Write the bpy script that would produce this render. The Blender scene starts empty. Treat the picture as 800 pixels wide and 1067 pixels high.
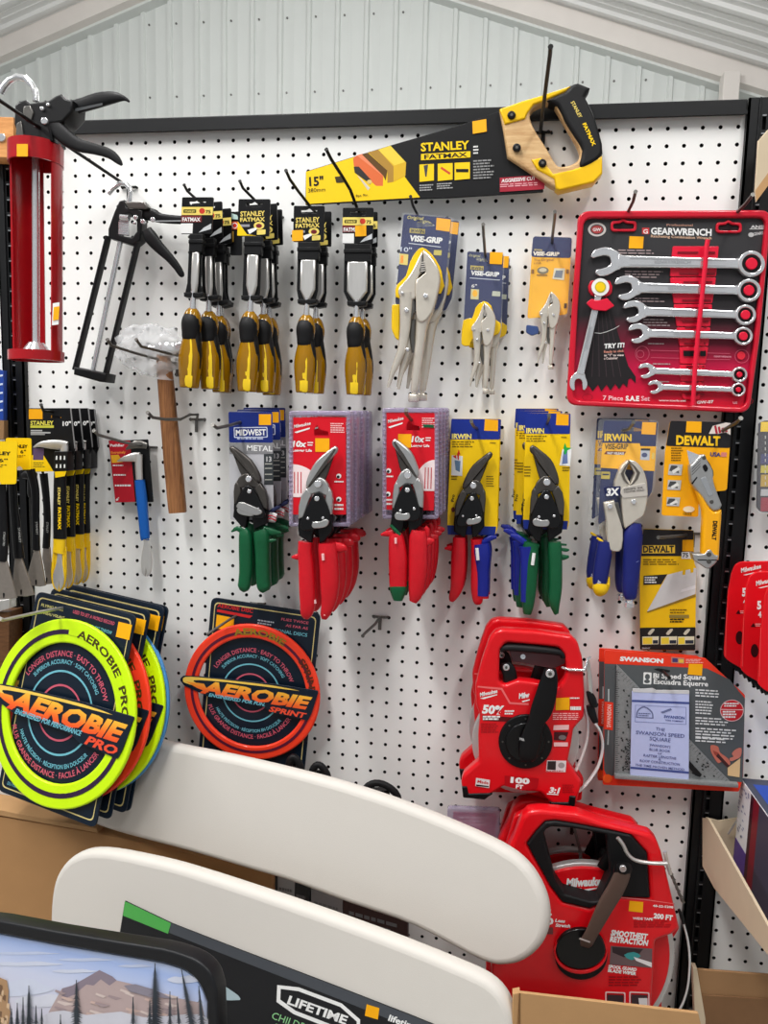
import bpy, bmesh, math, random
from mathutils import Vector, Matrix
from mathutils.geometry import tessellate_polygon
SC = bpy.context.scene
COL = SC.collection
random.seed(7)
# ---------------------------------------------------------------- camera (solved from the 1 inch peg hole grid)
PIT, YAW, ROL = 1.19795049e-01, -1.36803811e-01, -2.60536215e-02
FPX = 768.632695
Z0 = 2.0                       # height of the top row of peg holes
CAM = Vector((4.86168674e-01, -1.22918321, Z0 - 4.55213884e-01))
def _cam_rot():
    # solver frame: x right, y up, z to the viewer; scene frame: x right, y away, z up
    Rx = Matrix.Rotation(PIT, 3, 'X'); Ry = Matrix.Rotation(YAW, 3, 'Y'); Rz = Matrix.Rotation(ROL, 3, 'Z')
    R = Rz @ Rx @ Ry
    S = Matrix(((1, 0, 0), (0, 0, 1), (0, -1, 0)))     # scene -> solver
    return (R @ S).transposed()                         # camera -> scene
RC = _cam_rot()
cd = bpy.data.cameras.new('camera'); co = bpy.data.objects.new('camera', cd); COL.objects.link(co)
co.matrix_world = Matrix.Translation(CAM) @ RC.to_4x4()
cd.sensor_fit = 'VERTICAL'; cd.sensor_height = 24.0; cd.lens = FPX * 24.0 / 1067.0
cd.clip_start = 0.02; cd.clip_end = 60
SC.camera = co
def ray(x, y):
    return RC @ Vector(((x - 400) / FPX, -(y - 533.5) / FPX, -1.0))
class Plane:
    """a surface things are laid out on: origin, right, up, normal (towards the shopper)"""
    def __init__(s, o, r, u):
        s.o = Vector(o); s.r = Vector(r).normalized(); s.n = s.r.cross(Vector(u)).normalized(); s.u = s.n.cross(s.r)
        s.M = Matrix((s.r, s.u, s.n)).transposed()
    def at(s, x, y):
        v = ray(x, y); t = (s.o - CAM).dot(s.n) / v.dot(s.n)
        return CAM + v * t
    def uv(s, x, y):
        p = s.at(x, y) - s.o
        return (p.dot(s.r), p.dot(s.u))
    def up(s, h):
        return Plane(s.o + s.n * h, s.r, s.u)
def D(d):
    return Plane((0, -d, 0), (1, 0, 0), (0, 0, 1))
def turned(px, py, d, yaw=0.0, pitch=0.0, roll=0.0):
    """plane through a point at distance d in front of the board, turned by yaw / leaned by pitch"""
    o = P(px, py, d)
    R = Matrix.Rotation(yaw, 3, 'Z') @ Matrix.Rotation(pitch, 3, 'X') @ Matrix.Rotation(roll, 3, 'Y')
    return Plane(o, R @ Vector((1, 0, 0)), R @ Vector((0, 0, 1)))
def P(x, y, d=0.0):
    if isinstance(d, Plane): return d.at(x, y)
    v = ray(x, y); t = (-d - CAM.y) / v.y
    return CAM + v * t
def mpp(x, y, d):
    return (P(x + .5, y, d) - P(x - .5, y, d)).length
# ---------------------------------------------------------------- materials
def lin(c):
    c = c / 255.0
    return c / 12.92 if c <= 0.04045 else ((c + 0.055) / 1.055) ** 2.4
MATS = {}
def mat(name, rgb, rough=0.5, metal=0.0, noise=0.0, nscale=60.0, bump=0.0, bscale=200.0, alpha=None, emit=None, coat=0.0, trans=0.0, stretch=None, ior=None, spec=0.3):
    if name in MATS: return MATS[name]
    m = bpy.data.materials.new(name); m.use_nodes = True
    nt = m.node_tree; b = nt.nodes['Principled BSDF']
    c = (lin(rgb[0]), lin(rgb[1]), lin(rgb[2]), 1)
    b.inputs['Base Color'].default_value = c
    b.inputs['Roughness'].default_value = rough; b.inputs['Metallic'].default_value = metal
    b.inputs['Specular IOR Level'].default_value = spec
    if coat: b.inputs['Coat Weight'].default_value = coat; b.inputs['Coat Roughness'].default_value = 0.12
    if trans: b.inputs['Transmission Weight'].default_value = trans
    if ior: b.inputs['IOR'].default_value = ior
    if alpha is not None: b.inputs['Alpha'].default_value = alpha
    tc = nt.nodes.new('ShaderNodeTexCoord'); src = tc.outputs['Object']
    if stretch:
        mp = nt.nodes.new('ShaderNodeMapping'); mp.inputs['Scale'].default_value = stretch
        nt.links.new(src, mp.inputs['Vector']); src = mp.outputs['Vector']
    if noise:
        n = nt.nodes.new('ShaderNodeTexNoise'); n.inputs['Scale'].default_value = nscale; n.inputs['Detail'].default_value = 4
        mx = nt.nodes.new('ShaderNodeMix'); mx.data_type = 'RGBA'
        mx.inputs['A'].default_value = tuple(min(1, v * (1 + noise)) for v in c[:3]) + (1,)
        mx.inputs['B'].default_value = tuple(max(0, v * (1 - noise)) for v in c[:3]) + (1,)
        nt.links.new(src, n.inputs['Vector']); nt.links.new(n.outputs['Fac'], mx.inputs['Factor']); nt.links.new(mx.outputs['Result'], b.inputs['Base Color'])
    if bump:
        n2 = nt.nodes.new('ShaderNodeTexNoise'); n2.inputs['Scale'].default_value = bscale; n2.inputs['Detail'].default_value = 3
        bp = nt.nodes.new('ShaderNodeBump'); bp.inputs['Strength'].default_value = bump; bp.inputs['Distance'].default_value = 0.002
        nt.links.new(src, n2.inputs['Vector']); nt.links.new(n2.outputs['Fac'], bp.inputs['Height']); nt.links.new(bp.outputs['Normal'], b.inputs['Normal'])
    if emit:
        b.inputs['Emission Color'].default_value = c; b.inputs['Emission Strength'].default_value = emit
    MATS[name] = m
    return m
def C(r, g, b, rough=0.4):            # printed card ink / plain plastic of one colour
    return mat('ink_%d_%d_%d_%d' % (r, g, b, int(rough * 100)), (r, g, b), rough, noise=0.04, nscale=120)
# ---------------------------------------------------------------- outline helpers (picture points)
def Zm(ox, oy, s):
    """reads outlines noted in an enlarged crop of the photo"""
    def f(*pts):
        if len(pts) == 1 and isinstance(pts[0], (list, tuple)) and isinstance(pts[0][0], (list, tuple)): pts = pts[0]
        return [(ox + p[0] / s, oy + p[1] / s) + tuple(p[2:]) for p in pts]
    f.s = s
    return f
def rect(x0, y0, x1, y1): return [(x0, y0), (x1, y0), (x1, y1), (x0, y1)]
def quad(a, b, c, d): return [a, b, c, d]
def sm(pts, n=4, closed=True, corners=()):
    """Catmull-Rom through points; indices in corners stay sharp"""
    out = []; N = len(pts)
    for i in range(N if closed else N - 1):
        p1 = pts[i]; p2 = pts[(i + 1) % N]
        p0 = pts[i - 1] if (closed or i > 0) else p1
        p3 = pts[(i + 2) % N] if (closed or i + 2 < N) else p2
        if i in corners: p0 = p1
        if (i + 1) % N in corners: p3 = p2
        for k in range(n):
            t = k / n
            out.append(tuple(0.5 * (2 * b + (c - a) * t + (2 * a - 5 * b + 4 * c - e) * t * t + (3 * b - a - 3 * c + e) * t ** 3) for a, b, c, e in zip(p0, p1, p2, p3)))
    if not closed: out.append(tuple(pts[-1]))
    return out
def rounded(pts, r=3.0, n=4):
    """round the corners of a polygon by r picture points"""
    out = []; N = len(pts)
    for i in range(N):
        a, b, c = Vector(pts[i - 1]), Vector(pts[i]), Vector(pts[(i + 1) % N])
        u = (a - b); v = (c - b); k = min(r, u.length * .48, v.length * .48)
        s = b + u.normalized() * k; e = b + v.normalized() * k
        for j in range(n + 1):
            t = j / n
            out.append(tuple(s * (1 - t) ** 2 + b * 2 * t * (1 - t) + e * t * t))
    return out
def ell(cx, cy, rx, ry=None, rot=0.0, n=28, a0=0.0, a1=360.0):
    ry = rx if ry is None else ry; out = []
    full = abs(a1 - a0) >= 359.9
    for i in range(n if full else n + 1):
        a = math.radians(a0 + (a1 - a0) * i / n); x, y = rx * math.cos(a), ry * math.sin(a)
        c, s = math.cos(rot), math.sin(rot)
        out.append((cx + x * c - y * s, cy + x * s + y * c))
    return out
def bil(q):
    """bilinear frame on a four-cornered print area: (u,v) in 0..1 -> picture point"""
    (x0, y0), (x1, y1), (x2, y2), (x3, y3) = q
    return lambda u, v: ((1 - u) * (1 - v) * x0 + u * (1 - v) * x1 + u * v * x2 + (1 - u) * v * x3, (1 - u) * (1 - v) * y0 + u * (1 - v) * y1 + u * v * y2 + (1 - u) * v * y3)
def fr(f, u0, v0, u1, v1): return [f(u0, v0), f(u1, v0), f(u1, v1), f(u0, v1)]
# ---------------------------------------------------------------- mesh builder
def _curve_mesh(polys, t=0.0, bev=0.0, seg=2):
    cu = bpy.data.curves.new('c', 'CURVE'); cu.dimensions = '2D'; cu.fill_mode = 'BOTH'
    for pl in polys:
        s = cu.splines.new('POLY'); s.points.add(len(pl) - 1)
        for q, p in zip(s.points, pl): q.co = (p[0], p[1], 0, 1)
        s.use_cyclic_u = True
    if t > 0:
        cu.extrude = max(0.0, t / 2 - bev)
        if bev: cu.bevel_depth = bev; cu.bevel_resolution = seg; cu.offset = -bev
    ob = bpy.data.objects.new('c', cu)
    me = bpy.data.meshes.new_from_object(ob)
    vs = [v.co.copy() for v in me.vertices]; fs = [tuple(p.vertices) for p in me.polygons]
    bpy.data.objects.remove(ob); bpy.data.curves.remove(cu); bpy.data.meshes.remove(me)
    return vs, fs
_TXT = {}
def _text_mesh(s, bold, shear):
    k = (s, bold, shear)
    if k not in _TXT:
        cu = bpy.data.curves.new('t', 'FONT'); cu.body = s; cu.size = 1.0; cu.resolution_u = 2; cu.offset = bold; cu.shear = shear
        ob = bpy.data.objects.new('t', cu); me = bpy.data.meshes.new_from_object(ob)
        _TXT[k] = ([v.co.copy() for v in me.vertices], [tuple(p.vertices) for p in me.polygons])
        bpy.data.objects.remove(ob); bpy.data.curves.remove(cu); bpy.data.meshes.remove(me)
    return _TXT[k]
CAPH = None
class B:
    """collects the geometry of ONE part; build() links it as one mesh object"""
    def __init__(s): s.v = []; s.f = []; s.m = []; s.ms = []; s.sm = []; s.lay = 0
    def mi(s, m):
        if m not in s.ms: s.ms.append(m)
        return s.ms.index(m)
    def add(s, vs, fs, m, smooth=False):
        b = len(s.v); s.v += [Vector(v) for v in vs]; i = s.mi(m)
        for f in fs: s.f.append(tuple(b + k for k in f)); s.m.append(i); s.sm.append(smooth)
        return s
    def plate(s, polys, d, t, m, bev=0.0, seg=2, smooth=None):
        """outline(s) on plane d (its FRONT face), thickness t behind it; further outlines are holes"""
        pl = D(d) if not isinstance(d, Plane) else d
        if isinstance(polys[0][0], (int, float)): polys = [polys]
        uv = [[pl.uv(*p) for p in q] for q in polys]
        vs, fs = _curve_mesh(uv, t, bev, seg)
        if t > 0: vs = [v - Vector((0, 0, t / 2)) for v in vs]
        s.add([pl.o + pl.M @ v for v in vs], fs, m, (bev > 0) if smooth is None else smooth)
        return s
    def flat(s, polys, d, m):
        """printing on the face of a card: a thin layer of ink just proud of it"""
        pl = D(d) if not isinstance(d, Plane) else d
        s.lay += 1
        return s.plate(polys, pl.up(0.0003 + 0.00004 * s.lay), 0.0, m)
    def text(s, txt, a, b, h, d, m, bold=0.02, shear=0.0, fn=None):
        """writing from baseline point a to baseline point b (picture points), capitals h picture points tall"""
        pl = D(d) if not isinstance(d, Plane) else d
        s.lay += 1; pl = pl.up(0.0003 + 0.00004 * s.lay)
        vs, fs = _text_mesh(txt, bold, shear)
        if not vs: return s
        x0 = min(v.x for v in vs); x1 = max(v.x for v in vs); w = max(1e-6, x1 - x0)
        cap = 0.70
        if fn is None:
            a = Vector(a); b = Vector(b); r = (b - a); n = Vector((r.y, -r.x)).normalized() * h
            fn = lambda u, v: a + r * u + n * v
        s.add([pl.at(*fn((v.x - x0) / w, v.y / cap)) for v in vs], fs, m)
        return s
    def arc(s, txt, c, rx, ry, a0, a1, h, d, m, rot=0.0, bold=0.02, inner=False):
        """writing around an ellipse; angles in degrees, clockwise from the right"""
        def fn(u, v):
            a = math.radians(a0 + (a1 - a0) * u); k = (v * h) * (-1 if inner else 1)
            x, y = (rx + k) * math.cos(a), (ry + k) * math.sin(a); cr, sr = math.cos(rot), math.sin(rot)
            return (c[0] + x * cr - y * sr, c[1] + x * sr + y * cr)
        return s.text(txt, None, None, h, d, m, bold, fn=fn)
    def lines(s, f, u0, u1, v0, v1, n, d, m, seed=0, frac=0.5):
        """rows of fine print too small to read: word-long dashes"""
        rnd = random.Random(seed); st = (v1 - v0) / n
        s.lay += 1
        for i in range(n):
            u = u0
            ue = u1 - (u1 - u0) * rnd.random() * .25
            while u < ue:
                w = (u1 - u0) * (.08 + .14 * rnd.random())
                e = min(u + w, ue)
                s.plate(fr(f, u, v0 + i * st, e, v0 + (i + frac) * st), (D(d) if not isinstance(d, Plane) else d).up(0.0003 + 0.00004 * s.lay), 0, m)
                u = e + (u1 - u0) * .03
        return s
    def sweep(s, pts, ws, ts, m, n=10, cap=True, smooth=True, power=2.0, side=None):
        """path of scene points, half widths ws across the picture and half depths ts (metres)"""
        k = len(pts)
        if not isinstance(ws, (list, tuple)): ws = [ws] * k
        if ts is None: ts = ws
        if not isinstance(ts, (list, tuple)): ts = [ts] * k
        pts = [Vector(p) for p in pts]; vs = []; fs = []
        prev = None
        for i in range(k):
            tg = (pts[min(i + 1, k - 1)] - pts[max(i - 1, 0)]).normalized()
            ref = side or Vector((0, 1, 0))
            if abs(tg.dot(ref)) > .96:
                a = prev if prev is not None else Vector((1, 0, 0))
                a = (a - tg * a.dot(tg)).normalized()
            else: a = tg.cross(ref).normalized()
            if prev is not None and a.dot(prev) < 0: a = -a
            prev = a; b2 = tg.cross(a).normalized()
            for j in range(n):
                th = 2 * math.pi * j / n; c, q = math.cos(th), math.sin(th)
                c = math.copysign(abs(c) ** (2 / power), c); q = math.copysign(abs(q) ** (2 / power), q)
                vs.append(pts[i] + a * (ws[i] * c) + b2 * (ts[i] * q))
        for i in range(k - 1):
            for j in range(n): fs.append((i * n + j, i * n + (j + 1) % n, (i + 1) * n + (j + 1) % n, (i + 1) * n + j))
        if cap: fs.append(tuple(reversed(range(n)))); fs.append(tuple(range((k - 1) * n, k * n)))
        return s.add(vs, fs, m, smooth)
    def tube(s, pp, r, m, n=8, smooth=True):
        """round bar: pp are (picture x, picture y, distance from the board), r in metres"""
        return s.sweep([P(*p) for p in pp], r, None, m, n, True, smooth)
    def limb(s, pp, m, depth=None, n=12, power=2.2, sub=3):
        """grip / body: pp are (x, y, width in picture points, distance from board[, depth factor])"""
        q = sm([tuple(p[:4]) for p in pp], sub, closed=False) if sub > 1 else pp
        pts = [P(p[0], p[1], p[3]) for p in q]
        ws = [max(0.0002, p[2] / 2 * mpp(p[0], p[1], p[3])) for p in q]
        ts = [w * (1.0 if depth is None else depth) for w in ws]
        return s.sweep(pts, ws, ts, m, n, True, True, power)
    def disc(s, x, y, r, d, t, m, n=20, bev=0.0, rot=0, ry=None):
        return s.plate(ell(x, y, r, ry, rot, n), d, t, m, bev)
    def box(s, lo, hi, m, M=None, bev=0.0):
        bm = bmesh.new(); bmesh.ops.create_cube(bm, size=1.0)
        for v in bm.verts: v.co = Vector((lo[i] + (hi[i] - lo[i]) * (v.co[i] + .5) for i in range(3)))
        if bev: bmesh.ops.bevel(bm, geom=bm.edges[:], offset=bev, segments=2, affect='EDGES', profile=.5)
        bm.verts.index_update()
        vs = [M @ v.co if M else v.co.copy() for v in bm.verts]; fs = [tuple(v.index for v in f.verts) for f in bm.faces]
        bm.free()
        return s.add(vs, fs, m)
    def build(s, name, parent=None, label=None):
        me = bpy.data.meshes.new(name)
        o = Vector((0, 0, 0))
        if parent is not None:
            q = parent
            while q is not None: o += Vector(q.location); q = q.parent
        elif s.v:
            o = sum(s.v, Vector()) / len(s.v)
        me.from_pydata([v - o for v in s.v], [], s.f)
        for m in s.ms: me.materials.append(m)
        me.polygons.foreach_set('material_index', s.m)
        me.polygons.foreach_set('use_smooth', s.sm)
        me.update()
        if any(s.sm): me.set_sharp_from_angle(angle=math.radians(50))
        ob = bpy.data.objects.new(name, me); COL.objects.link(ob)
        if parent is not None: ob.parent = parent
        else: ob.location = o
        if label: ob['label'] = label
        return ob
def thing(name, loc, label, cat, group=None):
    o = bpy.data.objects.new(name, None); COL.objects.link(o); o.location = loc; o.empty_display_size = .02
    return tag(o, label, cat, group)
def tag(o, label, cat, group=None):
    o['label'] = label; o['category'] = cat
    if group: o['group'] = group
    return o
def kids(o): return [c for c in COL.objects if c.parent == o]
def dup(root, off, label, group=None, turn=0.0):
    """a copy of a thing with copies of its parts and sub-parts, moved by off"""
    r = root.copy(); COL.objects.link(r); r.location = Vector(root.location) + Vector(off); r.rotation_euler.z += turn
    r['label'] = label
    if group: r['group'] = group; root['group'] = group
    for c in kids(root):
        e = c.copy(); COL.objects.link(e); e.parent = r
        for g in kids(c):
            h = g.copy(); COL.objects.link(h); h.parent = e
    return r
def structure(o): o['kind'] = 'structure'; return o
# ================================================================ the building
YW = 4.8
AX, AZ, SL = -1.278, 5.17, 0.337
def rake(x): return AZ - SL * abs(x - AX)
M_SIDING = mat('painted_steel_siding', (216, 220, 217), .5, noise=.03, nscale=3)
M_ROOF = mat('painted_roof_liner', (228, 228, 226), .5, noise=.03, nscale=4)
M_BEAM = mat('painted_rafter', (226, 220, 214), .6, noise=.06, nscale=6)
M_DARK = mat('shadow_gap', (60, 58, 56), .8)
M_SCREW = mat('screw_steel', (120, 120, 118), .4, .7)
b = B()
x = -7.0; prof = []
while x < 5.5:
    prof += [(x, 0), (x + .010, .022), (x + .036, .022), (x + .046, 0), (x + .120, 0), (x + .125, .002), (x + .135, .002), (x + .140, 0)]
    x += .2286
vs = []; fs = []
for (px, h) in prof: vs += [(px, YW - h, 0), (px, YW - h, rake(px) + .12)]
for i in range(len(prof) - 1): fs.append((2 * i, 2 * i + 2, 2 * i + 3, 2 * i + 1))
b.add(vs, fs, M_SIDING)
x = -7.0 + .055
while x < 5.4:
    for z in (P(240, 22, -YW).z, P(240, 99, -YW).z, 2.9):
        if z < rake(x) - .1:
            b.sweep([(x + .02, YW, z), (x + .02, YW - .008, z)], .008, None, M_SCREW, 8)
    x += .2286
structure(b.build('wall_back'))
for side in (-1, 1):
    b = B(); run = 7.2 if side < 0 else 6.5
    def rp(y, t, h): return (AX + side * t, y, AZ + .14 - SL * t + h)
    prof = []; y = YW
    while y > -6:
        prof += [(y, 0), (y - .015, -.022), (y - .05, -.022), (y - .065, 0), (y - .11, 0), (y - .114, -.005), (y - .126, -.005), (y - .13, 0), (y - .17, 0), (y - .174, -.005), (y - .186, -.005), (y - .19, 0)]
        y -= .2286
    vs = []; fs = []
    for (yy, h) in prof: vs += [rp(yy, 0, h), rp(yy, run, h)]
    for i in range(len(prof) - 1): fs.append((2 * i, 2 * i + 1, 2 * i + 3, 2 * i + 2))
    b.add(vs, fs, M_ROOF)
    structure(b.build('ceiling' if side < 0 else 'ceiling_right'))
    b = B()                                                   # painted rafter along the rake
    for (y0, y1, h0, h1, m) in ((4.62, 4.80, -.145, -.002, M_BEAM), (4.70, 4.80, -.165, -.145, M_SIDING)):
        vs = [rp(yy, t, h) for yy in (y0, y1) for t in (0, run) for h in (h0, h1)]
        b.add(vs, [(0, 2, 3, 1), (4, 5, 7, 6), (0, 1, 5, 4), (2, 6, 7, 3), (0, 4, 6, 2), (1, 3, 7, 5)], m)
    structure(b.build('trim_1' if side < 0 else 'trim_2'))
b = B(); b.box((2.02, 4.55, 2.6), (2.13, 4.66, 4.06), M_BEAM, bev=.006); structure(b.build('trim_3'))
b = B(); b.box((-7, -6, -.05), (5.5, YW, 0), mat('concrete_floor', (150, 146, 140), .7, noise=.1, nscale=5)); structure(b.build('floor'))

# ================================================================ the pegboard rack
M_PEG = mat('pegboard_white', (245, 245, 242), .38, noise=.012, nscale=25, bump=.03, bscale=300)
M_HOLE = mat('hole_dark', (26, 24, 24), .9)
M_STEEL = mat('rack_black_enamel', (13, 14, 16), .42, noise=.2, nscale=30, bump=.05, bscale=90)
M_GLINT = mat('rack_slot_glint', (150, 152, 155), .4, .6)  # pale colour standing in for metal glints in the slots
rack = thing('pegboard_rack', (.27, 0, 0), 'white pegboard panels on a black steel rack full of hanging tools', 'pegboard')
PITCH = .0254
def peg_panel(xs, zs, x0, x1, z0, z1):
    b = B(); N = 8; r = .0031; hp = PITCH / 2
    for cx in xs:
        for cz in zs:
            l, r_, t, u = cx - hp, cx + hp, cz - hp, cz + hp
            if cx == xs[0]: l = x0
            if cx == xs[-1]: r_ = x1
            if cz == zs[0]: u = z1
            if cz == zs[-1]: t = z0
            sq = [(r_, cz), (r_, u), (cx, u), (l, u), (l, cz), (l, t), (cx, t), (r_, t)]
            ho = [(cx + r * math.cos(k * math.pi / 4), cz + r * math.sin(k * math.pi / 4)) for k in range(8)]
            vs = [(p[0], 0, p[1]) for p in sq] + [(p[0], 0, p[1]) for p in ho] + [(p[0], .005, p[1]) for p in ho]
            b.add(vs, [(k, 8 + k, 8 + (k + 1) % 8, (k + 1) % 8) for k in range(8)], M_PEG)
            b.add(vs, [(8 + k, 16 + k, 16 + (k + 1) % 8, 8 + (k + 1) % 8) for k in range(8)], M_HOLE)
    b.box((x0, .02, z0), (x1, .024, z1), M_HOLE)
    return b
PD = .012
ZSH = P(100, 1182, .08).z
POSTL = (P(3, 400, PD).x, P(25, 400, PD).x); POSTR = (P(780, 110, PD).x, P(743, 960, PD).x)
zs = [Z0 - PITCH * i for i in range(-0, 70)]
xs = [PITCH * i for i in range(-13, 34)]
peg_panel(xs, zs, POSTL[1] - .02, POSTR[0] + .006, Z0 - PITCH * 69.6, Z0 + .024).build('panel', rack)
xr = [POSTR[1] + .010 + PITCH * i for i in range(0, 14)]
peg_panel(xr, zs[2:], POSTR[1] - .004, xr[-1] + .02, Z0 - PITCH * 70, Z0 + .0).build('panel', rack)
xl = [POSTL[0] - .012 - PITCH * i for i in range(13, -1, -1)]
peg_panel(xl, zs[2:], xl[0] - .02, POSTL[0] + .004, Z0 - PITCH * 70, Z0).build('panel', rack)
b = B(); b.box((POSTL[1] - .03, -.014, Z0 + .016), (POSTR[0] - .002, .03, Z0 + .034), M_STEEL, bev=.002)
b.box((POSTL[1] - .03, -.016, Z0 + .012), (POSTR[0] - .002, -.013, Z0 + .018), M_STEEL); b.build('top_rail', rack)
b = B(); b.box((POSTL[0], -.62, ZSH - .04), (POSTR[1], .03, ZSH), M_STEEL, bev=.003); b.build('base_shelf', rack)
def upright(x0, x1, ztop, zbot, xs_, d=PD):
    b = B(); w = .007; hw = .0028
    z = ztop - .03; n = 0
    b.box((x0, -d, zbot), (x0 + .003, .01, ztop), M_STEEL); b.box((x1 - .003, -d, zbot), (x1, .01, ztop), M_STEEL)
    b.box((x0 + .001, -.003, zbot), (x1 - .001, -.001, ztop), M_STEEL)
    b.box((x0, -d, z + .01), (x1, -d + .003, ztop), M_STEEL)
    b.box((x0, -d, zbot), (xs_ - hw, -d + .003, z + .01), M_STEEL); b.box((xs_ + hw, -d, zbot), (x1, -d + .003, z + .01), M_STEEL)
    b.box((xs_ - .009, -d - .0025, zbot), (xs_ - .006, -d, ztop), M_STEEL, bev=.001)
    while z > zbot + .03:
        b.box((xs_ - hw, -d, z - .004 + .010), (xs_ + hw, -d + .003, z + .010), M_STEEL)
        b.box((xs_ - hw, -d + .0002, z - .006 + .010), (xs_ + hw, -d + .003, z - .004 + .010), M_GLINT)  # painted glint under each slot bridge
        z -= PITCH; n += 1
    return b
upright(POSTL[0], POSTL[1], Z0 + .01, Z0 - PITCH * 72, P(15, 400, PD).x).build('upright', rack)
upright(POSTR[0], POSTR[1], Z0 + .036, Z0 - PITCH * 72, P(732, 900, PD).x).build('upright', rack)

M_WIRE = mat('hook_wire_zinc', (108, 106, 102), .35, .75, noise=.15, nscale=200)
M_WIRED = mat('hook_wire_dark', (30, 29, 28), .45, .4)
def best_d(tip, base):
    bd, be = .02, 9
    for i in range(2, 33):
        p = P(tip[0], tip[1], i * .01); e = math.hypot(p.x - base.x, (p.z - base.z))
        if e < be: be, bd = e, i * .01
    return bd
def hook(path, base, label, m=None, r=.0026, dt=None, group='single wire peg hooks', pin=True):
    """path: picture points from tip to where the wire dives; base: picture point of its bracket on the board"""
    m = m or M_WIRE
    bw = P(base[0], base[1], .004)
    t = thing('peg_hook', bw, label, 'hook', group)
    dt = dt or best_d(path[-2] if len(path) > 2 else path[0], bw)
    # distance along the wire grows linearly from the bracket to the tip
    tot = math.dist(path[0], base); pp = []
    for q in path:
        k = math.dist(q, base) / tot
        k = k / (1 / (1 - dt / 1.229) - (1 / (1 - dt / 1.229) - 1) * (1 - k)) if False else k
        pp.append((q[0], q[1], 1.229 * (1 - 1 / (1 + k * (1 / (1 - dt / 1.229) - 1)))))
    b = B(); b.sweep([P(*q) for q in pp] + [P(base[0], base[1], .006)], r, None, m, 8)
    tip = P(*pp[0]); nx = P(*pp[1]); b.sweep([tip, tip + (tip - nx).normalized() * .001], r * 1.25, None, m, 8)
    b.build('wire', t)
    b = B(); x, z = bw.x, bw.z
    b.sweep([(x - .013, 0, z), (x - .013, -.004, z), (x + .013, -.004, z), (x + .013, 0, z)], .0022, None, m, 6)
    b.sweep([(x, -.005, z), (x, -.006, z - .022)], .003, .0015, m, 6)
    b.build('bracket', t)
    return t
# ================================================================ shared materials
RUB = mat('black_rubber', (15, 15, 17), .55, noise=.15, nscale=80)
BLK = mat('black_plastic', (11, 11, 13), .4, noise=.1, nscale=60)
BLKG = mat('black_gloss', (9, 9, 11), .3, coat=.15)
STL = mat('brushed_steel', (216, 214, 210), .3, .7, noise=.12, nscale=140, stretch=(1, 1, .15))
CHR = mat('chrome', (232, 233, 235), .16, .75, noise=.05, nscale=90)
STLD = mat('dark_steel', (110, 108, 104), .35, .85, noise=.2, nscale=120)
NIC = mat('nickel_plated_steel', (226, 218, 204), .26, .55, noise=.10, nscale=70, bump=.05, bscale=240)
RED = mat('red_painted_metal', (172, 8, 22), .32, noise=.08, nscale=40, coat=.4)
REDP = mat('red_plastic', (222, 20, 30), .35, noise=.05, nscale=60, coat=.2)
ORG = C(255, 178, 8, .5)               # price sticker
YEL = C(250, 208, 14); WHT = C(240, 240, 238); BLKI = C(13, 13, 15); GRYI = C(120, 122, 124); CREAM = C(240, 216, 110)
AMB = mat('amber_acetate', (158, 112, 6), .12, coat=.5, trans=.1, noise=.25, nscale=40, stretch=(1, 1, .12))
AMB_HL = mat('amber_highlight', (244, 206, 30), .2, coat=.6)  # bright central highlight of the amber handles, painted as a yellow strip
def wood(name, a, b_, sc=(14, 14, 1.2), rough=.5):
    m = mat(name, a, rough); nt = m.node_tree; b = nt.nodes['Principled BSDF']
    tc = nt.nodes.new('ShaderNodeTexCoord'); mp = nt.nodes.new('ShaderNodeMapping'); mp.inputs['Scale'].default_value = sc
    w = nt.nodes.new('ShaderNodeTexNoise'); w.inputs['Scale'].default_value = 14; w.inputs['Detail'].default_value = 8; w.inputs['Roughness'].default_value = .65
    r = nt.nodes.new('ShaderNodeValToRGB')
    r.color_ramp.elements[0].position = .32; r.color_ramp.elements[1].position = .68
    r.color_ramp.elements[0].color = tuple(lin(c) for c in b_) + (1,); r.color_ramp.elements[1].color = tuple(lin(c) for c in a) + (1,)
    nt.links.new(tc.outputs['Object'], mp.inputs['Vector']); nt.links.new(mp.outputs['Vector'], w.inputs['Vector'])
    nt.links.new(w.outputs['Fac'], r.inputs['Fac']); nt.links.new(r.outputs['Color'], b.inputs['Base Color'])
    return m
HICK = wood('hickory', (164, 112, 70), (104, 64, 36), (20, 20, 1.0)); BEECH = wood('beech', (224, 190, 140), (196, 152, 102), (2, 14, 14))
CLEAR = mat('clear_plastic', (235, 238, 242), .08, alpha=.22, bump=.25, bscale=60)
def shell(b, px, y0, y1, d, rpx, a0, a1, m, t=.0025, n=18):
    """part of an upright thin-walled tube"""
    p0, p1 = P(px[0], y0, d), P(px[1], y1, d); r = rpx * mpp(px[0], y0, d)
    vs = []; fs = []
    for i in range(n + 1):
        a = math.radians(a0 + (a1 - a0) * i / n)
        for p in (p0, p1):
            for rr in (r, r - t): vs.append((p.x + rr * math.cos(a), p.y + rr * math.sin(a), p.z))
    for i in range(n):
        o = 4 * i; q = o + 4
        fs += [(o, q, q + 2, o + 2), (o + 1, o + 3, q + 3, q + 1), (o, o + 1, q + 1, q), (o + 2, q + 2, q + 3, o + 3)]
    fs += [(0, 2, 3, 1), (4 * n, 4 * n + 1, 4 * n + 3, 4 * n + 2)]
    return b.add(vs, fs, m, True)

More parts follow.
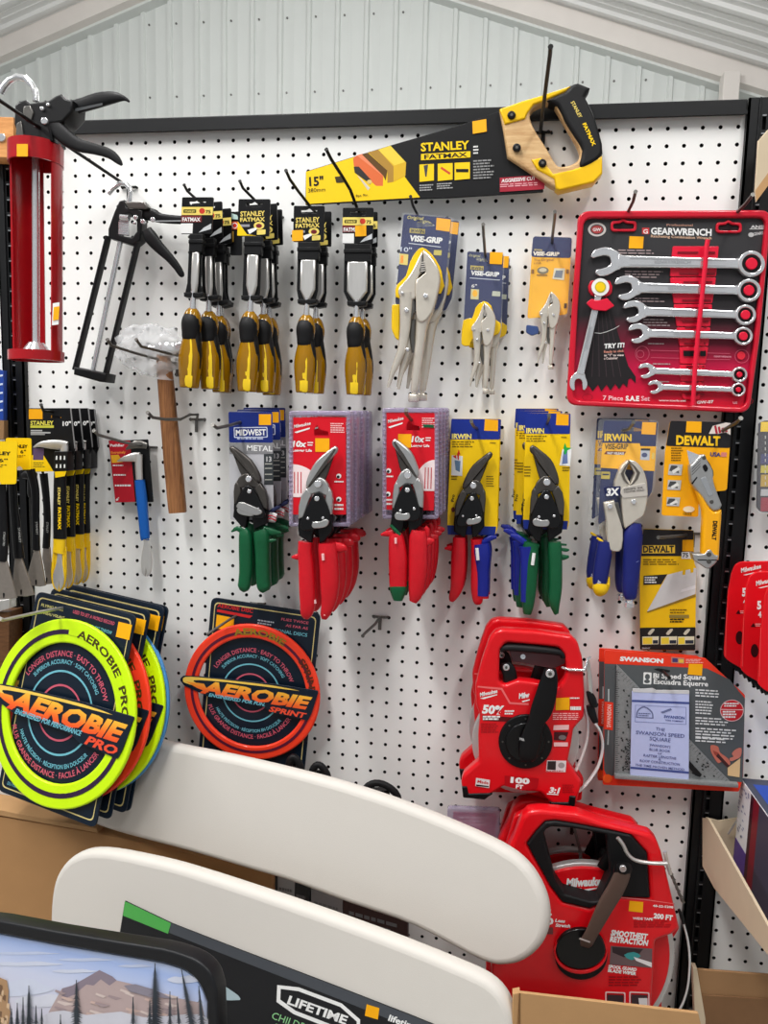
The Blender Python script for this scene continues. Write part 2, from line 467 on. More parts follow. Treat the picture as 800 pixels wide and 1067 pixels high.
# ================================================================ red caulking gun
g = Zm(0, 70, 3.235); dR = .19
t = thing('caulking_gun', P(38, 155, dR), 'big red half-barrel caulking gun with black trigger hanging by left post', 'caulking gun')
b = B()
shell(b, (37.5, 37.5), 151, 172, dR, 25, 0, 360, RED, .003, 32)
shell(b, (37.5, 40), 160, 366, dR, 23.5, 202, 106, RED)
shell(b, (37.5, 38), 160, 372, dR, 24, 48, -22, RED)
shell(b, (38, 38), 366, 376, dR, 25, 0, 360, RED, .003, 32)
b.limb([(38, 372.5, 47, dR), (38, 374, 47, dR)], RED, 1, 28, 2, 1)
b.limb([(37.5, 152, 47, dR), (37.5, 154, 47, dR)], RED, 1, 28, 2, 1)
fr_ = dR + .036
b.flat(quad((17.5, 150), (29, 150), (29, 163), (17.5, 163)), dR + .0395, ORG)
b.flat(quad((55, 316), (62, 315), (61, 338), (54, 339)), dR + .022, WHT); b.flat(quad((56, 320), (62, 319), (61, 333), (55, 334)), dR + .023, ORG)
b.build('barrel', t)
b = B(); b.tube([(37, 130, dR), (37.5, 370, dR)], .0052, CHR, 10); b.limb([(38, 357, 14, dR), (38, 368, 28, dR)], CHR, 1, 16, 2, 1); b.build('plunger_rod', t)
b = B()
b.plate(g([(48, 128), (60, 116), (85, 108), (100, 120), (160, 112), (185, 96), (205, 88), (220, 104), (245, 112), (242, 150), (210, 185), (165, 190), (178, 248), (130, 262), (66, 250), (46, 190)]), dR + .018, .036, BLK, .003)
for (x, y, r) in ((140, 138, 7), (148, 180, 12), (118, 195, 6), (160, 125, 6)):
    x, y = g((x, y))[0]; b.disc(x, y, r / 3.235, dR + .021, .004, CHR, 14, .001)
b.plate(g([(80, 132), (100, 128), (112, 150), (104, 182), (86, 180), (76, 155)]), dR + .020, .003, STLD, .001)
b.plate(g([(55, 190), (70, 180), (80, 235), (66, 250), (52, 225)]), dR + .020, .003, STLD, .001)
b.build('gear_head', t)
b = B(); b.limb([g((q[0], q[1]))[0] + (q[2] / 3.235, dR) for q in ((205, 150, 60), (260, 134, 42), (330, 112, 44), (385, 102, 34), (420, 106, 14), (436, 117, 6))], BLK, .55, 14, 3)
x, y = g((250, 150))[0]
b.flat(g([(250, 140), (345, 120), (346, 128), (252, 150)]), dR + .0105, C(70, 72, 74)); b.build('handle', t)
b = B(); b.limb([g((q[0], q[1]))[0] + (q[2] / 3.235, dR + .012) for q in ((135, 148, 26), (178, 190, 44), (215, 230, 50), (262, 262, 40), (320, 276, 34), (370, 292, 30), (398, 315, 22), (411, 330, 8))], RUB, .5, 14, 3); b.build('trigger', t)
b = B(); b.tube([g((q[0], q[1]))[0] + (dR,) for q in ((2, 88), (14, 66), (34, 44), (60, 33), (86, 38), (108, 60), (121, 88), (122, 116))], .0048, CHR, 10); b.build('hanging_hook', t)
hook([(-6, 100), (0, 105), (70, 152), (131, 193)], (134, 195), 'long dark wire hook carrying both caulking guns near left post', M_WIRED, .0026, .29)

# ================================================================ black skeleton caulking gun
h = Zm(60, 180, 5.714); k = Zm(70, 280, 6.154); dS = .035
t = thing('caulking_gun', P(134, 200, dS), 'black open-frame caulking gun with slim rails hanging tilted', 'caulking gun')
b = B()
b.plate([sm(h([(365, 168), (395, 160), (410, 205), (470, 215), (505, 222), (498, 330), (490, 400), (450, 432), (300, 386), (300, 335), (335, 235)]), 2, True, range(11)),
         h([(385, 250), (430, 240), (470, 290), (470, 350), (440, 385), (360, 370), (365, 300)])], dS + .008, .022, BLK, .002)
b.plate(h([(395, 172), (515, 170), (540, 205), (535, 215), (420, 215)]), dS + .010, .018, STLD, .002)
for (x, y, r) in ((462, 265, 15), (506, 290, 15), (565, 278, 15), (455, 298, 9)):
    x, y = h((x, y))[0]; b.disc(x, y, r / 5.714, dS + .011, .004, CHR, 14, .001)
b.build('head', t)
b = B()
for i in range(7):
    y = 285 + i * 13
    b.tube([h((q, y + (q - 370) * .1))[0] + (dS + .006,) for q in (365, 395, 425)], .0022, CHR, 6)
b.tube([h((410, 180))[0] + (dS,), h((398, 300))[0] + (dS,), k((165, 655))[0] + (dS,)], .0042, CHR, 10)
b.tube([h((375, 265))[0] + (dS + .008,), h((425, 270))[0] + (dS + .008,)], .005, CHR, 8)
b.build('plunger_rod', t)
for (a, c) in ((h((303, 380))[0], k((52, 650))[0]), (h((480, 410))[0], k((245, 690))[0])):
    b = B(); b.sweep([P(*a, dS), P(*c, dS)], .0032, .007, BLK, 8, power=4); b.build('rail', t)
b = B(); b.plate(k([(42, 628), (250, 672), (240, 728), (205, 725), (38, 678)]), dS + .018, .036, BLK, .003); b.build('end_cap', t)
b = B(); b.limb([h((q[0], q[1]))[0] + (q[2] / 5.714, dS) for q in ((470, 245, 50), (560, 250, 70), (620, 272, 52), (760, 283, 46), (790, 284, 42))], BLK, .5, 14, 3)
b.flat(h([(580, 284), (756, 282), (756, 290), (582, 292)]), dS + .013, C(150, 152, 154)); b.build('handle', t)
b = B(); b.limb([h((q[0], q[1]))[0] + (q[2] / 5.714, dS + .004) for q in ((530, 340, 60), (555, 385, 78), (600, 440, 66), (660, 500, 52), (710, 560, 44), (738, 605, 36), (745, 620, 16))], BLK, .45, 14, 3); b.build('trigger', t)
b = B(); b.tube([h((q[0], q[1]))[0] + (dS,) for q in ((302, 125), (330, 92), (372, 64), (405, 66), (430, 92), (436, 125), (428, 165), (425, 180))], .0042, CHR, 10); b.build('hanging_hook', t)

# ================================================================ wooden-handled hammer with wrapped head
q_ = Zm(110, 330, 5.085); dH = .045
t = thing('hammer', P(165, 372, dH), 'wood-handled hammer with its head wrapped in clear plastic', 'hammer')
b = B(); b.limb([q_((x, y))[0] + (w / 5.085, dH) for x, y, w in ((305, 190, 62), (308, 250, 74), (318, 340, 80), (335, 540, 84), (358, 780, 90), (380, 1015, 90), (382, 1032, 84))], HICK, .75, 18, 2.6); b.build('handle', t)
b = B(); b.limb([q_((x, y))[0] + (w / 5.085, dH) for x, y, w in ((196, 178, 30), (205, 180, 58), (240, 178, 62), (265, 172, 44), (300, 172, 86), (345, 172, 84), (375, 168, 60), (410, 165, 84), (445, 165, 84), (450, 165, 60))], CHR, .9, 16, 2.3, 2); b.build('head', t)
M_WRAP = mat('crumpled_film', (240, 242, 244), .12, alpha=.30, bump=.8, bscale=70)
bm = bmesh.new(); bmesh.ops.create_icosphere(bm, subdivisions=4, radius=1)
from mathutils import noise as MN
c0 = P(157, 365, dH); s0 = mpp(157, 365, dH)
for v in bm.verts:
    n = v.co.normalized(); f = 1 + .22 * MN.noise(n * 3.1) + .10 * MN.noise(n * 9) + .05 * MN.noise(n * 20)
    v.co = c0 + Vector((n.x * 33 * s0 * f, n.y * .040 * f, n.z * 24 * s0 * f))
bm.verts.index_update(); b = B(); b.add([v.co.copy() for v in bm.verts], [tuple(v.index for v in f.verts) for f in bm.faces], M_WRAP, True); bm.free()
b.limb([(165, 381, 17, dH), (170, 386, 21, dH), (171, 391, 15, dH), (171, 396, 20, dH)], M_WRAP, .9, 16, 2, 3)
b.build('plastic_wrap', t, 'crumpled clear film')
hook([(112, 354), (116, 360), (141, 368), (160, 373)], (185, 379), 'left wire arm of the pair holding the wrapped hammer', None, .0024, .17)
hook([(142, 354), (147, 361), (187, 371), (200, 374)], (205, 375), 'right wire arm of the pair holding the wrapped hammer', None, .0024, .15)
hook([(154, 430), (159, 435), (172, 437), (188, 437), (198, 432), (206, 432)], (205, 437), 'empty wire hook crossing in front of the hammer handle', None, .0026, .14)

# ================================================================ wood chisels
def chisel(xc, ytop, xh, k, bw, d, style, label, sticker=None, group=None):
    """xc card centre, xh handle-foot centre, k scale, bw blade width (crop units of 1/8)"""
    t = thing('wood_chisel', P(xc, ytop + 6, d), label, 'chisel', group)
    def f(u, v): return (xc + u * k / 8 + (xh - xc) * v / 1560, ytop + v * k / 8)
    def L(p): return [f(*q) for q in p]
    b = B(); cw = 128
    b.plate([rounded(L([(-cw, 0), (cw, 0), (cw, 300), (-cw, 300)]), 1.5), rounded(L([(-70, 34), (-25, 34), (0, 20), (25, 34), (70, 34), (60, 62), (-60, 62)]), .8)], d + .004, .003, BLKG, .0004, 1)
    if style == 0:
        b.flat(L([(-cw, 80), (cw, 80), (cw, 146), (-cw, 146)]), d + .004, CREAM)
        b.flat(rounded(L([(-112, 100), (-8, 100), (-8, 130), (-112, 130)]), 1), d + .004, C(80, 78, 20)); b.text('STANLEY', f(-100, 125), f(-18, 125), 2.2, d + .0042, CREAM)
        b.flat(ell(*f(40, 113), 3, 3), d + .004, C(206, 60, 40)); b.text('75', f(70, 132), f(112, 132), 3.4, d + .0042, BLKI)
        b.flat(L([(-cw, 150), (40, 150), (40, 205), (-cw, 205)]), d + .004, C(120, 40, 40)); b.text('FATMAX', f(-118, 198), f(30, 198), 4, d + .0042, WHT, .03)
        b.flat(L([(-cw, 215), (-30, 215), (-30, 296), (-cw, 296)]), d + .004, WHT); b.lines(f, 10, 0, 0, 0, 0, d, WHT) if False else None
        b.flat(L([(60, 250), (cw - 8, 215), (cw - 8, 260), (20, 290)]), d + .004, C(200, 204, 206))
    else:
        b.text('STANLEY', f(-108, 140), f(90, 134), 5, d + .004, CREAM, .025); b.text('FATMAX', f(-108, 184), f(92, 178), 4.2, d + .004, CREAM, .03)
        b.flat(L([(-118, 205), (-30, 205), (-30, 225), (-118, 225)]), d + .004, C(150, 150, 160))
        b.flat(ell(*f(45, 215), 5.5, 4), d + .004, CREAM); b.flat(ell(*f(45, 217), 3.2, 2.2), d + .004, C(120, 30, 40))
        b.flat(L([(-cw, 296), (-cw, 180), (-50, 285), (30, 296)]), d + .004, YEL) if style == 2 else None
        b.flat(L([(-48, 250), (20, 230), (30, 245), (-30, 285)]), d + .0044, WHT)
        b.flat(rounded(L([(30, 250), (100, 245), (100, 285), (30, 290)]), 1), d + .004, CREAM)
    if sticker:
        u, v = sticker; b.flat(L([(u, v), (u + 92, v - 4), (u + 94, v + 86), (u + 2, v + 90)]), d + .005, ORG)
    b.build('hang_card', t)
    b = B(); w = bw / 2 + 24
    b.plate(L([(-w, 300), (w, 300), (w, 450), (-w, 450)]), d + .010, .012, BLK, .001); b.plate(L([(-w - 6, 345), (w + 6, 345), (w + 6, 375), (-w - 6, 375)]), d + .012, .014, BLK, .001)
    b.plate(L([(-w, 440), (w, 440), (w, 700), (70, 790), (-70, 790), (-w, 700)]), d + .003, .004, BLK, .001)
    b.plate(L([(-82, 778), (82, 778), (74, 812), (20, 822), (-20, 822), (-78, 812)]), d + .010, .016, BLK, .0015)
    b.build('blade_guard', t)
    b = B(); w = bw / 2
    b.plate(L([(-w, 440), (w, 440), (w, 695), (24, 785), (-24, 785), (-w, 695)]), d + .0095, .006, STL, .0032, 1)
    b.limb([f(0, 770) + (5 * k, d + .006), f(0, 850) + (5.4 * k, d + .006), f(0, 935) + (7 * k, d + .006)], CHR, 1, 12, 2, 1)
    b.build('blade', t)
    pr_ = [(905, 52), (925, 92), (960, 128), (1010, 150), (1060, 146), (1110, 130), (1170, 140), (1240, 168), (1310, 184), (1400, 178), (1500, 156), (1550, 148), (1560, 136)]
    b = B(); b.limb([f(0, v) + (w_ / 8 * k, d + .004) for v, w_ in pr_], AMB, .95, 18, 2.1, 2)
    def W(v):
        for (v0, w0), (v1, w1) in zip(pr_, pr_[1:]):
            if v0 <= v <= v1: return w0 + (w1 - w0) * (v - v0) / (v1 - v0)
    mp_ = mpp(xc, ytop, d)
    b.limb([f(-10, v) + (w_ / 8 * k, d + .0036 + W(v) / 16 * k * mp_ * .95) for v, w_ in ((1140, 8), (1200, 34), (1300, 50), (1400, 48), (1455, 46), (1460, 66), (1540, 66), (1552, 50))], AMB_HL, .12, 10, 2.4, 1)  # painted highlight strip lying along the handle's front surface
    b.build('handle', t)
    b = B()                                                # rubber over-mould hugging the neck and the right flank
    b.limb([f(-6, v) + (w_ / 8 * k, d + .006) for v, w_ in ((935, 60), (965, 112), (1010, 146), (1060, 148), (1110, 136), (1150, 130), (1180, 100), (1200, 40))], RUB, .98, 18, 2.2, 2)
    b.limb([f(u, v) + (w_ / 8 * k, d + .005) for u, v, w_ in ((30, 1080, 60), (44, 1180, 66), (58, 1300, 66), (58, 1400, 58), (54, 1470, 40))], RUB, 1.3, 12, 2.2, 2)
    b.build('grip', t)
    return t
hook([(192, 193), (195, 199), (204, 207), (213, 213)], (222, 218), 'dark wire hook tip above the leftmost chisel bunch', M_WIRED, .0022)
a = chisel(206, 205.4, 197, 1.02, 62, .085, 0, 'front wood chisel of leftmost bunch, yellow striped card and white patch', None, 'wood chisels')
def after(src, dx, dy, dz, label, roll=0.0):
    c = dup(src, (dx, dy, dz), label); c.rotation_euler.y += math.radians(roll); return c
after(a, .004, .028, 0, 'second wood chisel of leftmost bunch, handle swung right of the front one', -4.2)
after(a, .010, .052, -.004, 'third wood chisel of leftmost bunch, card peeking out at right', -5.0)
after(a, .010, .070, -.004, 'rearmost wood chisel of leftmost bunch, nearest the board', -4.0)
a = chisel(265, 207.4, 257.6, 1.03, 92, .075, 2, 'front wood chisel of second bunch with orange price sticker below card', (-60, 340), 'wood chisels')
hook([(250, 189), (253, 196), (265, 208), (272, 214)], (286, 226), 'dark wire hook above the second chisel bunch', M_WIRED, .0022)
after(a, .003, .028, 0, 'middle wood chisel of second bunch, handle right of the sticker one', -3.6)
after(a, .005, .050, -.003, 'rear wood chisel of second bunch, only its card edge showing', -4)
a = chisel(322, 214.4, 317.5, 1.0, 128, .07, 1, 'front wood chisel of third bunch, sticker on left edge of card', (-138, 205), 'wood chisels')
hook([(298, 178), (302, 187), (312, 201), (324, 216)], (338, 233), 'dark wire hook above the third chisel bunch', M_WIRED, .0022)
after(a, .004, .032, 0, 'rear wood chisel of third bunch, half hidden behind sticker one', -1.2)
a = chisel(373, 216.4, 370, 1.0, 172, .05, 0, 'widest wood chisel, front of rightmost bunch with central orange sticker', (-22, 150), 'wood chisels')
hook([(340, 156), (345, 166), (356, 183), (365, 198), (372, 217)], (381, 232), 'dark wire hook passing in front of saw tip above widest chisel', M_WIRED, .0024)
after(a, .003, .024, 0, 'wood chisel hidden just behind the widest front chisel', -1)
t = thing('hang_card', P(246, 240, .03), 'loose black hang card with round red mark between two chisel bunches', 'card')
b = B(); b.plate(rounded(quad((240, 221), (252, 220), (252, 266), (240, 266)), 1.5), .03, .002, BLKG)
b.flat(quad((240.5, 222), (247, 224), (249, 229), (240.5, 228)), .03, C(200, 226, 220)); b.flat(rect(240.5, 231, 251.5, 239), .03, C(232, 90, 50)); b.flat(ell(244.5, 235, 3, 3), .03, WHT); b.flat(ell(244.5, 235, 2.2, 2.2), .03, C(210, 40, 30))
b.flat(rect(240.5, 241, 243.5, 252), .03, C(230, 180, 80)); b.build('card', t)

# ================================================================ hand saw in its sleeve
s5 = Zm(300, 70, 2.353); s8 = Zm(470, 70, 4.706); s7 = Zm(310, 130, 4.706); dW = .034
t = thing('hand_saw', P(565, 120, dW), 'short hand saw in yellow and black card sleeve, wooden handle', 'saw')
out = [(318.5, 178.5), (406.7, 151.4), (480, 130), (521, 115.5), (526, 136), (530, 162), (566, 190), (566, 200), (520, 203), (470, 206), (437.5, 207), (318, 213.5)]
b = B(); b.plate(rounded(out, 1), dW, .004, BLKI, .0006, 1)
b.flat([(318.8, 179), (406.7, 152), (422.6, 169.3), (421.6, 184.2), (437.5, 205.6), (318.5, 212.6)], dW, YEL)
b.flat(s7([(272, 165), (290, 150), (420, 250), (418, 300), (385, 300), (275, 200)]), dW, C(224, 110, 60)); b.flat(s7([(290, 150), (320, 142), (425, 235), (420, 252)]), dW, C(240, 140, 100))
b.flat(s7([(315, 145), (345, 138), (440, 225), (432, 275), (420, 250)]), dW, C(96, 66, 24)); b.flat(s7([(345, 135), (395, 122), (470, 205), (470, 280), (440, 285), (440, 225)]), dW, C(176, 134, 54))
b.flat(s7([(395, 122), (455, 102), (532, 185), (528, 250), (470, 280), (470, 205)]), dW, C(222, 178, 40)); b.flat(s7([(395, 122), (455, 102), (528, 182), (474, 200)]), dW, C(238, 208, 70))
b.flat(s7([(275, 205), (300, 205), (360, 270), (355, 295), (335, 275), (280, 235)]), dW, C(50, 46, 44)); b.flat(ell(*s7((352, 280))[0], 2.6, 2.2), dW, C(226, 196, 120)); b.flat(s7([(290, 245), (310, 262), (355, 310), (345, 322)]), dW, C(216, 206, 190))
b.text('15"', s7((58, 300))[0], s7((128, 296))[0], 9.2, dW, BLKI, .03); b.text('380mm', s7((52, 332))[0], s7((136, 326))[0], 4.2, dW, BLKI, 0); b.text('8pt 9in', s7((286, 354))[0], s7((344, 350))[0], 2.6, dW, BLKI, 0)
b.flat(s7([(182, 255), (225, 250), (228, 282), (190, 285)]), dW, C(60, 50, 20))
b.text('STANLEY', (438.5, 157.5), (489, 155), 8.4, dW, YEL, .03)
b.flat(quad((438.5, 160.5), (490, 157.5), (490, 164), (438.5, 167)), dW, YEL); b.text('FATMAX', (442, 165.9), (487, 163.2), 4.6, dW, BLKI, .03)
for i, (x, w_) in enumerate(((437, 15), (456, 15.5), (473.5, 16))):
    y = 171.5 - i * .9; b.flat(quad((x, y), (x + w_, y - .8), (x + w_, y + 16.5), (x, y + 18)), dW, YEL)
b.flat(s7([(618, 200), (640, 195), (632, 255), (626, 255)]), dW, C(70, 70, 74)); b.flat(s7([(705, 205), (750, 235), (745, 245), (700, 215)]), dW, C(206, 80, 50)); b.flat(rect(475, 176, 488, 179.5), dW, BLKI)
fz = lambda u, v: (u, v - (u - 440) * .055)
b.lines(fz, 437, 452, 192.5, 200, 3, dW, C(170, 170, 170), 3); b.lines(fz, 455, 472, 192, 199, 3, dW, C(170, 170, 170), 4); b.lines(fz, 493, 515, 170, 191, 7, dW, C(150, 150, 150), 5); b.lines(fz, 493, 499, 155, 165, 3, dW, WHT, 6)
b.flat(quad((492, 126.5), (506.5, 124), (507, 137), (492.5, 139.5)), dW, ORG)
b.flat(s8([(238, 542), (410, 530), (462, 555), (455, 598), (238, 612)]), dW, C(170, 40, 58)); b.text('AGGRESSIVE CUT', s8((246, 566))[0], s8((415, 552))[0], 3.6, dW, WHT, .03, .2); b.lines(fz, 521, 562, 196.4, 200.5, 2, dW, C(230, 170, 176), 8)
b.build('blade_sleeve', t, 'printed card sleeve')
hole = sm(s8([(386, 232), (410, 192), (465, 172), (508, 186), (540, 240), (600, 340), (632, 408), (624, 452), (590, 476), (540, 486), (512, 472), (470, 400), (402, 290)]), 3)
b = B(); b.plate([s8([(236, 205), (350, 168), (440, 142), (560, 100), (620, 82), (668, 104), (650, 140), (686, 214), (732, 380), (736, 450), (728, 518), (696, 556), (530, 598), (490, 580), (275, 435), (255, 300)]), hole], dW + .012, .022, BEECH, .004, 3); b.build('handle', t, 'light wooden handle')
b = B(); b.plate(s8([(236, 204), (350, 164), (440, 138), (590, 88), (560, 118), (470, 158), (405, 182), (375, 222), (362, 252), (262, 280)]), dW + .0145, .026, mat('yellow_plastic', (246, 196, 12), .35, coat=.2, noise=.04), .0025, 2)
b.plate(s8([(392, 452), (440, 442), (500, 522), (600, 500), (640, 486), (742, 432), (742, 520), (700, 564), (530, 604), (512, 590), (505, 545), (420, 500)]), dW + .0145, .026, MATS['yellow_plastic'], .0025, 2); b.build('yellow_bracket', t)
b = B(); b.plate(sm(s8([(470, 160), (560, 118), (590, 85), (622, 74), (682, 98), (656, 142), (692, 212), (728, 320), (744, 420), (690, 470), (640, 490), (630, 470), (644, 405), (612, 345), (560, 262), (522, 186)]), 2, True, (3, 4, 5, 10)), dW + .017, .03, RUB, .005, 3)
b.text('STANLEY', s8((586, 172))[0], s8((628, 250))[0], 3.6, dW + .017, CREAM, .02); b.text('FATMAX', s8((644, 278))[0], s8((694, 388))[0], 3.6, dW + .017, YEL, .05); b.build('grip', t)
for (x, y) in ((296, 232), (322, 392), (448, 468)):
    b = B(); x, y = s8((x, y))[0]; b.disc(x, y, 4.4, dW + .018, .006, BLKG, 18, .002); b.disc(x, y, 1.6, dW + .0186, .001, STLD, 8); b.build('screw', t)
hook([(573.5, 49), (573, 56), (568, 95), (563, 137)], (566, 138), 'long black wire hook through the saw handle hole', M_WIRED, .0027, .25)
# ================================================================ locking pliers
NAVY = C(34, 44, 92); NAVYD = C(28, 36, 78); GOLD = C(252, 186, 24); YELP = mat('yellow_insert', (244, 200, 20), .3, coat=.3)
CLR = mat('clear_blister', (236, 240, 245), .06, alpha=.07)
def locking_pliers(f, d, k):
    """f maps the traced frame of the big pliers to the picture; k is the size; returns list of (part name, builder)"""
    L = lambda pts: [f(*p) for p in pts]
    th = .022 * k; parts = []
    b = B()                                            # fixed upper jaw running into the tube handle
    b.plate(sm(L([(405, 440), (465, 490), (535, 590), (562, 690), (552, 800), (512, 960), (470, 1060), (400, 1120), (345, 1080), (338, 900), (332, 820), (345, 720), (420, 660), (405, 560)]), 2, True, (0, 13)), d + th / 2, th, NIC, .0025 * k, 2)
    b.limb([f(430, 1020) + (150 * k / 8.889, d), f(400, 1130) + (118 * k / 8.889, d), f(385, 1260) + (96 * k / 8.889, d), f(365, 1420) + (88 * k / 8.889, d), f(342, 1600) + (80 * k / 8.889, d), f(325, 1735) + (66 * k / 8.889, d), f(322, 1760) + (56 * k / 8.889, d)], NIC, .85, 16, 2.3)
    parts.append(('tube_handle', b))
    b = B(); b.limb([f(322, 1750) + (40 * k / 8.889, d), f(320, 1790) + (40 * k / 8.889, d)], NIC, 1, 14, 2, 1)
    b.limb([f(320, 1788) + (88 * k / 8.889, d), f(318, 1800) + (98 * k / 8.889, d), f(317, 1845) + (98 * k / 8.889, d), f(317, 1856) + (86 * k / 8.889, d)], NIC, 1, 12, 3, 1); parts.append(('adjusting_screw', b))
    b = B(); b.plate(sm(L([(398, 452), (402, 560), (400, 650), (345, 720), (335, 830), (330, 900), (240, 905), (185, 870), (178, 805), (250, 720), (300, 650), (345, 560)]), 2, True, (0, 2)), d + th * .42, th * .84, NIC, .002 * k, 2)
    b.plate(L([(398, 480), (410, 560), (432, 640), (395, 665), (370, 640), (392, 560)]), d + th * .53, th * .9, STLD, .0005)
    for i in range(5): b.flat(L([(390 - 2 * i, 560 + 20 * i), (425, 555 + 20 * i), (425, 562 + 20 * i), (390 - 2 * i, 567 + 20 * i)]), d + th * .53, C(220, 214, 204))
    parts.append(('lower_jaw', b))
    b = B(); b.limb([f(*p) + (w * k / 8.889, d + .003 * k) for p, w in (((255, 840), 130), ((250, 960), 124), ((244, 1100), 106), ((232, 1240), 92), ((205, 1380), 78), ((160, 1500), 66), ((115, 1610), 44), ((84, 1725), 22))], NIC, .75, 14, 2.6)
    parts.append(('lever_handle', b))
    b = B(); b.limb([f(*p) + (w * k / 8.889, d - .004 * k) for p, w in (((290, 1180), 60), ((262, 1370), 66), ((222, 1500), 54), ((195, 1640), 40), ((178, 1740), 24))], NIC, .6, 12, 2.6)
    parts.append(('release_lever', b))
    for (x, y, r) in ((430, 872, 24), (252, 1005, 22), (212, 845, 16), (262, 1370, 18)):
        b = B(); q = f(x, y); b.disc(q[0], q[1], r * k / 8.889, d + th / 2 + .004 * k, .010 * k, CHR, 14, .0012 * k); parts.append(('rivet', b))
    b = B()
    b.plate(L([(275, 860), (320, 850), (330, 1000), (300, 1090)]), d + th * .30, .003, STLD, .0004); b.limb([f(318, 1090) + (44 * k / 8.889, d), f(305, 1260) + (52 * k / 8.889, d), f(322, 1400) + (30 * k / 8.889, d)], STLD, .5, 10, 2, 2)
    parts.append(('toggle_link', b))
    return parts
def vise_pack(name, card_fn, f, d, k, label, anchor, group):
    t = thing(name, P(*anchor, d), label, 'pliers', group)
    card_fn(t)
    for n, b in locking_pliers(f, d, k): b.build(n, t)
    return t
a1 = Zm(395, 210, 8.889)
f1 = lambda x, y: (395 + x / 8.889, 210 + y / 8.889)
def card_big(t):
    d = dV - .012; b = B(); L = lambda p: a1(p)
    b.plate([rounded(L([(212, 96), (690, 142), (612, 900), (560, 1010), (180, 1010), (120, 960)]), 4)], d + .001, .002, CLR)
    b.plate([rounded(L([(228, 116), (668, 152), (598, 880), (540, 1000), (180, 1000), (148, 930)]), 2.5), rounded(L([(345, 190), (415, 170), (465, 180), (520, 225), (350, 240)]), 1)], d, .0012, NAVY)
    b.flat(L([(532, 150), (664, 166), (652, 280), (524, 262)]), d, ORG)
    b.flat(L([(284, 246), (425, 256), (422, 300), (280, 288)]), d, C(196, 180, 90)); b.text('IRWIN', f1(292, 284), f1(415, 294), 3.4, d, NAVYD, .03)
    b.text('VISE-GRIP', f1(282, 362), f1(584, 388), 5.6, d, WHT, .05, .1); b.flat(L([(272, 382), (570, 418), (570, 426), (272, 390)]), d, C(200, 206, 220)); b.text('Original', f1(260, 160), f1(410, 172), 3.6, d, C(220, 206, 120), .01, .2)
    b.flat(L([(190, 480), (270, 490), (262, 590), (184, 580)]), d, C(224, 204, 110)); b.flat(L([(200, 500), (225, 500), (222, 570), (196, 570)]), d, C(240, 150, 40)); b.text('10"', f1(196, 462), f1(300, 470), 4.8, d, C(206, 214, 230), .01)
    b.flat(rounded(L([(508, 448), (580, 452), (576, 500), (502, 494)]), .8), d, C(196, 184, 90)); b.build('card', t)
    b = B(); b.plate(sm(L([(400, 424), (480, 478), (560, 600), (585, 700), (572, 850), (200, 900), (150, 850), (165, 770), (245, 690), (285, 560), (340, 465)]), 2), d + .004, .004, YELP, .001)
    b.plate(rounded(L([(116, 950), (190, 950), (190, 1290), (150, 1270), (112, 1180)]), 2), d + .006, .01, YELP, .002); b.build('blister_tray', t, 'yellow plastic insert')
dV = .06
v1 = vise_pack('locking_pliers', card_big, f1, dV, 1.0, 'biggest nickel locking pliers on navy card with yellow rim, front of two', (437, 228), 'big locking pliers')
dup(v1, (.011, .030, .003), 'second big locking pliers showing its handle just right of front pair', 'big locking pliers')
hook([(427.7, 205), (430, 214), (435, 224), (438, 229)], (441, 233), 'thin wire hook under the saw holding the biggest locking pliers', M_WIRED, .002, .1)
m3 = Zm(470, 250, 6.275)
def aff(src0, src1, dst0, dst1):
    """similarity taking two traced points to two picture points"""
    a, b_ = complex(*src0), complex(*src1); c, e = complex(*dst0), complex(*dst1); kk = (e - c) / (b_ - a)
    return (lambda x, y: (lambda z: (z.real, z.imag))(c + kk * (complex(x, y) - a))), abs(kk) * 8.889
f2, k2 = aff((403, 440), (318, 1856), m3((214, 408))[0], m3((226, 1005))[0])
dM = .045
def card_mid(t):
    d = dM - .009; b = B(); L = lambda p: m3(p); q = lambda x, y: m3((x, y))[0]
    b.plate(rounded(L([(100, 68), (350, 84), (328, 600), (300, 640), (66, 690)]), 4), d + .001, .0015, CLR)
    b.plate([rounded(L([(106, 74), (342, 90), (322, 595), (78, 600)]), 2.5), rounded(L([(162, 118), (195, 108), (212, 112), (240, 142), (165, 142)]), .8)], d, .0012, NAVY)
    b.flat(L([(254, 78), (338, 82), (332, 160), (250, 156)]), d + .001, ORG); b.text('Original', q(116, 108), q(190, 112), 2.6, d, C(200, 196, 150), .01, .2)
    b.flat(L([(126, 166), (212, 172), (210, 198), (125, 192)]), d, C(200, 180, 90)); b.text('IRWIN', q(132, 190), q(206, 195), 2.4, d, NAVYD, .03); b.text('VISE-GRIP', q(128, 228), q(314, 240), 4.4, d, WHT, .05, .1)
    b.flat(L([(122, 246), (318, 260), (318, 265), (122, 251)]), d, C(200, 206, 220)); b.flat(L([(130, 320), (182, 324), (178, 390), (126, 386)]), d, C(216, 206, 150)); b.flat(ell(*q(155, 350), 2.6, 3.6), d, GOLD); b.text('6"', q(132, 310), q(168, 312), 3.4, d, WHT, .01)
    b.flat(rounded(L([(270, 334), (322, 338), (320, 370), (266, 366)]), .6), d, C(196, 200, 180)); b.build('card', t)
    b = B(); b.plate(sm(L([(212, 400), (262, 430), (290, 520), (325, 545), (318, 600), (280, 625), (140, 650), (125, 690), (75, 690), (66, 650), (80, 525), (138, 510), (160, 440)]), 2), d + .004, .004, YELP, .001); b.build('blister_tray', t, 'yellow plastic insert')
v2 = vise_pack('locking_pliers', card_mid, f2, dM, k2, 'mid-sized locking pliers on navy card, front one with yellow insert', (505, 272), 'mid locking pliers')
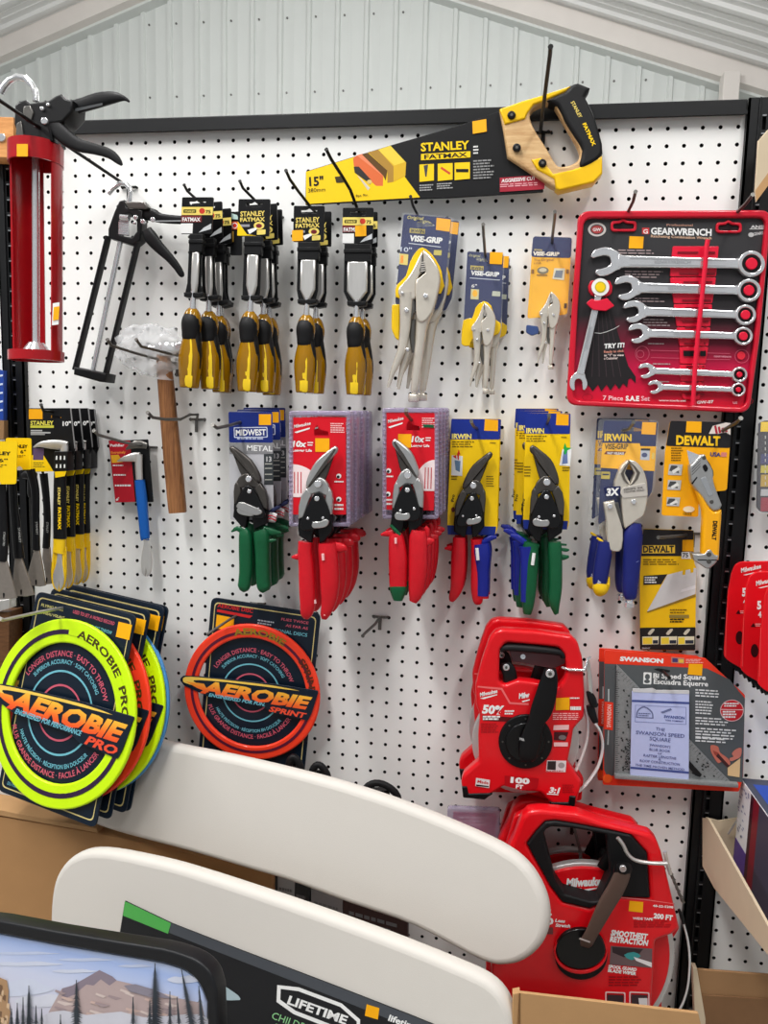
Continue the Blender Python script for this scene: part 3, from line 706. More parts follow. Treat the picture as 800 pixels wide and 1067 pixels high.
dup(v2, (.010, .026, .0), 'second mid-sized locking pliers, orange sticker peeking at right', 'mid locking pliers')
hook([(503.3, 234), (503.6, 242), (505, 262), (506, 272)], (506, 276), 'straight wire hook above the mid-sized locking pliers', None, .0022, .15)
m4 = Zm(540, 230, 6.275)
f3, k3 = aff((403, 440), (318, 1856), m4((211, 460))[0], m4((212, 972))[0]); dL = .035
def card_small(t):
    d = dL - .008; b = B(); L = lambda p: m4(p); q = lambda x, y: m4((x, y))[0]
    b.plate(rounded(L([(88, 96), (356, 104), (326, 625), (270, 650), (130, 740), (52, 735)]), 4), d + .001, .0015, CLR)
    b.plate([rounded(L([(96, 102), (350, 110), (320, 612), (58, 640)]), 3), rounded(L([(160, 150), (285, 150), (285, 176), (160, 172)]), .8)], d, .0012, GOLD)
    b.flat(rounded(L([(96, 102), (350, 110), (344, 244), (84, 236)]), 3), d, NAVY); b.text('IRWIN', q(104, 196), q(155, 199), 2.0, d, C(220, 200, 120), .02); b.text('VISE-GRIP', q(96, 226), q(268, 230), 3.8, d, C(250, 240, 220), .05, .1)
    b.text('The Original', q(102, 266), q(234, 262), 2.8, d, C(150, 90, 20), 0, .2); b.text('USA', q(102, 284), q(150, 282), 1.8, d, C(150, 90, 20), 0)
    b.flat(ell(*q(160, 325), 6, 3.8), d, C(130, 120, 90)); b.flat(ell(*q(160, 322), 4, 2), d, C(210, 200, 170)); b.flat(L([(235, 310), (305, 312), (298, 388), (222, 380)]), d, C(226, 220, 190)); b.flat(L([(245, 325), (292, 325), (285, 375), (232, 372)]), d, C(120, 130, 140))
    for x in (92, 320): b.flat(rect(q(x - 8, 318)[0], q(x, 318)[1], q(x + 10, 345)[0], q(x, 345)[1]), d, C(150, 100, 20))
    b.flat(L([(300, 540), (318, 540), (316, 572), (298, 572)]), d, C(90, 60, 20)); b.flat(L([(120, 352), (190, 354), (190, 360), (120, 358)]), d, C(120, 80, 20)); b.build('card', t)
    b = B(); b.plate(rounded(L([(52, 680), (130, 690), (135, 735), (90, 752), (50, 730)]), 2), d + .004, .006, C(60, 80, 130), .001); b.build('blister_tray', t)
v3 = vise_pack('locking_pliers', card_small, f3, dL, k3, 'smallest locking pliers on yellow card with navy top, beside red wrench tray', (576, 256), 'small locking pliers')
hook([(578, 221), (577.6, 228), (575.5, 246), (575, 255)], (574.5, 259), 'straight wire hook above the smallest locking pliers', None, .0022, .15)

# ================================================================ ratcheting wrench set on its tray
w5 = Zm(590, 210, 7.273); w7 = Zm(590, 310, 7.273); w6 = Zm(690, 210, 7.273); w8 = Zm(690, 310, 7.273); gw = Zm(580, 190, 3.636)
dG = .040
TRAYM = mat('tray_red', (206, 16, 44), .3, coat=.4, noise=.05)
t = thing('wrench_tray', P(700, 230, dG), 'big red-rimmed tray card for a seven piece wrench set with one slot empty', 'tool tray')
outl = [(600, 220), (803, 219.5), (798, 290), (786, 392), (779, 420), (764, 429), (606, 421), (591, 405), (595, 330)]
outl = [(603, 219.5), (804, 218.5), (792, 350), (781, 430.5), (590, 422), (596, 320)]
inn = [(608.5, 227), (798.5, 226), (786.5, 350), (777, 424.8), (597, 417), (602, 320)]
b = B(); b.plate([rounded(outl, 12, 6), rounded(inn, 9, 6)], dG + .008, .010, TRAYM, .0025, 2)
b.plate(rounded([(602, 221), (802, 220.5), (780, 429), (591, 421)], 11, 6), dG - .004, .004, TRAYM, .001)
for (cx, cy) in ((649.3, 235), (759, 236.5)):
    o = rounded([(cx - 13, cy - 5), (cx - 4, cy - 5), (cx, cy - 8), (cx + 4, cy - 5), (cx + 14, cy - 5), (cx + 14, cy + 6), (cx - 13, cy + 6)], 4, 4); i_ = rounded([(cx - 10.5, cy - 2), (cx - 3, cy - 2.5), (cx, cy - 5), (cx + 3, cy - 2.5), (cx + 11.5, cy - 2), (cx + 11, cy + 3.5), (cx - 10.5, cy + 3.5)], 2.5, 4)
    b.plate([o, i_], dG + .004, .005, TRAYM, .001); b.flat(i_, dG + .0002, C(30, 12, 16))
b.build('tray', t)
CARDG = mat('printed_card_black_to_crimson', (30, 30, 32), .35, spec=.3)
nt = CARDG.node_tree; tc = nt.nodes.new('ShaderNodeTexCoord'); sp = nt.nodes.new('ShaderNodeSeparateXYZ'); ma = nt.nodes.new('ShaderNodeMath'); ma.operation = 'MULTIPLY_ADD'; ra = nt.nodes.new('ShaderNodeValToRGB')
zt, zb = P(700, 228, dG).z, P(700, 420, dG).z
ma.inputs[1].default_value = 1 / (zb - zt); ma.inputs[2].default_value = (zt - P(700, 230, dG).z) * -1 / (zb - zt)
for i, (p, c) in enumerate(((0, (58, 58, 60)), (.52, (44, 40, 42)), (.68, (120, 22, 48)), (.82, (196, 16, 66)), (1, (214, 14, 48)))):
    e = ra.color_ramp.elements[i] if i < 2 else ra.color_ramp.elements.new(p)
    e.position = p; e.color = tuple(lin(x) for x in c) + (1,)
nt.links.new(tc.outputs['Object'], sp.inputs[0]); nt.links.new(sp.outputs['Z'], ma.inputs[0]); nt.links.new(ma.outputs[0], ra.inputs['Fac']); nt.links.new(ra.outputs['Color'], nt.nodes['Principled BSDF'].inputs['Base Color'])
b = B(); b.plate(rounded(inn, 8, 5), dG, .002, CARDG)
qs = lambda *p: gw(p)[0]
b.text('Professional', qs(416, 165), qs(515, 166), 2.2, dG, C(200, 150, 130), .02); b.text('GEARWRENCH', qs(356, 196), qs(586, 202), 6.8, dG, WHT, .035); b.text('Ratcheting Combination Wrench', qs(356, 208), qs(586, 216), 2.6, dG, C(220, 180, 150), .02)
b.flat(gw([(323, 172), (350, 172), (350, 196), (323, 196)]), dG, C(206, 60, 60)); b.text('G', qs(327, 194), qs(345, 194), 4.4, dG, WHT, .02)
b.flat([ell(*w5((232, 212))[0], 9.4, 7.2), ell(*w5((232, 212))[0], 7, 5.2)], dG, C(206, 200, 196)); b.flat(ell(*w5((232, 212))[0], 6, 4.2), dG, C(176, 70, 70)); b.text('GW', w5((200, 224))[0], w5((262, 222))[0], 3, dG, WHT, .03)
b.flat(w5([(478, 262), (586, 266), (580, 356), (472, 354)]), dG, ORG)
b.text('ANSI', w6((668, 202))[0], w6((775, 202))[0], 3.0, dG, C(210, 210, 210), .04); b.flat(w6([(660, 206), (778, 206), (778, 210), (660, 210)]), dG, WHT); b.flat(ell(*w6((672, 252))[0], 3, 2.4), dG, C(200, 200, 200)); b.text('GEARS', w6((690, 258))[0], w6((764, 248))[0], 3, dG, C(210, 210, 210), .02, .2)
ff = lambda u, v: (u, v + (u - 640) * .012)
for i, (u0, u1, v0, n) in enumerate(((644, 688, 260, 2), (651, 692, 282, 3), (661, 695, 310, 2), (670, 698, 332, 3), (675, 695, 357, 1), (680, 700, 378, 1), (685, 700, 396.5, 1))): b.lines(ff, u0, u1, v0, v0 + 2.9 * n, n, dG, C(170, 150, 150), 20 + i, .42)
# the fan of printed wrench shadows under the try-it wrench
fan = w7([(200, 90), (340, 90), (400, 300), (470, 520), (525, 600), (525, 650), (490, 610), (470, 620), (460, 680), (430, 650), (400, 695), (370, 655), (335, 705), (305, 660), (265, 712), (240, 660), (200, 710), (170, 670), (120, 640), (150, 400)])
b.flat(fan, dG, C(34, 30, 32))
for i in range(5):
    b.flat(w7([(215 + i * 26, 110), (217 + i * 26, 110), (195 + i * 55, 600), (192 + i * 55, 600)]), dG, C(84, 66, 72))
b.text('TRY IT!', w7((288, 386))[0], w7((442, 376))[0], 4.6, dG, WHT, .04, .15); fw = lambda u, v: w7((u, v))[0]
b.text('Ready to click', fw(285, 420), fw(436, 412), 2.4, dG, C(226, 150, 130), .02); b.text('as "1" to view', fw(285, 446), fw(436, 444), 2.4, dG, C(240, 220, 214), .02); b.text('a Customer', fw(285, 470), fw(390, 466), 2.4, dG, C(240, 220, 214), .02)
pts = [fw(x, y) for x, y in ((215, 266), (260, 270), (310, 256), (360, 236), (400, 212))]
for a_, c_ in zip(pts, pts[1:]): b.flat([a_, c_, (c_[0], c_[1] + .5), (a_[0], a_[1] + .5)], dG, WHT)
b.text('7 Piece', fw(276, 776), fw(430, 780), 4.6, dG, C(244, 200, 206), .02); b.text('S.A.E', fw(448, 782), fw(552, 784), 5, dG, WHT, .05); b.text('Set', fw(566, 782), fw(632, 783), 4.8, dG, C(244, 190, 200), .02)
b.flat([ell(*fw(160, 755), 5.5, 3.4), ell(*fw(160, 755), 5, 3)], dG, C(150, 20, 40)); b.flat([ell(*w8((655, 785))[0], 4.4, 3.4), ell(*w8((655, 785))[0], 3.9, 2.9)], dG, C(160, 20, 46))
b.text('www.tools.set', fw(700, 786), (714.5, 418.5), 2, dG, WHT, .02); b.text('GW-07', w8((262, 806))[0], w8((388, 800))[0], 3, dG, WHT, .03); b.text('US', w8((535, 806))[0], w8((568, 806))[0], 2.4, dG, C(244, 190, 200), .02)
# printed outline of the missing wrench
def ring_line(pp, w_, m):
    for a_, c_ in zip(pp, pp[1:]): b.flat([(a_[0], a_[1] - w_), (c_[0], c_[1] - w_), (c_[0], c_[1] + w_), (a_[0], a_[1] + w_)], dG, m)
LN = C(196, 90, 112); ring_line([fw(640, 400), fw(1000, 410), fw(1060, 420), fw(1240, 425)], .25, LN); ring_line([fw(640, 455), fw(1000, 464), fw(1060, 468), fw(1240, 470)], .25, LN)
b.flat([ell(*fw(575, 425), 7.4, 8, n=24), ell(*fw(575, 425), 6.9, 7.5, n=24)], dG, LN); b.flat([ell(*fw(560, 428), 4, 4, n=20), ell(*fw(560, 428), 3.5, 3.5, n=20)], dG, LN)
b.flat([ell(*w8((602, 445))[0], 7.4, 7.2), ell(*w8((602, 445))[0], 6.9, 6.7)], dG, LN); b.flat(ell(*w8((597, 440))[0], 4.2, 4.2), dG, C(226, 40, 60)); b.text('GEARWRENCH', w8((390, 452))[0], w8((520, 456))[0], 1.8, dG, C(220, 150, 166), .02)
b.build('card', t)
CL = mat('clip_red', (226, 22, 56), .35, coat=.2)
b = B()                                                        # the moulded comb that holds the wrenches
yc = [(275, 302), (327.5, 0), (350, 0), (371, 0), (389.5, 0), (405, 0)]
rows = [(256.5, 701, 749), (289, 698, 746), (317, 702, 742), (341, 705, 740), (361.5, 708, 738), (380, 708.5, 735), (398, 709, 733), (410, 709.5, 731), (417, 712, 728)]
for i in range(len(rows) - 1):
    (y0, l0, r0), (y1, l1, r1) = rows[i], rows[i + 1]
    b.plate(rounded([(l0, y0), (r0, y0), (r1, y1 - 1), (l1, y1 - 1)], 1.5), dG + .003 + .0002 * (i % 2), .004, CL, .0006)
for y, l, r in ((262, 706, 745), (269, 708, 744), (284, 708, 745), (293, 712, 742), (312, 711, 741), (320, 714, 738), (334, 711, 738), (340, 714, 736), (357, 713, 735), (365, 712, 735), (381, 715, 732), (397, 714, 731), (410, 714, 729)):
    b.plate(rect(l, y, 727.5, y + 1.8), dG + .0048, .002, C(130, 6, 30), 0); b.plate(rect(733.5, y, r, y + 1.8), dG + .0048, .002, C(130, 6, 30), 0)
b.flat(rounded(w8([(160, 405), (245, 405), (245, 445), (160, 445)]), 1), dG + .005, BLKI); b.flat(rounded(w8([(285, 405), (330, 405), (330, 445), (285, 445)]), 1), dG + .005, BLKI)
b.sweep([P(*w6(q)[0], dG + .016) for q in ((345, 290), (335, 340), (325, 480), (312, 600))] + [P(*w8(q)[0], dG + .016) for q in ((290, 100), (268, 300), (250, 500), (238, 700), (232, 820))], .0034, .003, CL, 8)
b.build('wrench_clip', t)
def wrench(hc, rc, rh, rr, d, label, face=0, group='wrenches of the set', plug=None):
    hx, hy = hc; ax = Vector((rc[0] - hx, rc[1] - hy)); ln = ax.length; ax.normalize(); nn = Vector((-ax.y, ax.x))
    def F(u, v): return tuple(Vector(hc) + ax * u + nn * v)
    t = thing('combination_wrench', P(*F(ln / 2, 0), d), label, 'wrench', group)
    b = B(); c15 = math.radians(-16)
    def G(u, v): return F(u * math.cos(c15) - v * math.sin(c15), u * math.sin(c15) + v * math.cos(c15))
    s = rh
    head = [G(-1.05 * s, -.62 * s), G(-.75 * s, -.98 * s), G(-.1 * s, -1.08 * s), G(.55 * s, -.9 * s), F(1.25 * s, -.45 * s), F(1.25 * s, .45 * s), G(.55 * s, .9 * s), G(-.1 * s, 1.08 * s), G(-.75 * s, .98 * s), G(-1.05 * s, .62 * s), G(-.9 * s, .46 * s), G(-.1 * s, .47 * s), G(.30 * s, .28 * s), G(.36 * s, 0), G(.30 * s, -.28 * s), G(-.1 * s, -.47 * s), G(-.9 * s, -.46 * s)]
    b.plate(sm(head, 2, True, (0, 9, 10, 16)), d + .0035, .007, CHR, .0012, 2); b.build('open_end', t)
    b = B(); w0, w1 = rh * .98, rr * .74
    sh = [F(.9 * s, -w0 * .52), F(1.5 * s, -w0 * .47), F(ln - rr * 1.3, -w1 * .5), F(ln - rr * .8, -w1 * .55), F(ln - rr * .8, w1 * .55), F(ln - rr * 1.3, w1 * .5), F(1.5 * s, w0 * .47), F(.9 * s, w0 * .52)]
    b.plate(sh, d + .004, .006, CHR, .0016, 2)
    b.flat([F(1.8 * s, -w0 * .28), F(ln - 1.9 * rr, -w1 * .28), F(ln - 1.9 * rr, -w1 * .20), F(1.8 * s, -w0 * .20)], d + .004, C(150, 152, 154)); b.flat([F(1.8 * s, w0 * .25), F(ln - 1.9 * rr, w1 * .25), F(ln - 1.9 * rr, w1 * .30), F(1.8 * s, w0 * .30)], d + .004, C(150, 152, 154))
    if rr > 9: b.text('GEARWRENCH', F(ln * .33, w0 * .12), F(ln * .58, w0 * .12), w0 * .3, d + .004, C(150, 152, 156), .02)
    b.build('shank', t)
    b = B(); b.plate([ell(*F(ln, 0), rr, rr * .98, n=32), ell(*F(ln, 0), rr * .70, rr * .68, n=24)], d + .0055, .010, CHR, .0015, 2); b.build('ring_end', t)
    b = B(); b.plate([ell(*F(ln, 0), rr * .72, rr * .70, n=24), ell(*F(ln, 0), rr * .48, rr * .46, n=12)], d + .004, .007, BLK, .0006, 1); b.build('ratchet', t, 'black ratchet insert')
    return t
for hc, rc, rh, rr, lab in (((631.5, 271.8), (783.2, 274.6), 13.6, 14, 'largest ratcheting wrench, top of the row in the red tray'), ((654, 299.2), (780.5, 302.4), 11.8, 12.4, 'second largest ratcheting wrench, just under the top one'),
                            ((661.5, 324), (776.9, 327.9), 10.6, 11, 'third ratcheting wrench down in the red tray'), ((665.8, 346.8), (774.6, 350.1), 9.6, 9.9, 'fourth ratcheting wrench down, just above the empty slot'),
                            ((673.8, 386), (770.7, 390.2), 7.4, 8.2, 'small ratcheting wrench just below the empty slot'), ((683, 403), (769.5, 406), 6.6, 7.4, 'smallest ratcheting wrench, bottom of the row in the tray')):
    wrench(hc, rc, rh, rr, dG + .006, lab)
    tb = t
for (x, y, r) in ((783.2, 274.6, 6.2), (780.5, 302.4, 5.6), (776.9, 327.9, 5), (774.6, 350.1, 4.6), (770.7, 390.2, 3), (769.5, 406, 2.8)):
    b = B(); b.disc(x, y, r, dG + .012, .012, CL, 16, .001); b.build('peg', t)
tw = wrench((602.6, 398), (625.5, 299.1), 8.6, 9.4, dG + .006, 'lone diagonal wrench on left of red tray with yellow ring centre')
b = B(); b.disc(625.5, 299.1, 9.2, dG + .0125, .002, WHT, 24); b.disc(625.5, 299.1, 5.8, dG + .013, .002, C(196, 180, 40), 20); b.disc(625.5, 299.1, 4.6, dG + .0134, .002, YEL, 20); b.build('sticker', tw)
b = B(); b.plate(sm(w5([(185, 600), (330, 600), (345, 690), (300, 720), (215, 720), (170, 680)]), 2), dG + .004, .005, TRAYM, .001)
b.plate(rounded(w5([(150, 770), (190, 735), (230, 750), (260, 745), (310, 730), (365, 790), (300, 830), (200, 820)]), 1.5), dG + .013, .004, CL, .001); b.build('ring_holder', t)
hook([(662, 200), (659.5, 210), (652.5, 224), (650, 231)], (648, 236), 'bent wire hook in left slot of the red wrench tray', None, .0024, .1)
hook([(784, 203), (777, 212), (764, 225), (759, 231)], (756, 236), 'bent wire hook in right slot of the red wrench tray', None, .0024, .1)
# ================================================================ pry bars, left
p = Zm(0, 415, 7.273); p2 = Zm(0, 510, 7.273)
p1q = lambda x, y: p((x, y))[0]; p2q = lambda x, y: p2((x, y))[0]
def claw_bar(d):
    t = thing('pry_bar', P(65, 435, d), 'front black and yellow pry bar on black card with orange sticker', 'pry bar', 'black and yellow pry bars')
    b = B(); c = d - .006
    b.plate([rounded(p([(212, 76), (540, 74), (572, 380), (505, 552), (235, 558)]), 2), rounded(p([(385, 128), (430, 132), (480, 150), (385, 150)]), .7)], c, .0014, BLKI)
    b.flat(p([(218, 82), (322, 82), (322, 158), (218, 158)]), c, ORG)
    b.text('STANLEY', p1q(230, 202), p1q(406, 202), 4.2, c, C(230, 220, 90), .03); b.flat(p([(230, 206), (408, 206), (408, 224), (230, 224)]), c, C(206, 204, 70)); b.text('10"', p1q(474, 208), p1q(538, 208), 4.4, c, WHT, .04)
    b.flat(p([(232, 240), (320, 240), (320, 250), (232, 250)]), c, C(190, 190, 190)); b.flat(p([(232, 256), (382, 256), (382, 266), (232, 266)]), c, C(190, 190, 190)); b.flat(p([(232, 270), (340, 270), (340, 278), (232, 278)]), c, C(170, 170, 170))
    b.flat(p([(236, 430), (330, 430), (405, 554), (236, 556)]), c, YEL); b.flat(p([(250, 380), (335, 380), (328, 468), (250, 468)]), c, C(96, 76, 110)); b.lines(lambda u, v: p1q(u, v), 252, 345, 485, 530, 3, c, C(120, 110, 30), 5)
    b.flat(p([(530, 76), (540, 76), (572, 380), (564, 382)]), c, C(150, 150, 150)); b.build('card', t)
    b = B(); b.limb([p1q(*q) + (w / 7.273, d) for q, w in (((252, 372), 6), ((300, 352), 34), ((380, 350), 62), ((460, 355), 72), ((505, 370), 78))], STL, .35, 12, 2.6)
    b.limb([p1q(495, 350) + (6, d), p1q(488, 400) + (8, d), p1q(470, 480) + (10, d)], STL, .6, 12, 2.6); b.build('claw', t)
    b = B(); b.plate(rounded(p([(410, 402), (512, 402), (512, 552), (405, 552)]), 1), d + .009, .020, BLKI, .001)
    for i in range(3):
        for j in range(2): b.flat(p([(424 + i * 30, 436 + j * 64), (434 + i * 30, 436 + j * 64), (434 + i * 30, 466 + j * 62), (422 + i * 30, 466 + j * 62)]), d + .009, WHT)
    b.flat(p([(415, 556), (505, 552), (490, 590), (418, 602)]), d + .008, YEL); b.build('sleeve', t)
    b = B(); b.limb([p1q(460, 540) + (11.6, d), p1q(455, 620) + (11.8, d), p2q(452, 200) + (12.2, d), p2q(455, 372) + (12.8, d)], BLK, .55, 14, 3)
    b.text('STANLEY', p1q(438, 675), p2q(438, 120), 2.6, d + .0098, CREAM, .03); b.text('FATMAX', p2q(440, 135), p2q(440, 305), 3.0, d + .0098, YEL, .05); b.build('grip', t)
    b = B(); b.limb([p2q(453, 366) + (12.4, d), p2q(452, 440) + (12.6, d), p2q(448, 480) + (12.8, d)], YELP, .5, 14, 3)
    for s in (-1, 1): b.limb([p2q(450 + s * 38, 470) + (2.6, d), p2q(447 + s * 40, 560) + (3.2, d), p2q(444 + s * 46, 650) + (2.4, d), p2q(440 + s * 40, 720) + (.8, d)], YELP, 1.2, 8, 2.4)
    b.plate(sm(p2([(405, 440), (500, 440), (500, 560), (499, 650), (482, 740), (452, 772), (440, 772), (402, 742), (388, 655), (398, 560)]), 3, True, (0, 1)), d + .001, .004, YELP, .001)
    b.build('collar', t, 'yellow collar')
    b = B(); b.plate(sm(p2([(436, 466), (464, 466), (472, 560), (484, 650), (476, 725), (450, 768), (445, 700), (438, 768), (408, 730), (400, 650), (424, 560)]), 3, True, (0, 1, 5, 6, 7)), d + .003, .005, STL, .0012); b.build('nail_puller', t); return t
a = claw_bar(.085)
for i, (dx, dy, dz, lab) in enumerate(((.001, .025, 0.0, 'second black and yellow pry bar from the front of its row'), (.003, .050, 0.001, 'third black and yellow pry bar from the front of its row'), (.003, .070, .0, 'rearmost black and yellow pry bar, nearest the pegboard'))):
    dup(a, (dx, dy, dz), lab)
hook([(43, 422), (45, 428), (60, 430), (66, 431)], (72, 434), 'dark hook tip in front of the black and yellow pry bar cards', M_WIRED, .0022, .13)
FLATM = mat('grey_tool_steel', (150, 142, 134), .45, .6, noise=.12, nscale=160)
def flat_bar(d, card, shaft, end, label, txt=None, first=True):
    t = thing('flat_pry_bar', P(shaft[0][0], shaft[0][1], d), label, 'pry bar', 'flat pry bars')
    if card:
        b = B(); b.plate(rounded(card, 2.5), d + .010, .0014, YEL); q = card
        f = bil(q)
        b.text('STANLEY', f(.12, .30), f(.85, .32), 3.4, d + .010, BLKI, .04); b.text('6"', f(.55, .48), f(.78, .48), 3.4, d + .010, BLKI, .02); b.flat(fr(f, .02, .66, .34, .74), d + .010, BLKI); b.flat(sm([f(.3, 1), f(.5, .88), f(.62, 1)], 3), d + .010, C(206, 206, 210)); b.lines(f, .1, .8, .54, .62, 2, d + .010, C(120, 100, 20), 3)
        b.build('card', t)
    b = B(); b.limb([(x, y, w, d) for x, y, w in shaft], BLK, .5, 12, 3)
    if txt: b.text(txt, txt_a := (shaft[0][0] * .3 + shaft[-1][0] * .7 + 1, shaft[0][1] * .35 + shaft[-1][1] * .65), (shaft[-1][0], shaft[-1][1] - 16), 2.2, d + .0055, C(190, 190, 186), .0)
    b.build('shaft', t)
    b = B(); b.plate(end, d + .002, .004, FLATM, .001); cx = sum(q[0] for q in end) / len(end); by = max(q[1] for q in end)
    b.flat(sm([(cx - 1, by - 7), (cx + .8, by - 7), (cx + .4, by - 2.5), (cx - .6, by - 2.5)], 2), d + .002, BLKI); b.build('blade', t, 'grey flared blade'); return t
flat_bar(.150, p([(-190, 322), (132, 328), (122, 650), (-190, 655)]), [p1q(15, 600) + (7,), p2q(20, 100) + (8.5,), p2q(28, 400) + (9,), p2q(20, 545) + (8.5,)], p2([(-20, 545), (48, 545), (90, 700), (125, 822), (60, 832), (-60, 838), (-40, 700)]), 'leftmost flat pry bar cut by the photo edge, big yellow card', 'STANLEY PRO')
flat_bar(.125, p([(42, 300), (236, 302), (238, 540), (60, 545)]), [p1q(92, 560) + (7.5,), p2q(105, 100) + (8,), p2q(128, 350) + (9.5,), p2q(145, 520) + (10,)], p2([(112, 520), (160, 518), (205, 650), (255, 800), (200, 812), (95, 808), (98, 650)]), 'second flat pry bar from left with yellow card behind', 'STANLEY')
flat_bar(.095, None, [p1q(230, 540) + (9,), p2q(266, 0) + (8,), p2q(270, 200) + (7.6,), p2q(275, 460) + (7.6,)], p2([(255, 462), (296, 462), (318, 580), (342, 730), (300, 738), (232, 728), (208, 640), (235, 540)]), 'third flat pry bar from left, grey blade left of yellow claws', 'STANLEY')
flat_bar(.070, None, [p1q(330, 570) + (8,), p2q(350, 60) + (7,), p2q(358, 250) + (7,), p2q(350, 445) + (7.4,)], p2([(325, 442), (375, 440), (384, 560), (388, 715), (350, 722), (335, 600), (318, 520)]), 'fourth flat pry bar from left, darkest and partly hidden', 'STANLEY')
t = thing('hammer_head', P(33, 500, .06), 'dark tool head hanging between yellow cards and pry bars', 'tool')
b = B(); b.limb([p1q(170, 590) + (5, .06), p1q(215, 580) + (9, .06), p1q(270, 590) + (7, .06)], BLK, .8, 12, 2.4); b.limb([p1q(235, 590) + (6, .06), p1q(240, 700) + (8, .06), p2q(240, 60) + (6, .06)], BLK, .8, 12, 2.4); b.build('head', t)
t.name = 'claw_tool'
hook([(0, 645), (4, 646), (40, 638), (74, 632)], (84, 630), 'light wire hook under the pry bars carrying the flying rings', STL, .0028, .27)

# ================================================================ small blue pry bar on red card
r = Zm(95, 445, 6.675); rq = lambda x, y: r((x, y))[0]; dB = .03
t = thing('pry_bar', P(140, 460, dB), 'small blue-handled pry bar on red and black card', 'pry bar')
b = B(); b.plate(rounded(r([(120, 92), (270, 90), (395, 85), (432, 522), (310, 520), (168, 525)]), 1), dB - .006, .0014, BLKI)
b.flat(r([(122, 94), (270, 96), (282, 240), (306, 520), (168, 524)]), dB - .006, C(186, 22, 40)); c = dB - .006
b.text('PathBar', rq(132, 136), rq(230, 134), 2.6, c, WHT, .03); b.text('Extremely', rq(138, 186), rq(240, 182), 2.6, c, C(250, 150, 60), .03); b.flat(r([(136, 196), (190, 192), (220, 245), (145, 250)]), c, C(240, 180, 40))
b.lines(lambda u, v: rq(u, v), 150, 245, 262, 280, 1, c, WHT, 2); b.lines(lambda u, v: rq(u, v), 155, 245, 328, 348, 1, c, WHT, 3); b.lines(lambda u, v: rq(u, v), 165, 285, 400, 425, 1, c, WHT, 4); b.text('8"', rq(176, 515), rq(200, 500), 2, c, WHT, .03); b.build('card', t)
b = B(); b.limb([rq(*q) + (w / 6.675, dB) for q, w in (((180, 238), 6), ((230, 222), 36), ((300, 210), 62), ((340, 210), 66))], STL, .4, 12, 2.6); b.limb([rq(330, 190) + (7.6, dB), rq(332, 280) + (7.4, dB), rq(336, 365) + (7, dB)], STL, .6, 12, 2.8)
b.limb([rq(240, 155) + (1.5, dB), rq(310, 120) + (8, dB), rq(385, 130) + (6, dB)], STLD, .4, 10, 2.4); b.build('claw', t)
b = B(); b.limb([rq(*q) + (w / 6.675, dB) for q, w in (((338, 368), 64), ((350, 480), 70), ((362, 620), 66), ((374, 760), 62), ((376, 776), 56))], C(22, 92, 176, .35), .75, 14, 2.6); b.build('grip', t, 'blue grip')
b = B(); b.plate(sm(r([(362, 774), (392, 774), (405, 830), (418, 900), (420, 960), (408, 1020), (385, 1042), (380, 985), (374, 1040), (352, 1015), (345, 950), (350, 880), (362, 820)]), 3, True, (0, 1, 6, 7, 8)), dB + .003, .006, STL, .0014); b.build('nail_puller', t)
hook([(98, 449), (102, 453), (130, 461), (150, 465)], (155, 466), 'wire hook holding the small blue pry bar on red card', None, .0024, .2)

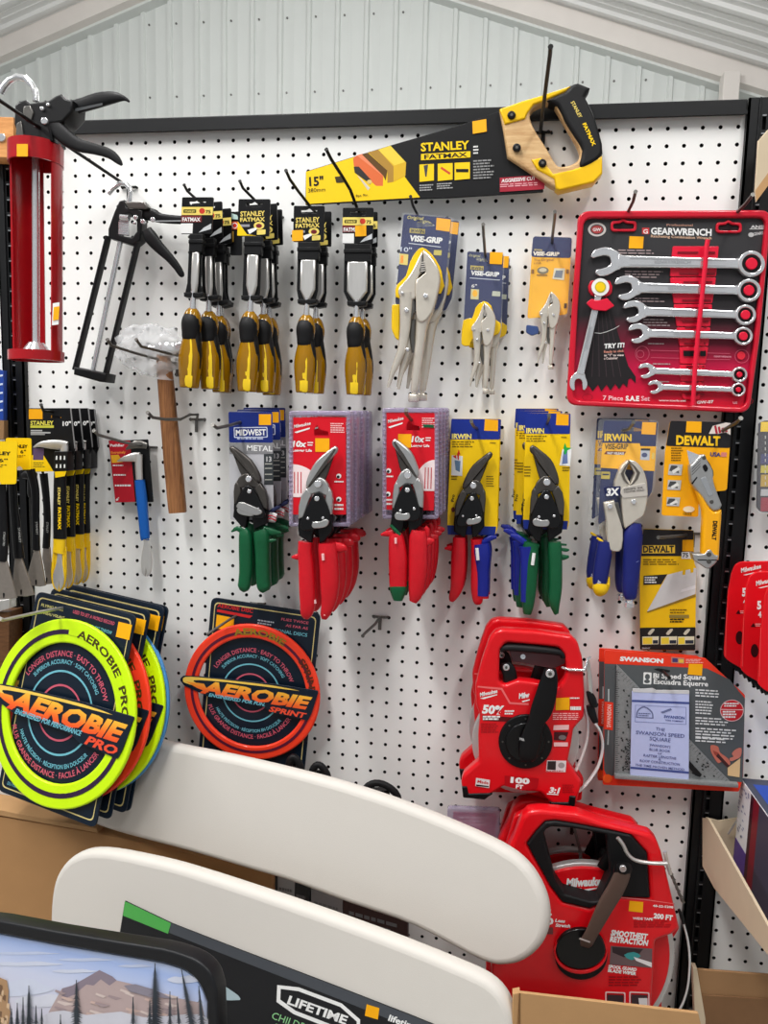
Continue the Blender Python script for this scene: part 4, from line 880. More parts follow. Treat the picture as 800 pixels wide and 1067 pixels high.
# ================================================================ aviation snips
GRN = mat('green_grip', (12, 88, 52), .4, noise=.1, coat=.15, bump=.35, bscale=170); BLU = mat('blue_grip', (24, 36, 140), .38, noise=.08, coat=.2); REDG = mat('red_grip', (206, 18, 34), .38, noise=.08, coat=.2, bump=.35, bscale=170)
SNB = mat('blackened_steel', (92, 88, 84), .36, .8, noise=.2, nscale=80); SNS = mat('satin_steel', (196, 196, 194), .3, .85, noise=.1, nscale=90)
s1 = lambda x, y: (390 + x / 9.7, 420 + y / 9.7)
REF_T, REF_P = s1(185, 385), s1(335, 730)
def snips_body(t, tip, piv, jaw_l, jaw_r, base, d, jaw):
    """jaws, levers and latch: the traced frame is taken to this pair of snips by its tip, pivot and the foot of its plates"""
    import numpy as np
    ref = [(185, 385), (335, 730), (182, 1000), (496, 960), (310, 1330)]; dst = [tip, piv, jaw_l, jaw_r, base]
    M_ = np.array([(x, y, 1) for x, y in ref], float); X = np.linalg.lstsq(M_, np.array([q[0] for q in dst]), rcond=None)[0]; Y = np.linalg.lstsq(M_, np.array([q[1] for q in dst]), rcond=None)[0]
    X = [float(v) for v in X]; Y = [float(v) for v in Y]
    F = lambda x, y: (X[0] * x + X[1] * y + X[2], Y[0] * x + Y[1] * y + Y[2])
    L = lambda pts: [F(*q) for q in pts]
    # widths must not collapse: spread about the tip-pivot-base bend by mirroring instead of squashing
    b = B(); b.plate(sm(L([(175, 395), (205, 360), (280, 410), (370, 490), (420, 590), (447, 690), (440, 750), (410, 740), (350, 660), (270, 550), (205, 460), (180, 430)]), 2, True, (0,)), d + .013, .010, jaw, .003, 2)
    b.plate(L([(190, 400), (205, 385), (300, 520), (400, 690), (425, 740), (410, 740), (350, 660), (270, 550)]), d + .0136, .004, SNB, .0005); b.build('upper_jaw', t)
    b = B(); b.plate(L([(205, 462), (270, 552), (352, 662), (345, 680), (270, 705), (250, 640), (222, 520)]), d + .009, .008, SNB, .002)
    b.plate(sm(L([(340, 660), (410, 735), (440, 790), (380, 826), (320, 820), (240, 866), (222, 790), (268, 700)]), 2), d + .012, .010, jaw, .002); b.build('lower_jaw', t)
    for pts in (([(222, 785), (250, 850), (258, 905), (204, 1062), (178, 1064), (184, 920), (198, 830)]), ([(440, 750), (482, 830), (497, 930), (492, 1062), (440, 1052), (400, 880), (382, 825)])):
        b = B(); b.plate(L(pts), d + .0125, .011, jaw, .002); b.build('lever_arm', t)
    b = B(); b.plate(L([(178, 1058), (300, 1040), (300, 1200), (272, 1345), (232, 1335), (160, 1230), (172, 1150)]), d + .008, .012, BLK, .002)
    b.plate(L([(340, 1050), (490, 1040), (488, 1140), (474, 1235), (350, 1335), (338, 1200)]), d + .008, .012, BLK, .002)
    b.plate(sm(L([(300, 822), (335, 812), (362, 824), (400, 905), (462, 1080), (456, 1160), (400, 1196), (230, 1176), (190, 1105), (230, 960)]), 2), d + .0165, .006, BLKG, .0015); b.build('link_plate', t)
    b = B(); b.plate(sm(L([(204, 1130), (235, 1104), (290, 1120), (345, 1112), (360, 1150), (330, 1182), (250, 1186), (212, 1170)]), 3), d + .0195, .004, SNS, .001); b.build('latch', t)
    for x, y, q in ((335, 730, 38), (332, 880, 26), (262, 1088, 15), (402, 1070, 15)):
        b = B(); u = F(x, y); k = math.dist(F(0, 0), F(0, 100)) / 100; b.disc(u[0], u[1], q * k, d + .019, .006, CHR, 16, .0012); b.build('rivet', t)
def grip(t, pts, d, m, tipm=None, depth=.8, extra=()):
    b = B(); b.limb([(x, y, w, d) for x, y, w in pts], m, depth, 16, 2.8, 3)
    if tipm:
        (x0, y0, w0), (x1, y1, w1) = pts[-2], pts[-1]
        b.limb([(x0, y0 - 6, w0 * 1.03, d), (x0, y0, w0 * 1.04, d), (x1, y1 + .4, w1 * 1.06, d)], tipm, depth * 1.02, 16, 2.8, 2)
    for (m2, q, dd) in extra: b.limb([(x, y, w, d + dd) for x, y, w in q], m2, .6, 12, 2.4, 3)
    b.build('grip', t)
def ribs(pts, n, d, m, side): return ()
def blister(t, box, d, th, m):
    b = B(); x0, y0, x1, y1 = box
    pts = []
    n = 26
    for (ax, ay, bx, by) in ((x0, y0, x1, y0), (x1, y0, x1, y1), (x1, y1, x0, y1), (x0, y1, x0, y0)):
        for i in range(n):
            k = i / n; o = .35 * math.sin(i * math.pi)
            pts.append((ax + (bx - ax) * k, ay + (by - ay) * k))
    b.plate([rounded([(x0, y0), (x1, y0), (x1, y1), (x0, y1)], 3), rect(x0 + 4.5, y0 + 5, x1 - 4.5, y1 - 4)], d + th, th, m, .002)
    for i in range(24):                                     # rows of moulded bumps down each edge
        y = y0 + 4 + (y1 - y0 - 8) * i / 23
        for x in (x0 + 2.2, x1 - 2.2):
            for k in range(3 if x > x0 + 5 else 1): b.limb([(x - 1.6, y, 1.2, d + th * (1 - k * .4)), (x, y, 2.8, d + th * (1 - k * .4) + .001), (x + 2.0, y, 1.2, d + th * (1 - k * .4))], m, .6, 6, 2, 1)
    b.build('blister', t, 'clear ridged plastic edge')
BLIS = mat('blister_plastic', (176, 164, 192), .12, alpha=.5, bump=.7, bscale=140, spec=.5)
mq = lambda x, y: (295 + x / 8, 420 + y / 8)
def mil_card(b, f, d, flip, cs):
    """red hang card: f(u,v) 0..1"""
    b.plate([rounded(fr(f, 0, 0, 1, 1), 1), [f(.42, .12), f(.47, .07), f(.53, .12), f(.68, .14), f(.68, .18), f(.42, .18)]], d, .0012, C(218, 18, 36))
    b.text('Milwaukee', f(.05, .11), f(.36, .07), 3.4, d, WHT, .02, .3); b.flat([f(.05, .15), f(.34, .10), f(.34, .115), f(.10, .16)], d, WHT)
    b.lines(f, .72, .98, .05, .16, 5, d, C(250, 200, 200), 4)
    u = .02 if not flip else .52
    b.text('10x', f(u, .30), f(u + .26, .30), 6, d, WHT, .04, .15); b.lines(f, u + .28, u + .40, .25, .30, 2, d, WHT, 5); b.text('Longer Life', f(u, .35), f(u + .36, .35), 2.6, d, WHT, .03)
    s = (.44, .18) if not flip else (.26, .19); b.flat(fr(f, s[0], s[1] + .03, s[0] + .26, s[1] + .17), d, ORG)
    if not flip: pie = [f(.0, .50), f(.0, .82)] ; c = f(.0, .82); pie = [f(0, .48)] + [f(.62 * math.sin(a), .82 - .34 * math.cos(a)) for a in [i * math.pi / 20 for i in range(11)]] + [f(0, .82)]
    else: pie = [f(1, .48)] + [f(1 - .42 * math.sin(a), .80 - .32 * math.cos(a)) for a in [i * math.pi / 20 for i in range(11)]] + [f(1, .80)]
    b.flat(pie, d, C(246, 226, 226))
    x = .05 if not flip else .80
    for k in range(3): b.flat(fr(f, x + k * .06, .56, x + k * .06 + .02, .78), d, C(200, 60, 70))
    x = .84 if not flip else .06
    for v in (.60, .84): b.flat(ell(*f(x + .03, v), 2.6, 2.6), d, WHT); b.flat(ell(*f(x + .02, v + .008), 1.5, 1.5), d, BLKI)
    b.lines(f, x - .05, x + .14, .65, .68, 1, d, WHT, 7); b.lines(f, x - .05, x + .12, .89, .97, 2, d, WHT, 8)
def snip_pack(name, label, group, d, anchor):
    return thing('tin_snips', P(*anchor, d), label, 'snips', group)
# --- front red pair, left clear-packed row
d = .17
t = snip_pack('', 'front red-handled snips of the left clear-packed row, jaws pointing right', 'left clear-packed snips', d, (332, 436))
b = B(); f = bil([mq(68, 120), mq(520, 128), mq(524, 1000), mq(66, 1000)]); mil_card(b, lambda u, v: f(u, v * .92), d, False, 1); b.build('card', t)
blister(t, (mq(45, 0)[0], 428, mq(560, 0)[0], 549), d - .034, .036, BLIS)
snips_body(t, mq(450, 367), mq(268, 690), mq(412, 880), mq(136, 880), mq(266, 1160), d + .006, SNS)
q7 = lambda x, y: (295 + x / 8, 530 + y / 8)
grip(t, [q7(185, 275) + (14,), q7(182, 360) + (14.5,), q7(192, 460) + (15.5,), q7(200, 640) + (16.5,), q7(205, 800) + (15.5,), q7(195, 880) + (12,), q7(192, 918) + (5,)], d + .010, REDG, None, .8, ((REDG, [q7(170, 400) + (9,), q7(110, 402) + (6,), q7(70, 406) + (2,)], 0), (C(240, 200, 200), [q7(262, 760) + (2.5,), q7(268, 790) + (2.5,)], .004)))
grip(t, [q7(370, 285) + (19,), q7(375, 360) + (20,), q7(385, 480) + (20,), q7(390, 640) + (19.5,), q7(380, 780) + (15,), q7(350, 880) + (10,), q7(342, 920) + (5,)], d + .010, REDG, None, .8, ((REDG, [q7(430, 320) + (11,), q7(500, 330) + (9,), q7(530, 345) + (3,)], 0), (C(250, 190, 190), [q7(330, 375) + (3,), q7(334, 430) + (3,)], .0125), (C(250, 190, 190), [q7(342, 850) + (2.4,), q7(346, 890) + (2.4,)], .005)))
for i, w_ in enumerate(('second', 'third', 'fourth')):
    dup(t, (.002 * (i + 1), .044 * (i + 1), .001 * (i + 1)), '%s clear-packed red snips from the front of the left row' % w_ if i < 2 else 'rearmost clear-packed red snips of the left row, against the board')
hook([(331, 432), (331, 437), (334, 443), (338, 446)], (420, 447), 'wire hook end above the left clear-packed snips card', M_WIRED, .0022, .26) if False else None
# --- second clear-packed row
d = .14
t = snip_pack('', 'front red snips with green tip, jaws pointing left, second clear-packed row', 'right clear-packed snips', d, (428, 436))
b = B(); f = bil([s1(112, 95), s1(628, 100), s1(600, 1106), s1(88, 1096)]); mil_card(b, lambda u, v: f(u, v * .98), d, True, 1); b.flat([s1(490, 215), s1(600, 218), s1(600, 250), s1(500, 245)], d + .0004, GRN); b.build('card', t)
blister(t, (398, 425, 457, 541), d - .028, .030, BLIS)
snips_body(t, REF_T, REF_P, s1(182, 1000), s1(496, 960), s1(310, 1330), d + .006, SNS)
g2 = lambda x, y: (390 + x / 9.275, 520 + y / 9.275)
grip(t, [g2(205, 330) + (13,), g2(215, 400) + (16.5,), g2(228, 560) + (19.5,), g2(228, 760) + (18.5,), g2(230, 880) + (17,), g2(228, 975) + (9,)], d + .010, REDG, GRN, .75, ((REDG, [g2(190, 330) + (8,), g2(115, 335) + (6,), g2(62, 345) + (2,)], 0), (C(250, 190, 190), [g2(205, 375) + (2.6,), g2(206, 430) + (2.6,)], .013), (GRN, [g2(155, 250) + (3,), g2(200, 300) + (4,), g2(250, 345) + (3,)], .006)))
grip(t, [g2(430, 300) + (15,), g2(425, 370) + (19,), g2(425, 520) + (20,), g2(422, 700) + (19.5,), g2(402, 900) + (15.5,), g2(372, 992) + (8,)], d + .010, REDG, None, .75, ((REDG, [g2(470, 420) + (13,), g2(540, 408) + (8,), g2(580, 405) + (3,)], 0), (REDG, [g2(490, 270) + (4,), g2(512, 300) + (5,), g2(510, 360) + (4,)], 0)))
for i, w_ in enumerate(('second', 'third', 'fourth')):
    dup(t, (.003 * (i + 1), .035 * (i + 1), .001 * (i + 1)), '%s clear-packed snips from the front of the right row' % w_ if i < 3 - 1 else 'rearmost clear-packed snips of the right row')
hook([(423, 427.5), (423, 431), (428, 437), (438, 442)], (446, 443), 'wire hook tip over the second clear-packed snips card', None, .0026, .2)
# --- green handled pair on blue and grey card
e = Zm(230, 420, 9.7); e2 = Zm(230, 520, 9.7); eq = lambda x, y: e((x, y))[0]; e2q = lambda x, y: e2((x, y))[0]
d = .08
t = snip_pack('', 'front green-handled snips on blue and grey card, jaws pointing left', 'green snips', d, (262, 434))
SLV = C(196, 196, 200); GRD = C(60, 64, 66)
b = B(); b.plate([rounded(e([(78, 88), (200, 84), (520, 90), (535, 1180), (95, 1180)]), 2), rounded(e([(200, 215), (280, 190), (380, 200), (380, 225), (200, 232)]), .8)], d - .006, .0014, SLV); c = d - .006
b.flat(rounded(e([(78, 88), (520, 90), (526, 400), (84, 398)]), 1.5), c, C(22, 42, 120)); b.flat(e([(385, 112), (508, 112), (508, 222), (385, 222)]), c, ORG)
b.flat([rounded(e([(130, 245), (470, 240), (474, 348), (134, 352)]), 1.4), rounded(e([(140, 254), (461, 250), (464, 339), (143, 342)]), 1)], c, C(206, 212, 230)); b.text('MIDWEST', eq(152, 328), eq(456, 322), 6, c, WHT, .035); b.lines(lambda u, v: eq(u, v), 165, 450, 352, 374, 1, c, C(180, 190, 220), 4, .7)
b.flat(e([(84, 402), (526, 402), (526, 512), (86, 515)]), c, C(140, 140, 142)); b.text('METAL', eq(262, 478), eq(522, 488), 5.6, c, WHT, .02)
b.flat(e([(435, 515), (530, 512), (532, 825), (438, 825)]), c, GRD); b.text('13', eq(460, 590), eq(512, 590), 5, c, C(200, 200, 200), .03)
for v in (610, 655, 715, 770): b.flat(e([(445, v), (518, v), (518, v + 9), (445, v + 9)]), c, C(190, 190, 180))
b.build('card', t)
snips_body(t, eq(90, 425), eq(280, 850), eq(130, 935), eq(470, 950), e2q(290, 310), d, SNB)
b = B(); b.plate(sm(e2([(160, 60), (200, 30), (290, 60), (400, 110), (412, 145), (350, 165), (240, 135), (165, 90)]), 3), d + .020, .004, SNS, .001); b.build('latch', t, 'long silver latch')
grip(t, [e2q(225, 310) + (9,), e2q(250, 370) + (13,), e2q(255, 520) + (14,), e2q(256, 700) + (13.5,), e2q(246, 820) + (13,), e2q(232, 890) + (12,), e2q(215, 925) + (6,)], d + .006, GRN, None, .8, ((GRN, [e2q(225, 330) + (6,), e2q(165, 298) + (5,), e2q(108, 332) + (1.5,)], 0),))
grip(t, [e2q(400, 310) + (14,), e2q(420, 380) + (17,), e2q(425, 520) + (15.5,), e2q(430, 700) + (15,), e2q(435, 830) + (15,), e2q(445, 895) + (14,), e2q(460, 930) + (8,)], d + .006, GRN, None, .8, ((GRN, [e2q(400, 435) + (5,), e2q(480, 425) + (5,), e2q(560, 415) + (2,)], .004), (GRN, [e2q(430, 300) + (6,), e2q(500, 330) + (8,), e2q(610, 345) + (3,)], 0)))
b = B(); b.limb([e2q(455, 190) + (8, d - .004), e2q(500, 180) + (11, d - .004), e2q(560, 195) + (9, d - .004)], WHT, .4, 12, 2.4)
for i, m_ in enumerate((C(196, 40, 60), C(196, 40, 60))): b.limb([e2q(450, 178 + i * 30) + (1.3, d + .0035), e2q(505, 166 + i * 30) + (1.4, d + .0042), e2q(560, 190 + i * 30) + (1.3, d + .0035)], m_, .4, 8, 2.2)
b.limb([e2q(470, 150) + (3, d - .003), e2q(530, 110) + (4, d - .003), e2q(600, 75) + (3, d - .003)], C(40, 46, 84), .4, 8, 2.2); b.build('flag_sticker', t, 'red and white striped flag')
dup(t, (.004, .03, .004), 'second green-handled snips on blue and grey card, right of the front pair')
dup(t, (.006, .055, .008), 'rearmost green-handled snips, only card and grip edge showing')
hook([(222, 443), (226, 446), (240, 443), (260, 437)], (268, 434), 'curved wire hook over the blue top of the grey snips card', None, .0026, .17)
# --- red and blue pair on yellow card
def irwin_card(b, L, q, c, pic, ox):
    b.plate([rounded(L([(148, 62), (640, 62), (612, 1165), (590, 1238), (112, 1232), (105, 1140)]), 1.5), rounded(L([(300, 190), (340, 150), (385, 130), (470, 160), (465, 185), (400, 195)]), .8)], c, .0014, C(252, 206, 10))
    b.flat(rounded(L([(148, 62), (640, 66), (634, 272), (134, 268)]), 1.2), c, C(26, 48, 140)); b.flat(L([(105, 1138), (600, 1152), (588, 1238), (112, 1232)]), c, C(26, 48, 140))
    b.flat(L([(486, 66), (620, 74), (618, 186), (478, 182)]), c, ORG); b.text('IRWIN', q(152, 262), q(350, 264), 5, c, C(250, 230, 120), .04)
    b.lines(q, 155, 390, 290, 362, 3, c, C(120, 96, 10), 3, .4); b.flat(L([(536, 300), (596, 302), (596, 312), (536, 310)]), c, C(150, 120, 10))
b_ = Zm(455, 430, 9.7); bq = lambda x, y: b_((x, y))[0]; b2q = lambda x, y: (455 + x / 9.7, 530 + y / 9.7)
d = .05
t = snip_pack('', 'red and blue handled snips on yellow card, jaws pointing right', None, d, (493, 444))
b = B(); irwin_card(b, lambda p_: b_(p_), bq, d - .006, 0, 0); c = d - .006
b.flat(b_([(152, 430), (262, 440), (256, 640), (146, 632)]), c, WHT); b.flat(b_([(180, 480), (240, 490), (232, 600), (190, 580)]), c, C(110, 140, 170)); b.flat(b_([(205, 420), (222, 370), (238, 420), (226, 422), (222, 480), (212, 480)]), c, C(224, 40, 30)); b.flat(b_([(160, 440), (195, 430), (200, 470)]), c, C(224, 40, 30))
b.lines(bq, 145, 220, 640, 690, 2, c, C(120, 96, 10), 5, .5); b.lines(bq, 500, 585, 640, 760, 5, c, C(120, 96, 10), 6, .4); b.text('Pro', bq(172, 900), bq(180, 830), 3, c, BLKI, .02); b.flat(ell(*bq(165, 980), 2, 2.6), c, C(120, 40, 10)); b.build('card', t)
snips_body(t, bq(555, 418), bq(355, 738), bq(502, 940), bq(194, 960), b2q(312, 300), d, SNB)
grip(t, [b2q(225, 290) + (13,), b2q(225, 360) + (14,), b2q(220, 480) + (15.6,), b2q(215, 650) + (15.4,), b2q(200, 800) + (13,), b2q(160, 900) + (8.5,), b2q(148, 938) + (4,)], d + .004, REDG, None, .8, ((REDG, [b2q(210, 405) + (9,), b2q(140, 400) + (6,), b2q(78, 402) + (2,)], 0),))
grip(t, [b2q(400, 310) + (12,), b2q(400, 380) + (11,), b2q(400, 560) + (11,), b2q(400, 800) + (11.5,), b2q(415, 930) + (10.5,), b2q(420, 968) + (5,)], d + .004, REDG, None, .9, ((BLU, [b2q(450, 355) + (16,), b2q(460, 450) + (18,), b2q(466, 640) + (13.4,), b2q(464, 820) + (13,), b2q(462, 880) + (12.6,)], .004), (BLU, [b2q(450, 350) + (5,), b2q(540, 300) + (6,), b2q(604, 288) + (3,)], 0), (REDG, [b2q(470, 870) + (11.6,), b2q(470, 905) + (11.6,)], .003), (WHT, [b2q(406, 400) + (3.6,), b2q(415, 520) + (3.6,)], .0125)))
dup(t, (.002, .03, 0), 'second red and blue snips hidden behind the yellow card')
hook([(491, 439), (491.5, 441), (494, 445), (498, 447)], (501, 448), 'wire hook end in the blue top of the first yellow card', None, .0024, .12)
# --- blue and green pair on yellow card
i_ = Zm(525, 425, 9.7); iq = lambda x, y: i_((x, y))[0]; i2q = lambda x, y: (525 + x / 9.275, 530 + y / 9.275)
d = .07
t = snip_pack('', 'blue and green handled snips on yellow card, jaws pointing left', 'blue and green snips', d, (570, 438))
sh = lambda pts: i_([(x * .92 + 84 + (y > 1000) * 12, y - 8) for x, y in pts]); shq = lambda x, y: sh([(x, y)])[0]
b = B(); irwin_card(b, sh, shq, d - .006, 0, 0); c = d - .006
b.flat(i_([(590, 420), (685, 400), (668, 590), (560, 580)]), c, WHT); b.flat(i_([(600, 440), (640, 430), (645, 560), (585, 570)]), c, C(110, 130, 180)); b.flat(i_([(602, 400), (616, 352), (632, 400), (690, 405), (640, 430), (625, 470), (608, 470)]), c, C(40, 170, 70))
b.lines(iq, 590, 680, 600, 650, 2, c, C(120, 96, 10), 5, .5); b.lines(iq, 205, 280, 590, 710, 4, c, C(120, 96, 10), 6, .4); b.text('Pro', iq(205, 990), iq(212, 920), 3, c, BLKI, .02); b.build('card', t)
snips_body(t, iq(275, 395), iq(440, 770), iq(252, 1000), iq(602, 980), i2q(400, 320), d, SNB)
grip(t, [i2q(270, 330) + (17,), i2q(255, 400) + (17,), i2q(250, 560) + (17,), i2q(242, 760) + (15.5,), i2q(232, 940) + (12,), i2q(225, 1018) + (8,)], d + .004, GRN, None, .85, ((BLU, [i2q(215, 365) + (16,), i2q(222, 480) + (14,), i2q(215, 700) + (12,), i2q(200, 900) + (8,)], .0045), (BLU, [i2q(200, 330) + (7,), i2q(130, 280) + (7,), i2q(62, 258) + (3,)], 0), (WHT, [i2q(290, 430) + (3.6,), i2q(275, 545) + (3.6,)], .0125)))
grip(t, [i2q(490, 320) + (13,), i2q(492, 400) + (14.5,), i2q(498, 560) + (14,), i2q(498, 760) + (13.5,), i2q(488, 900) + (12,), i2q(505, 1015) + (5,)], d + .004, GRN, None, .85, ((GRN, [i2q(510, 465) + (8,), i2q(580, 470) + (6,), i2q(628, 462) + (2.5,)], 0), (GRN, [i2q(530, 390) + (3,), i2q(600, 400) + (4,), i2q(630, 398) + (1.5,)], 0), (GRN, [i2q(530, 345) + (3,), i2q(605, 350) + (2,)], 0)))
dup(t, (-.010, .028, .004), 'second blue and green snips, card edge peeking out at left')
dup(t, (-.014, .05, .008), 'rearmost blue and green snips against the pegboard')
hook([(572, 433), (572, 435), (570, 441), (567, 443)], (566, 445), 'wire hook end in the blue top of the second yellow card', None, .0024, .14)
# ================================================================ blue-gripped locking pliers
def Y2(ox, oy, s): return lambda x, y: (ox + x / s, oy + y / s)
iv = Y2(605, 430, 8.889); IV = lambda pts: [iv(*q) for q in pts]
d = .055
t = thing('locking_pliers', P(652, 446, d), 'curved-jaw locking pliers with dark blue grips and yellow ends', 'pliers')
b = B(); b.plate(rounded(IV([(165, 55), (725, 70), (690, 700), (560, 900), (240, 1010), (200, 1070), (130, 1060)]), 5), d - .010, .0014, CLR)
b.plate([rounded(IV([(212, 72), (712, 84), (660, 730), (560, 880), (235, 990), (160, 1040)]), 3), rounded(IV([(368, 165), (395, 145), (470, 130), (560, 150), (570, 170), (375, 180)]), .8)], d - .011, .0014, NAVY); c = d - .011
b.flat(IV([(570, 86), (700, 90), (692, 205), (560, 198)]), c, ORG); b.text('IRWIN', iv(218, 258), iv(470, 262), 7, c, C(250, 210, 60), .04)
b.flat(IV([(200, 280), (545, 284), (552, 310), (698, 312), (684, 540), (560, 535), (350, 520), (182, 510)]), c, GOLD); b.text('VISE-GRIP', iv(222, 338), iv(440, 336), 5.4, c, C(90, 70, 20), .04, .1)
b.flat(IV([(235, 356), (420, 360), (400, 392), (215, 385)]), c, C(110, 40, 20)); b.text('FAST RELEASE', iv(246, 384), iv(400, 388), 2.2, c, WHT, .03)
b.flat(IV([(556, 330), (640, 332), (635, 440), (550, 436)]), c, C(190, 196, 206)); b.flat(IV([(556, 330), (645, 332), (640, 352), (556, 350)]), c, BLKI); b.flat(ell(*iv(590, 392), 3, 2.4), c, C(70, 80, 120)); b.flat(IV([(660, 370), (684, 372), (680, 430), (656, 428)]), c, C(230, 200, 100))
b.flat(rounded(IV([(190, 545), (272, 548), (268, 615), (186, 612)]), .6), c, C(200, 180, 80)); b.flat(IV([(200, 565), (262, 566), (262, 580), (200, 580)]), c, NAVYD)
b.build('card', t)
b = B(); b.plate(sm(IV([(446, 440), (505, 448), (575, 520), (615, 640), (620, 790), (600, 900), (580, 960), (412, 1076), (392, 1000), (380, 800), (400, 715), (464, 660), (503, 560), (455, 470)]), 2, True, (0, 6, 7, 11, 12, 13)), d + .010, .020, NIC, .002, 2)
b.plate(sm(IV([(440, 440), (446, 470), (410, 560), (462, 662), (470, 720), (400, 780), (312, 695), (340, 580), (385, 485)]), 2, True, (0, 1, 2, 3, 4)), d + .0085, .018, NIC, .002, 2)
b.flat([sm(IV([(450, 450), (550, 555), (490, 660), (430, 660), (372, 565)]), 2, True, (0,)), sm(IV([(451, 462), (520, 560), (470, 655), (440, 655), (398, 562)]), 2, True, (0,))], d + .010, C(90, 84, 78)); b.build('jaw', t)
b = B(); b.plate(rounded(IV([(380, 706), (400, 690), (600, 650), (622, 770), (395, 792), (365, 745)]), 1.4), d + .0115, .002, C(196, 190, 182), .0005); b.text('GRIPS 3X', iv(398, 722), iv(578, 700), 2.0, d + .0115, C(70, 66, 64), .02); b.text('TIGHTER HOLD', iv(398, 746), iv(590, 724), 2.0, d + .0115, C(90, 86, 84), .02)
b.plate(rounded(IV([(215, 690), (370, 680), (366, 775), (225, 780)]), 1), d + .009, .002, NAVYD, .0005); b.text('3X', iv(235, 768), iv(360, 762), 7.2, d + .009, WHT, .05, .15); b.build('label_band', t)
b = B(); b.plate(sm(IV([(214, 835), (312, 812), (345, 930), (392, 1085), (382, 1260), (330, 1290), (270, 1270), (245, 1180), (238, 1000)]), 2, True, (0, 1)), d + .008, .016, NIC, .002, 2); b.plate(IV([(312, 840), (345, 830), (390, 1000), (398, 1070), (370, 1010), (335, 900)]), d + .0085, .003, STLD, .0004); b.build('lever', t)
for x, y in ((272, 868), (490, 826)): b = B(); u = iv(x, y); b.disc(u[0], u[1], 2.8, d + .013, .006, CHR, 14, .001); b.build('rivet', t)
BLUD = mat('navy_grip', (30, 38, 112), .42, noise=.1, bump=.08, bscale=200)
b = B(); b.limb([iv(*q) + (w / 8.889, d) for q, w in (((500, 1020), 120), ((482, 1130), 180), ((474, 1280), 174), ((466, 1450), 164), ((455, 1600), 150), ((456, 1690), 128), ((456, 1725), 90))], BLUD, .85, 18, 2.6)
for y in (1240, 1390): b.limb([iv(465, y + 20) + (.6, d + .0108), iv(535, y - 15) + (.6, d + .0108)], C(120, 130, 190), 1, 6, 2, 1)
b.build('grip', t, 'dark blue grip')
b = B(); b.limb([iv(x, y) + (w / 8.889, d) for x, y, w in ((225, 1190, 130), (215, 1290, 150), (195, 1420, 150), (178, 1540, 140), (172, 1590, 120))], BLUD, .8, 16, 2.6)
b.text('IRWIN', iv(180, 1590), iv(232, 1450), 3.4, d + .0085, C(200, 206, 226), .03); b.build('lever_grip', t, 'dark blue lever grip')
b = B(); b.limb([iv(x, y) + (w / 8.889, d + .003) for x, y, w in ((150, 1160, 20), (200, 1200, 30), (235, 1270, 34), (290, 1300, 18))], YELP, 1.1, 10, 2.4); b.build('yellow_collar', t); b = B(); b.limb([iv(x, y) + (w / 8.889, d) for x, y, w in ((190, 1575, 140), (180, 1630, 152), (168, 1670, 110), (160, 1695, 50))], YELP, .8, 14, 2.6)
b.limb([iv(x, y) + (w / 8.889, d + .002) for x, y, w in ((232, 1660, 30), (252, 1600, 36), (262, 1520, 16))], YELP, 1, 10, 2.4); b.build('yellow_end', t)
b = B(); b.limb([iv(455, 1720) + (9, d), iv(452, 1745) + (7, d), iv(448, 1755) + (11, d), iv(447, 1795) + (11, d)], CHR, 1, 10, 3, 1); b.build('adjusting_screw', t)
dup(t, (-.006, .030, .004), 'second blue-gripped locking pliers behind the front pair')
hook([(660, 440), (659, 442), (655, 447), (651, 448)], (645, 449), 'wire hook end through the blue-gripped locking pliers card', None, .0024, .14)

# ================================================================ utility knife and blade card
kq = Y2(660, 430, 7.273); K = lambda pts: [kq(*q) for q in pts]; bq2 = Y2(655, 530, 7.109); KB = lambda pts: [bq2(*q) for q in pts]
DWY = C(254, 176, 10); DWP = mat('yellow_knife_paint', (250, 176, 14), .32, coat=.3, noise=.03)
d = .075
t = thing('utility_knife', P(722, 440, d), 'silver and yellow utility knife on yellow card with black top', 'knife')
b = B(); c = d - .014
b.plate([rounded(K([(278, 62), (740, 72), (726, 300), (706, 588), (600, 600), (494, 650), (490, 790), (212, 778), (238, 300)]), 2.5), rounded(K([(520, 105), (590, 100), (600, 130), (525, 135)]), .8)], c, .0016, DWY)
b.flat(rounded(K([(278, 62), (740, 72), (730, 268), (246, 252)]), 2), c, C(34, 32, 34)); b.flat(K([(402, 64), (516, 68), (512, 152), (396, 148)]), c, ORG)
b.text('DEWALT', kq(322, 240), kq(656, 248), 9.2, c, C(252, 200, 30), .045); b.flat(K([(600, 100), (700, 75), (735, 80), (734, 170), (700, 150), (640, 160), (570, 160)]), c, C(226, 214, 206))
for i in range(4): b.flat(K([(610 + i * 28, 100 + i * 8), (626 + i * 28, 96 + i * 8), (640 + i * 24, 158 - i * 4), (622 + i * 24, 160 - i * 4)]), c, C(176, 40, 56))
b.text('USA', kq(580, 330), kq(660, 332), 4.2, c, C(50, 66, 130), .04); b.flat(K([(664, 300), (706, 302), (704, 335), (662, 333)]), c, C(214, 130, 120))
b.lines(kq, 285, 375, 265, 375, 6, c, C(110, 76, 6), 9, .45)
for i, y in enumerate((390, 510, 640)): b.flat(K([(270 - i * 9, y), (372 - i * 9, y + 3), (362 - i * 9, y + 85 - i * 8), (260 - i * 5, y + 82 - i * 8)]), c, C(190, 190, 186)); b.flat(K([(285 - i * 9, y + 10), (330 - i * 9, y + 12), (345 - i * 9, y + 70 - i * 6), (270 - i * 9, y + 50)]), c, C(70, 72, 74)); b.flat(K([(290 - i * 9, y + 50), (340 - i * 9, y + 20), (355 - i * 9, y + 40), (300 - i * 9, y + 72 - i * 6)]), c, C(226, 226, 222))
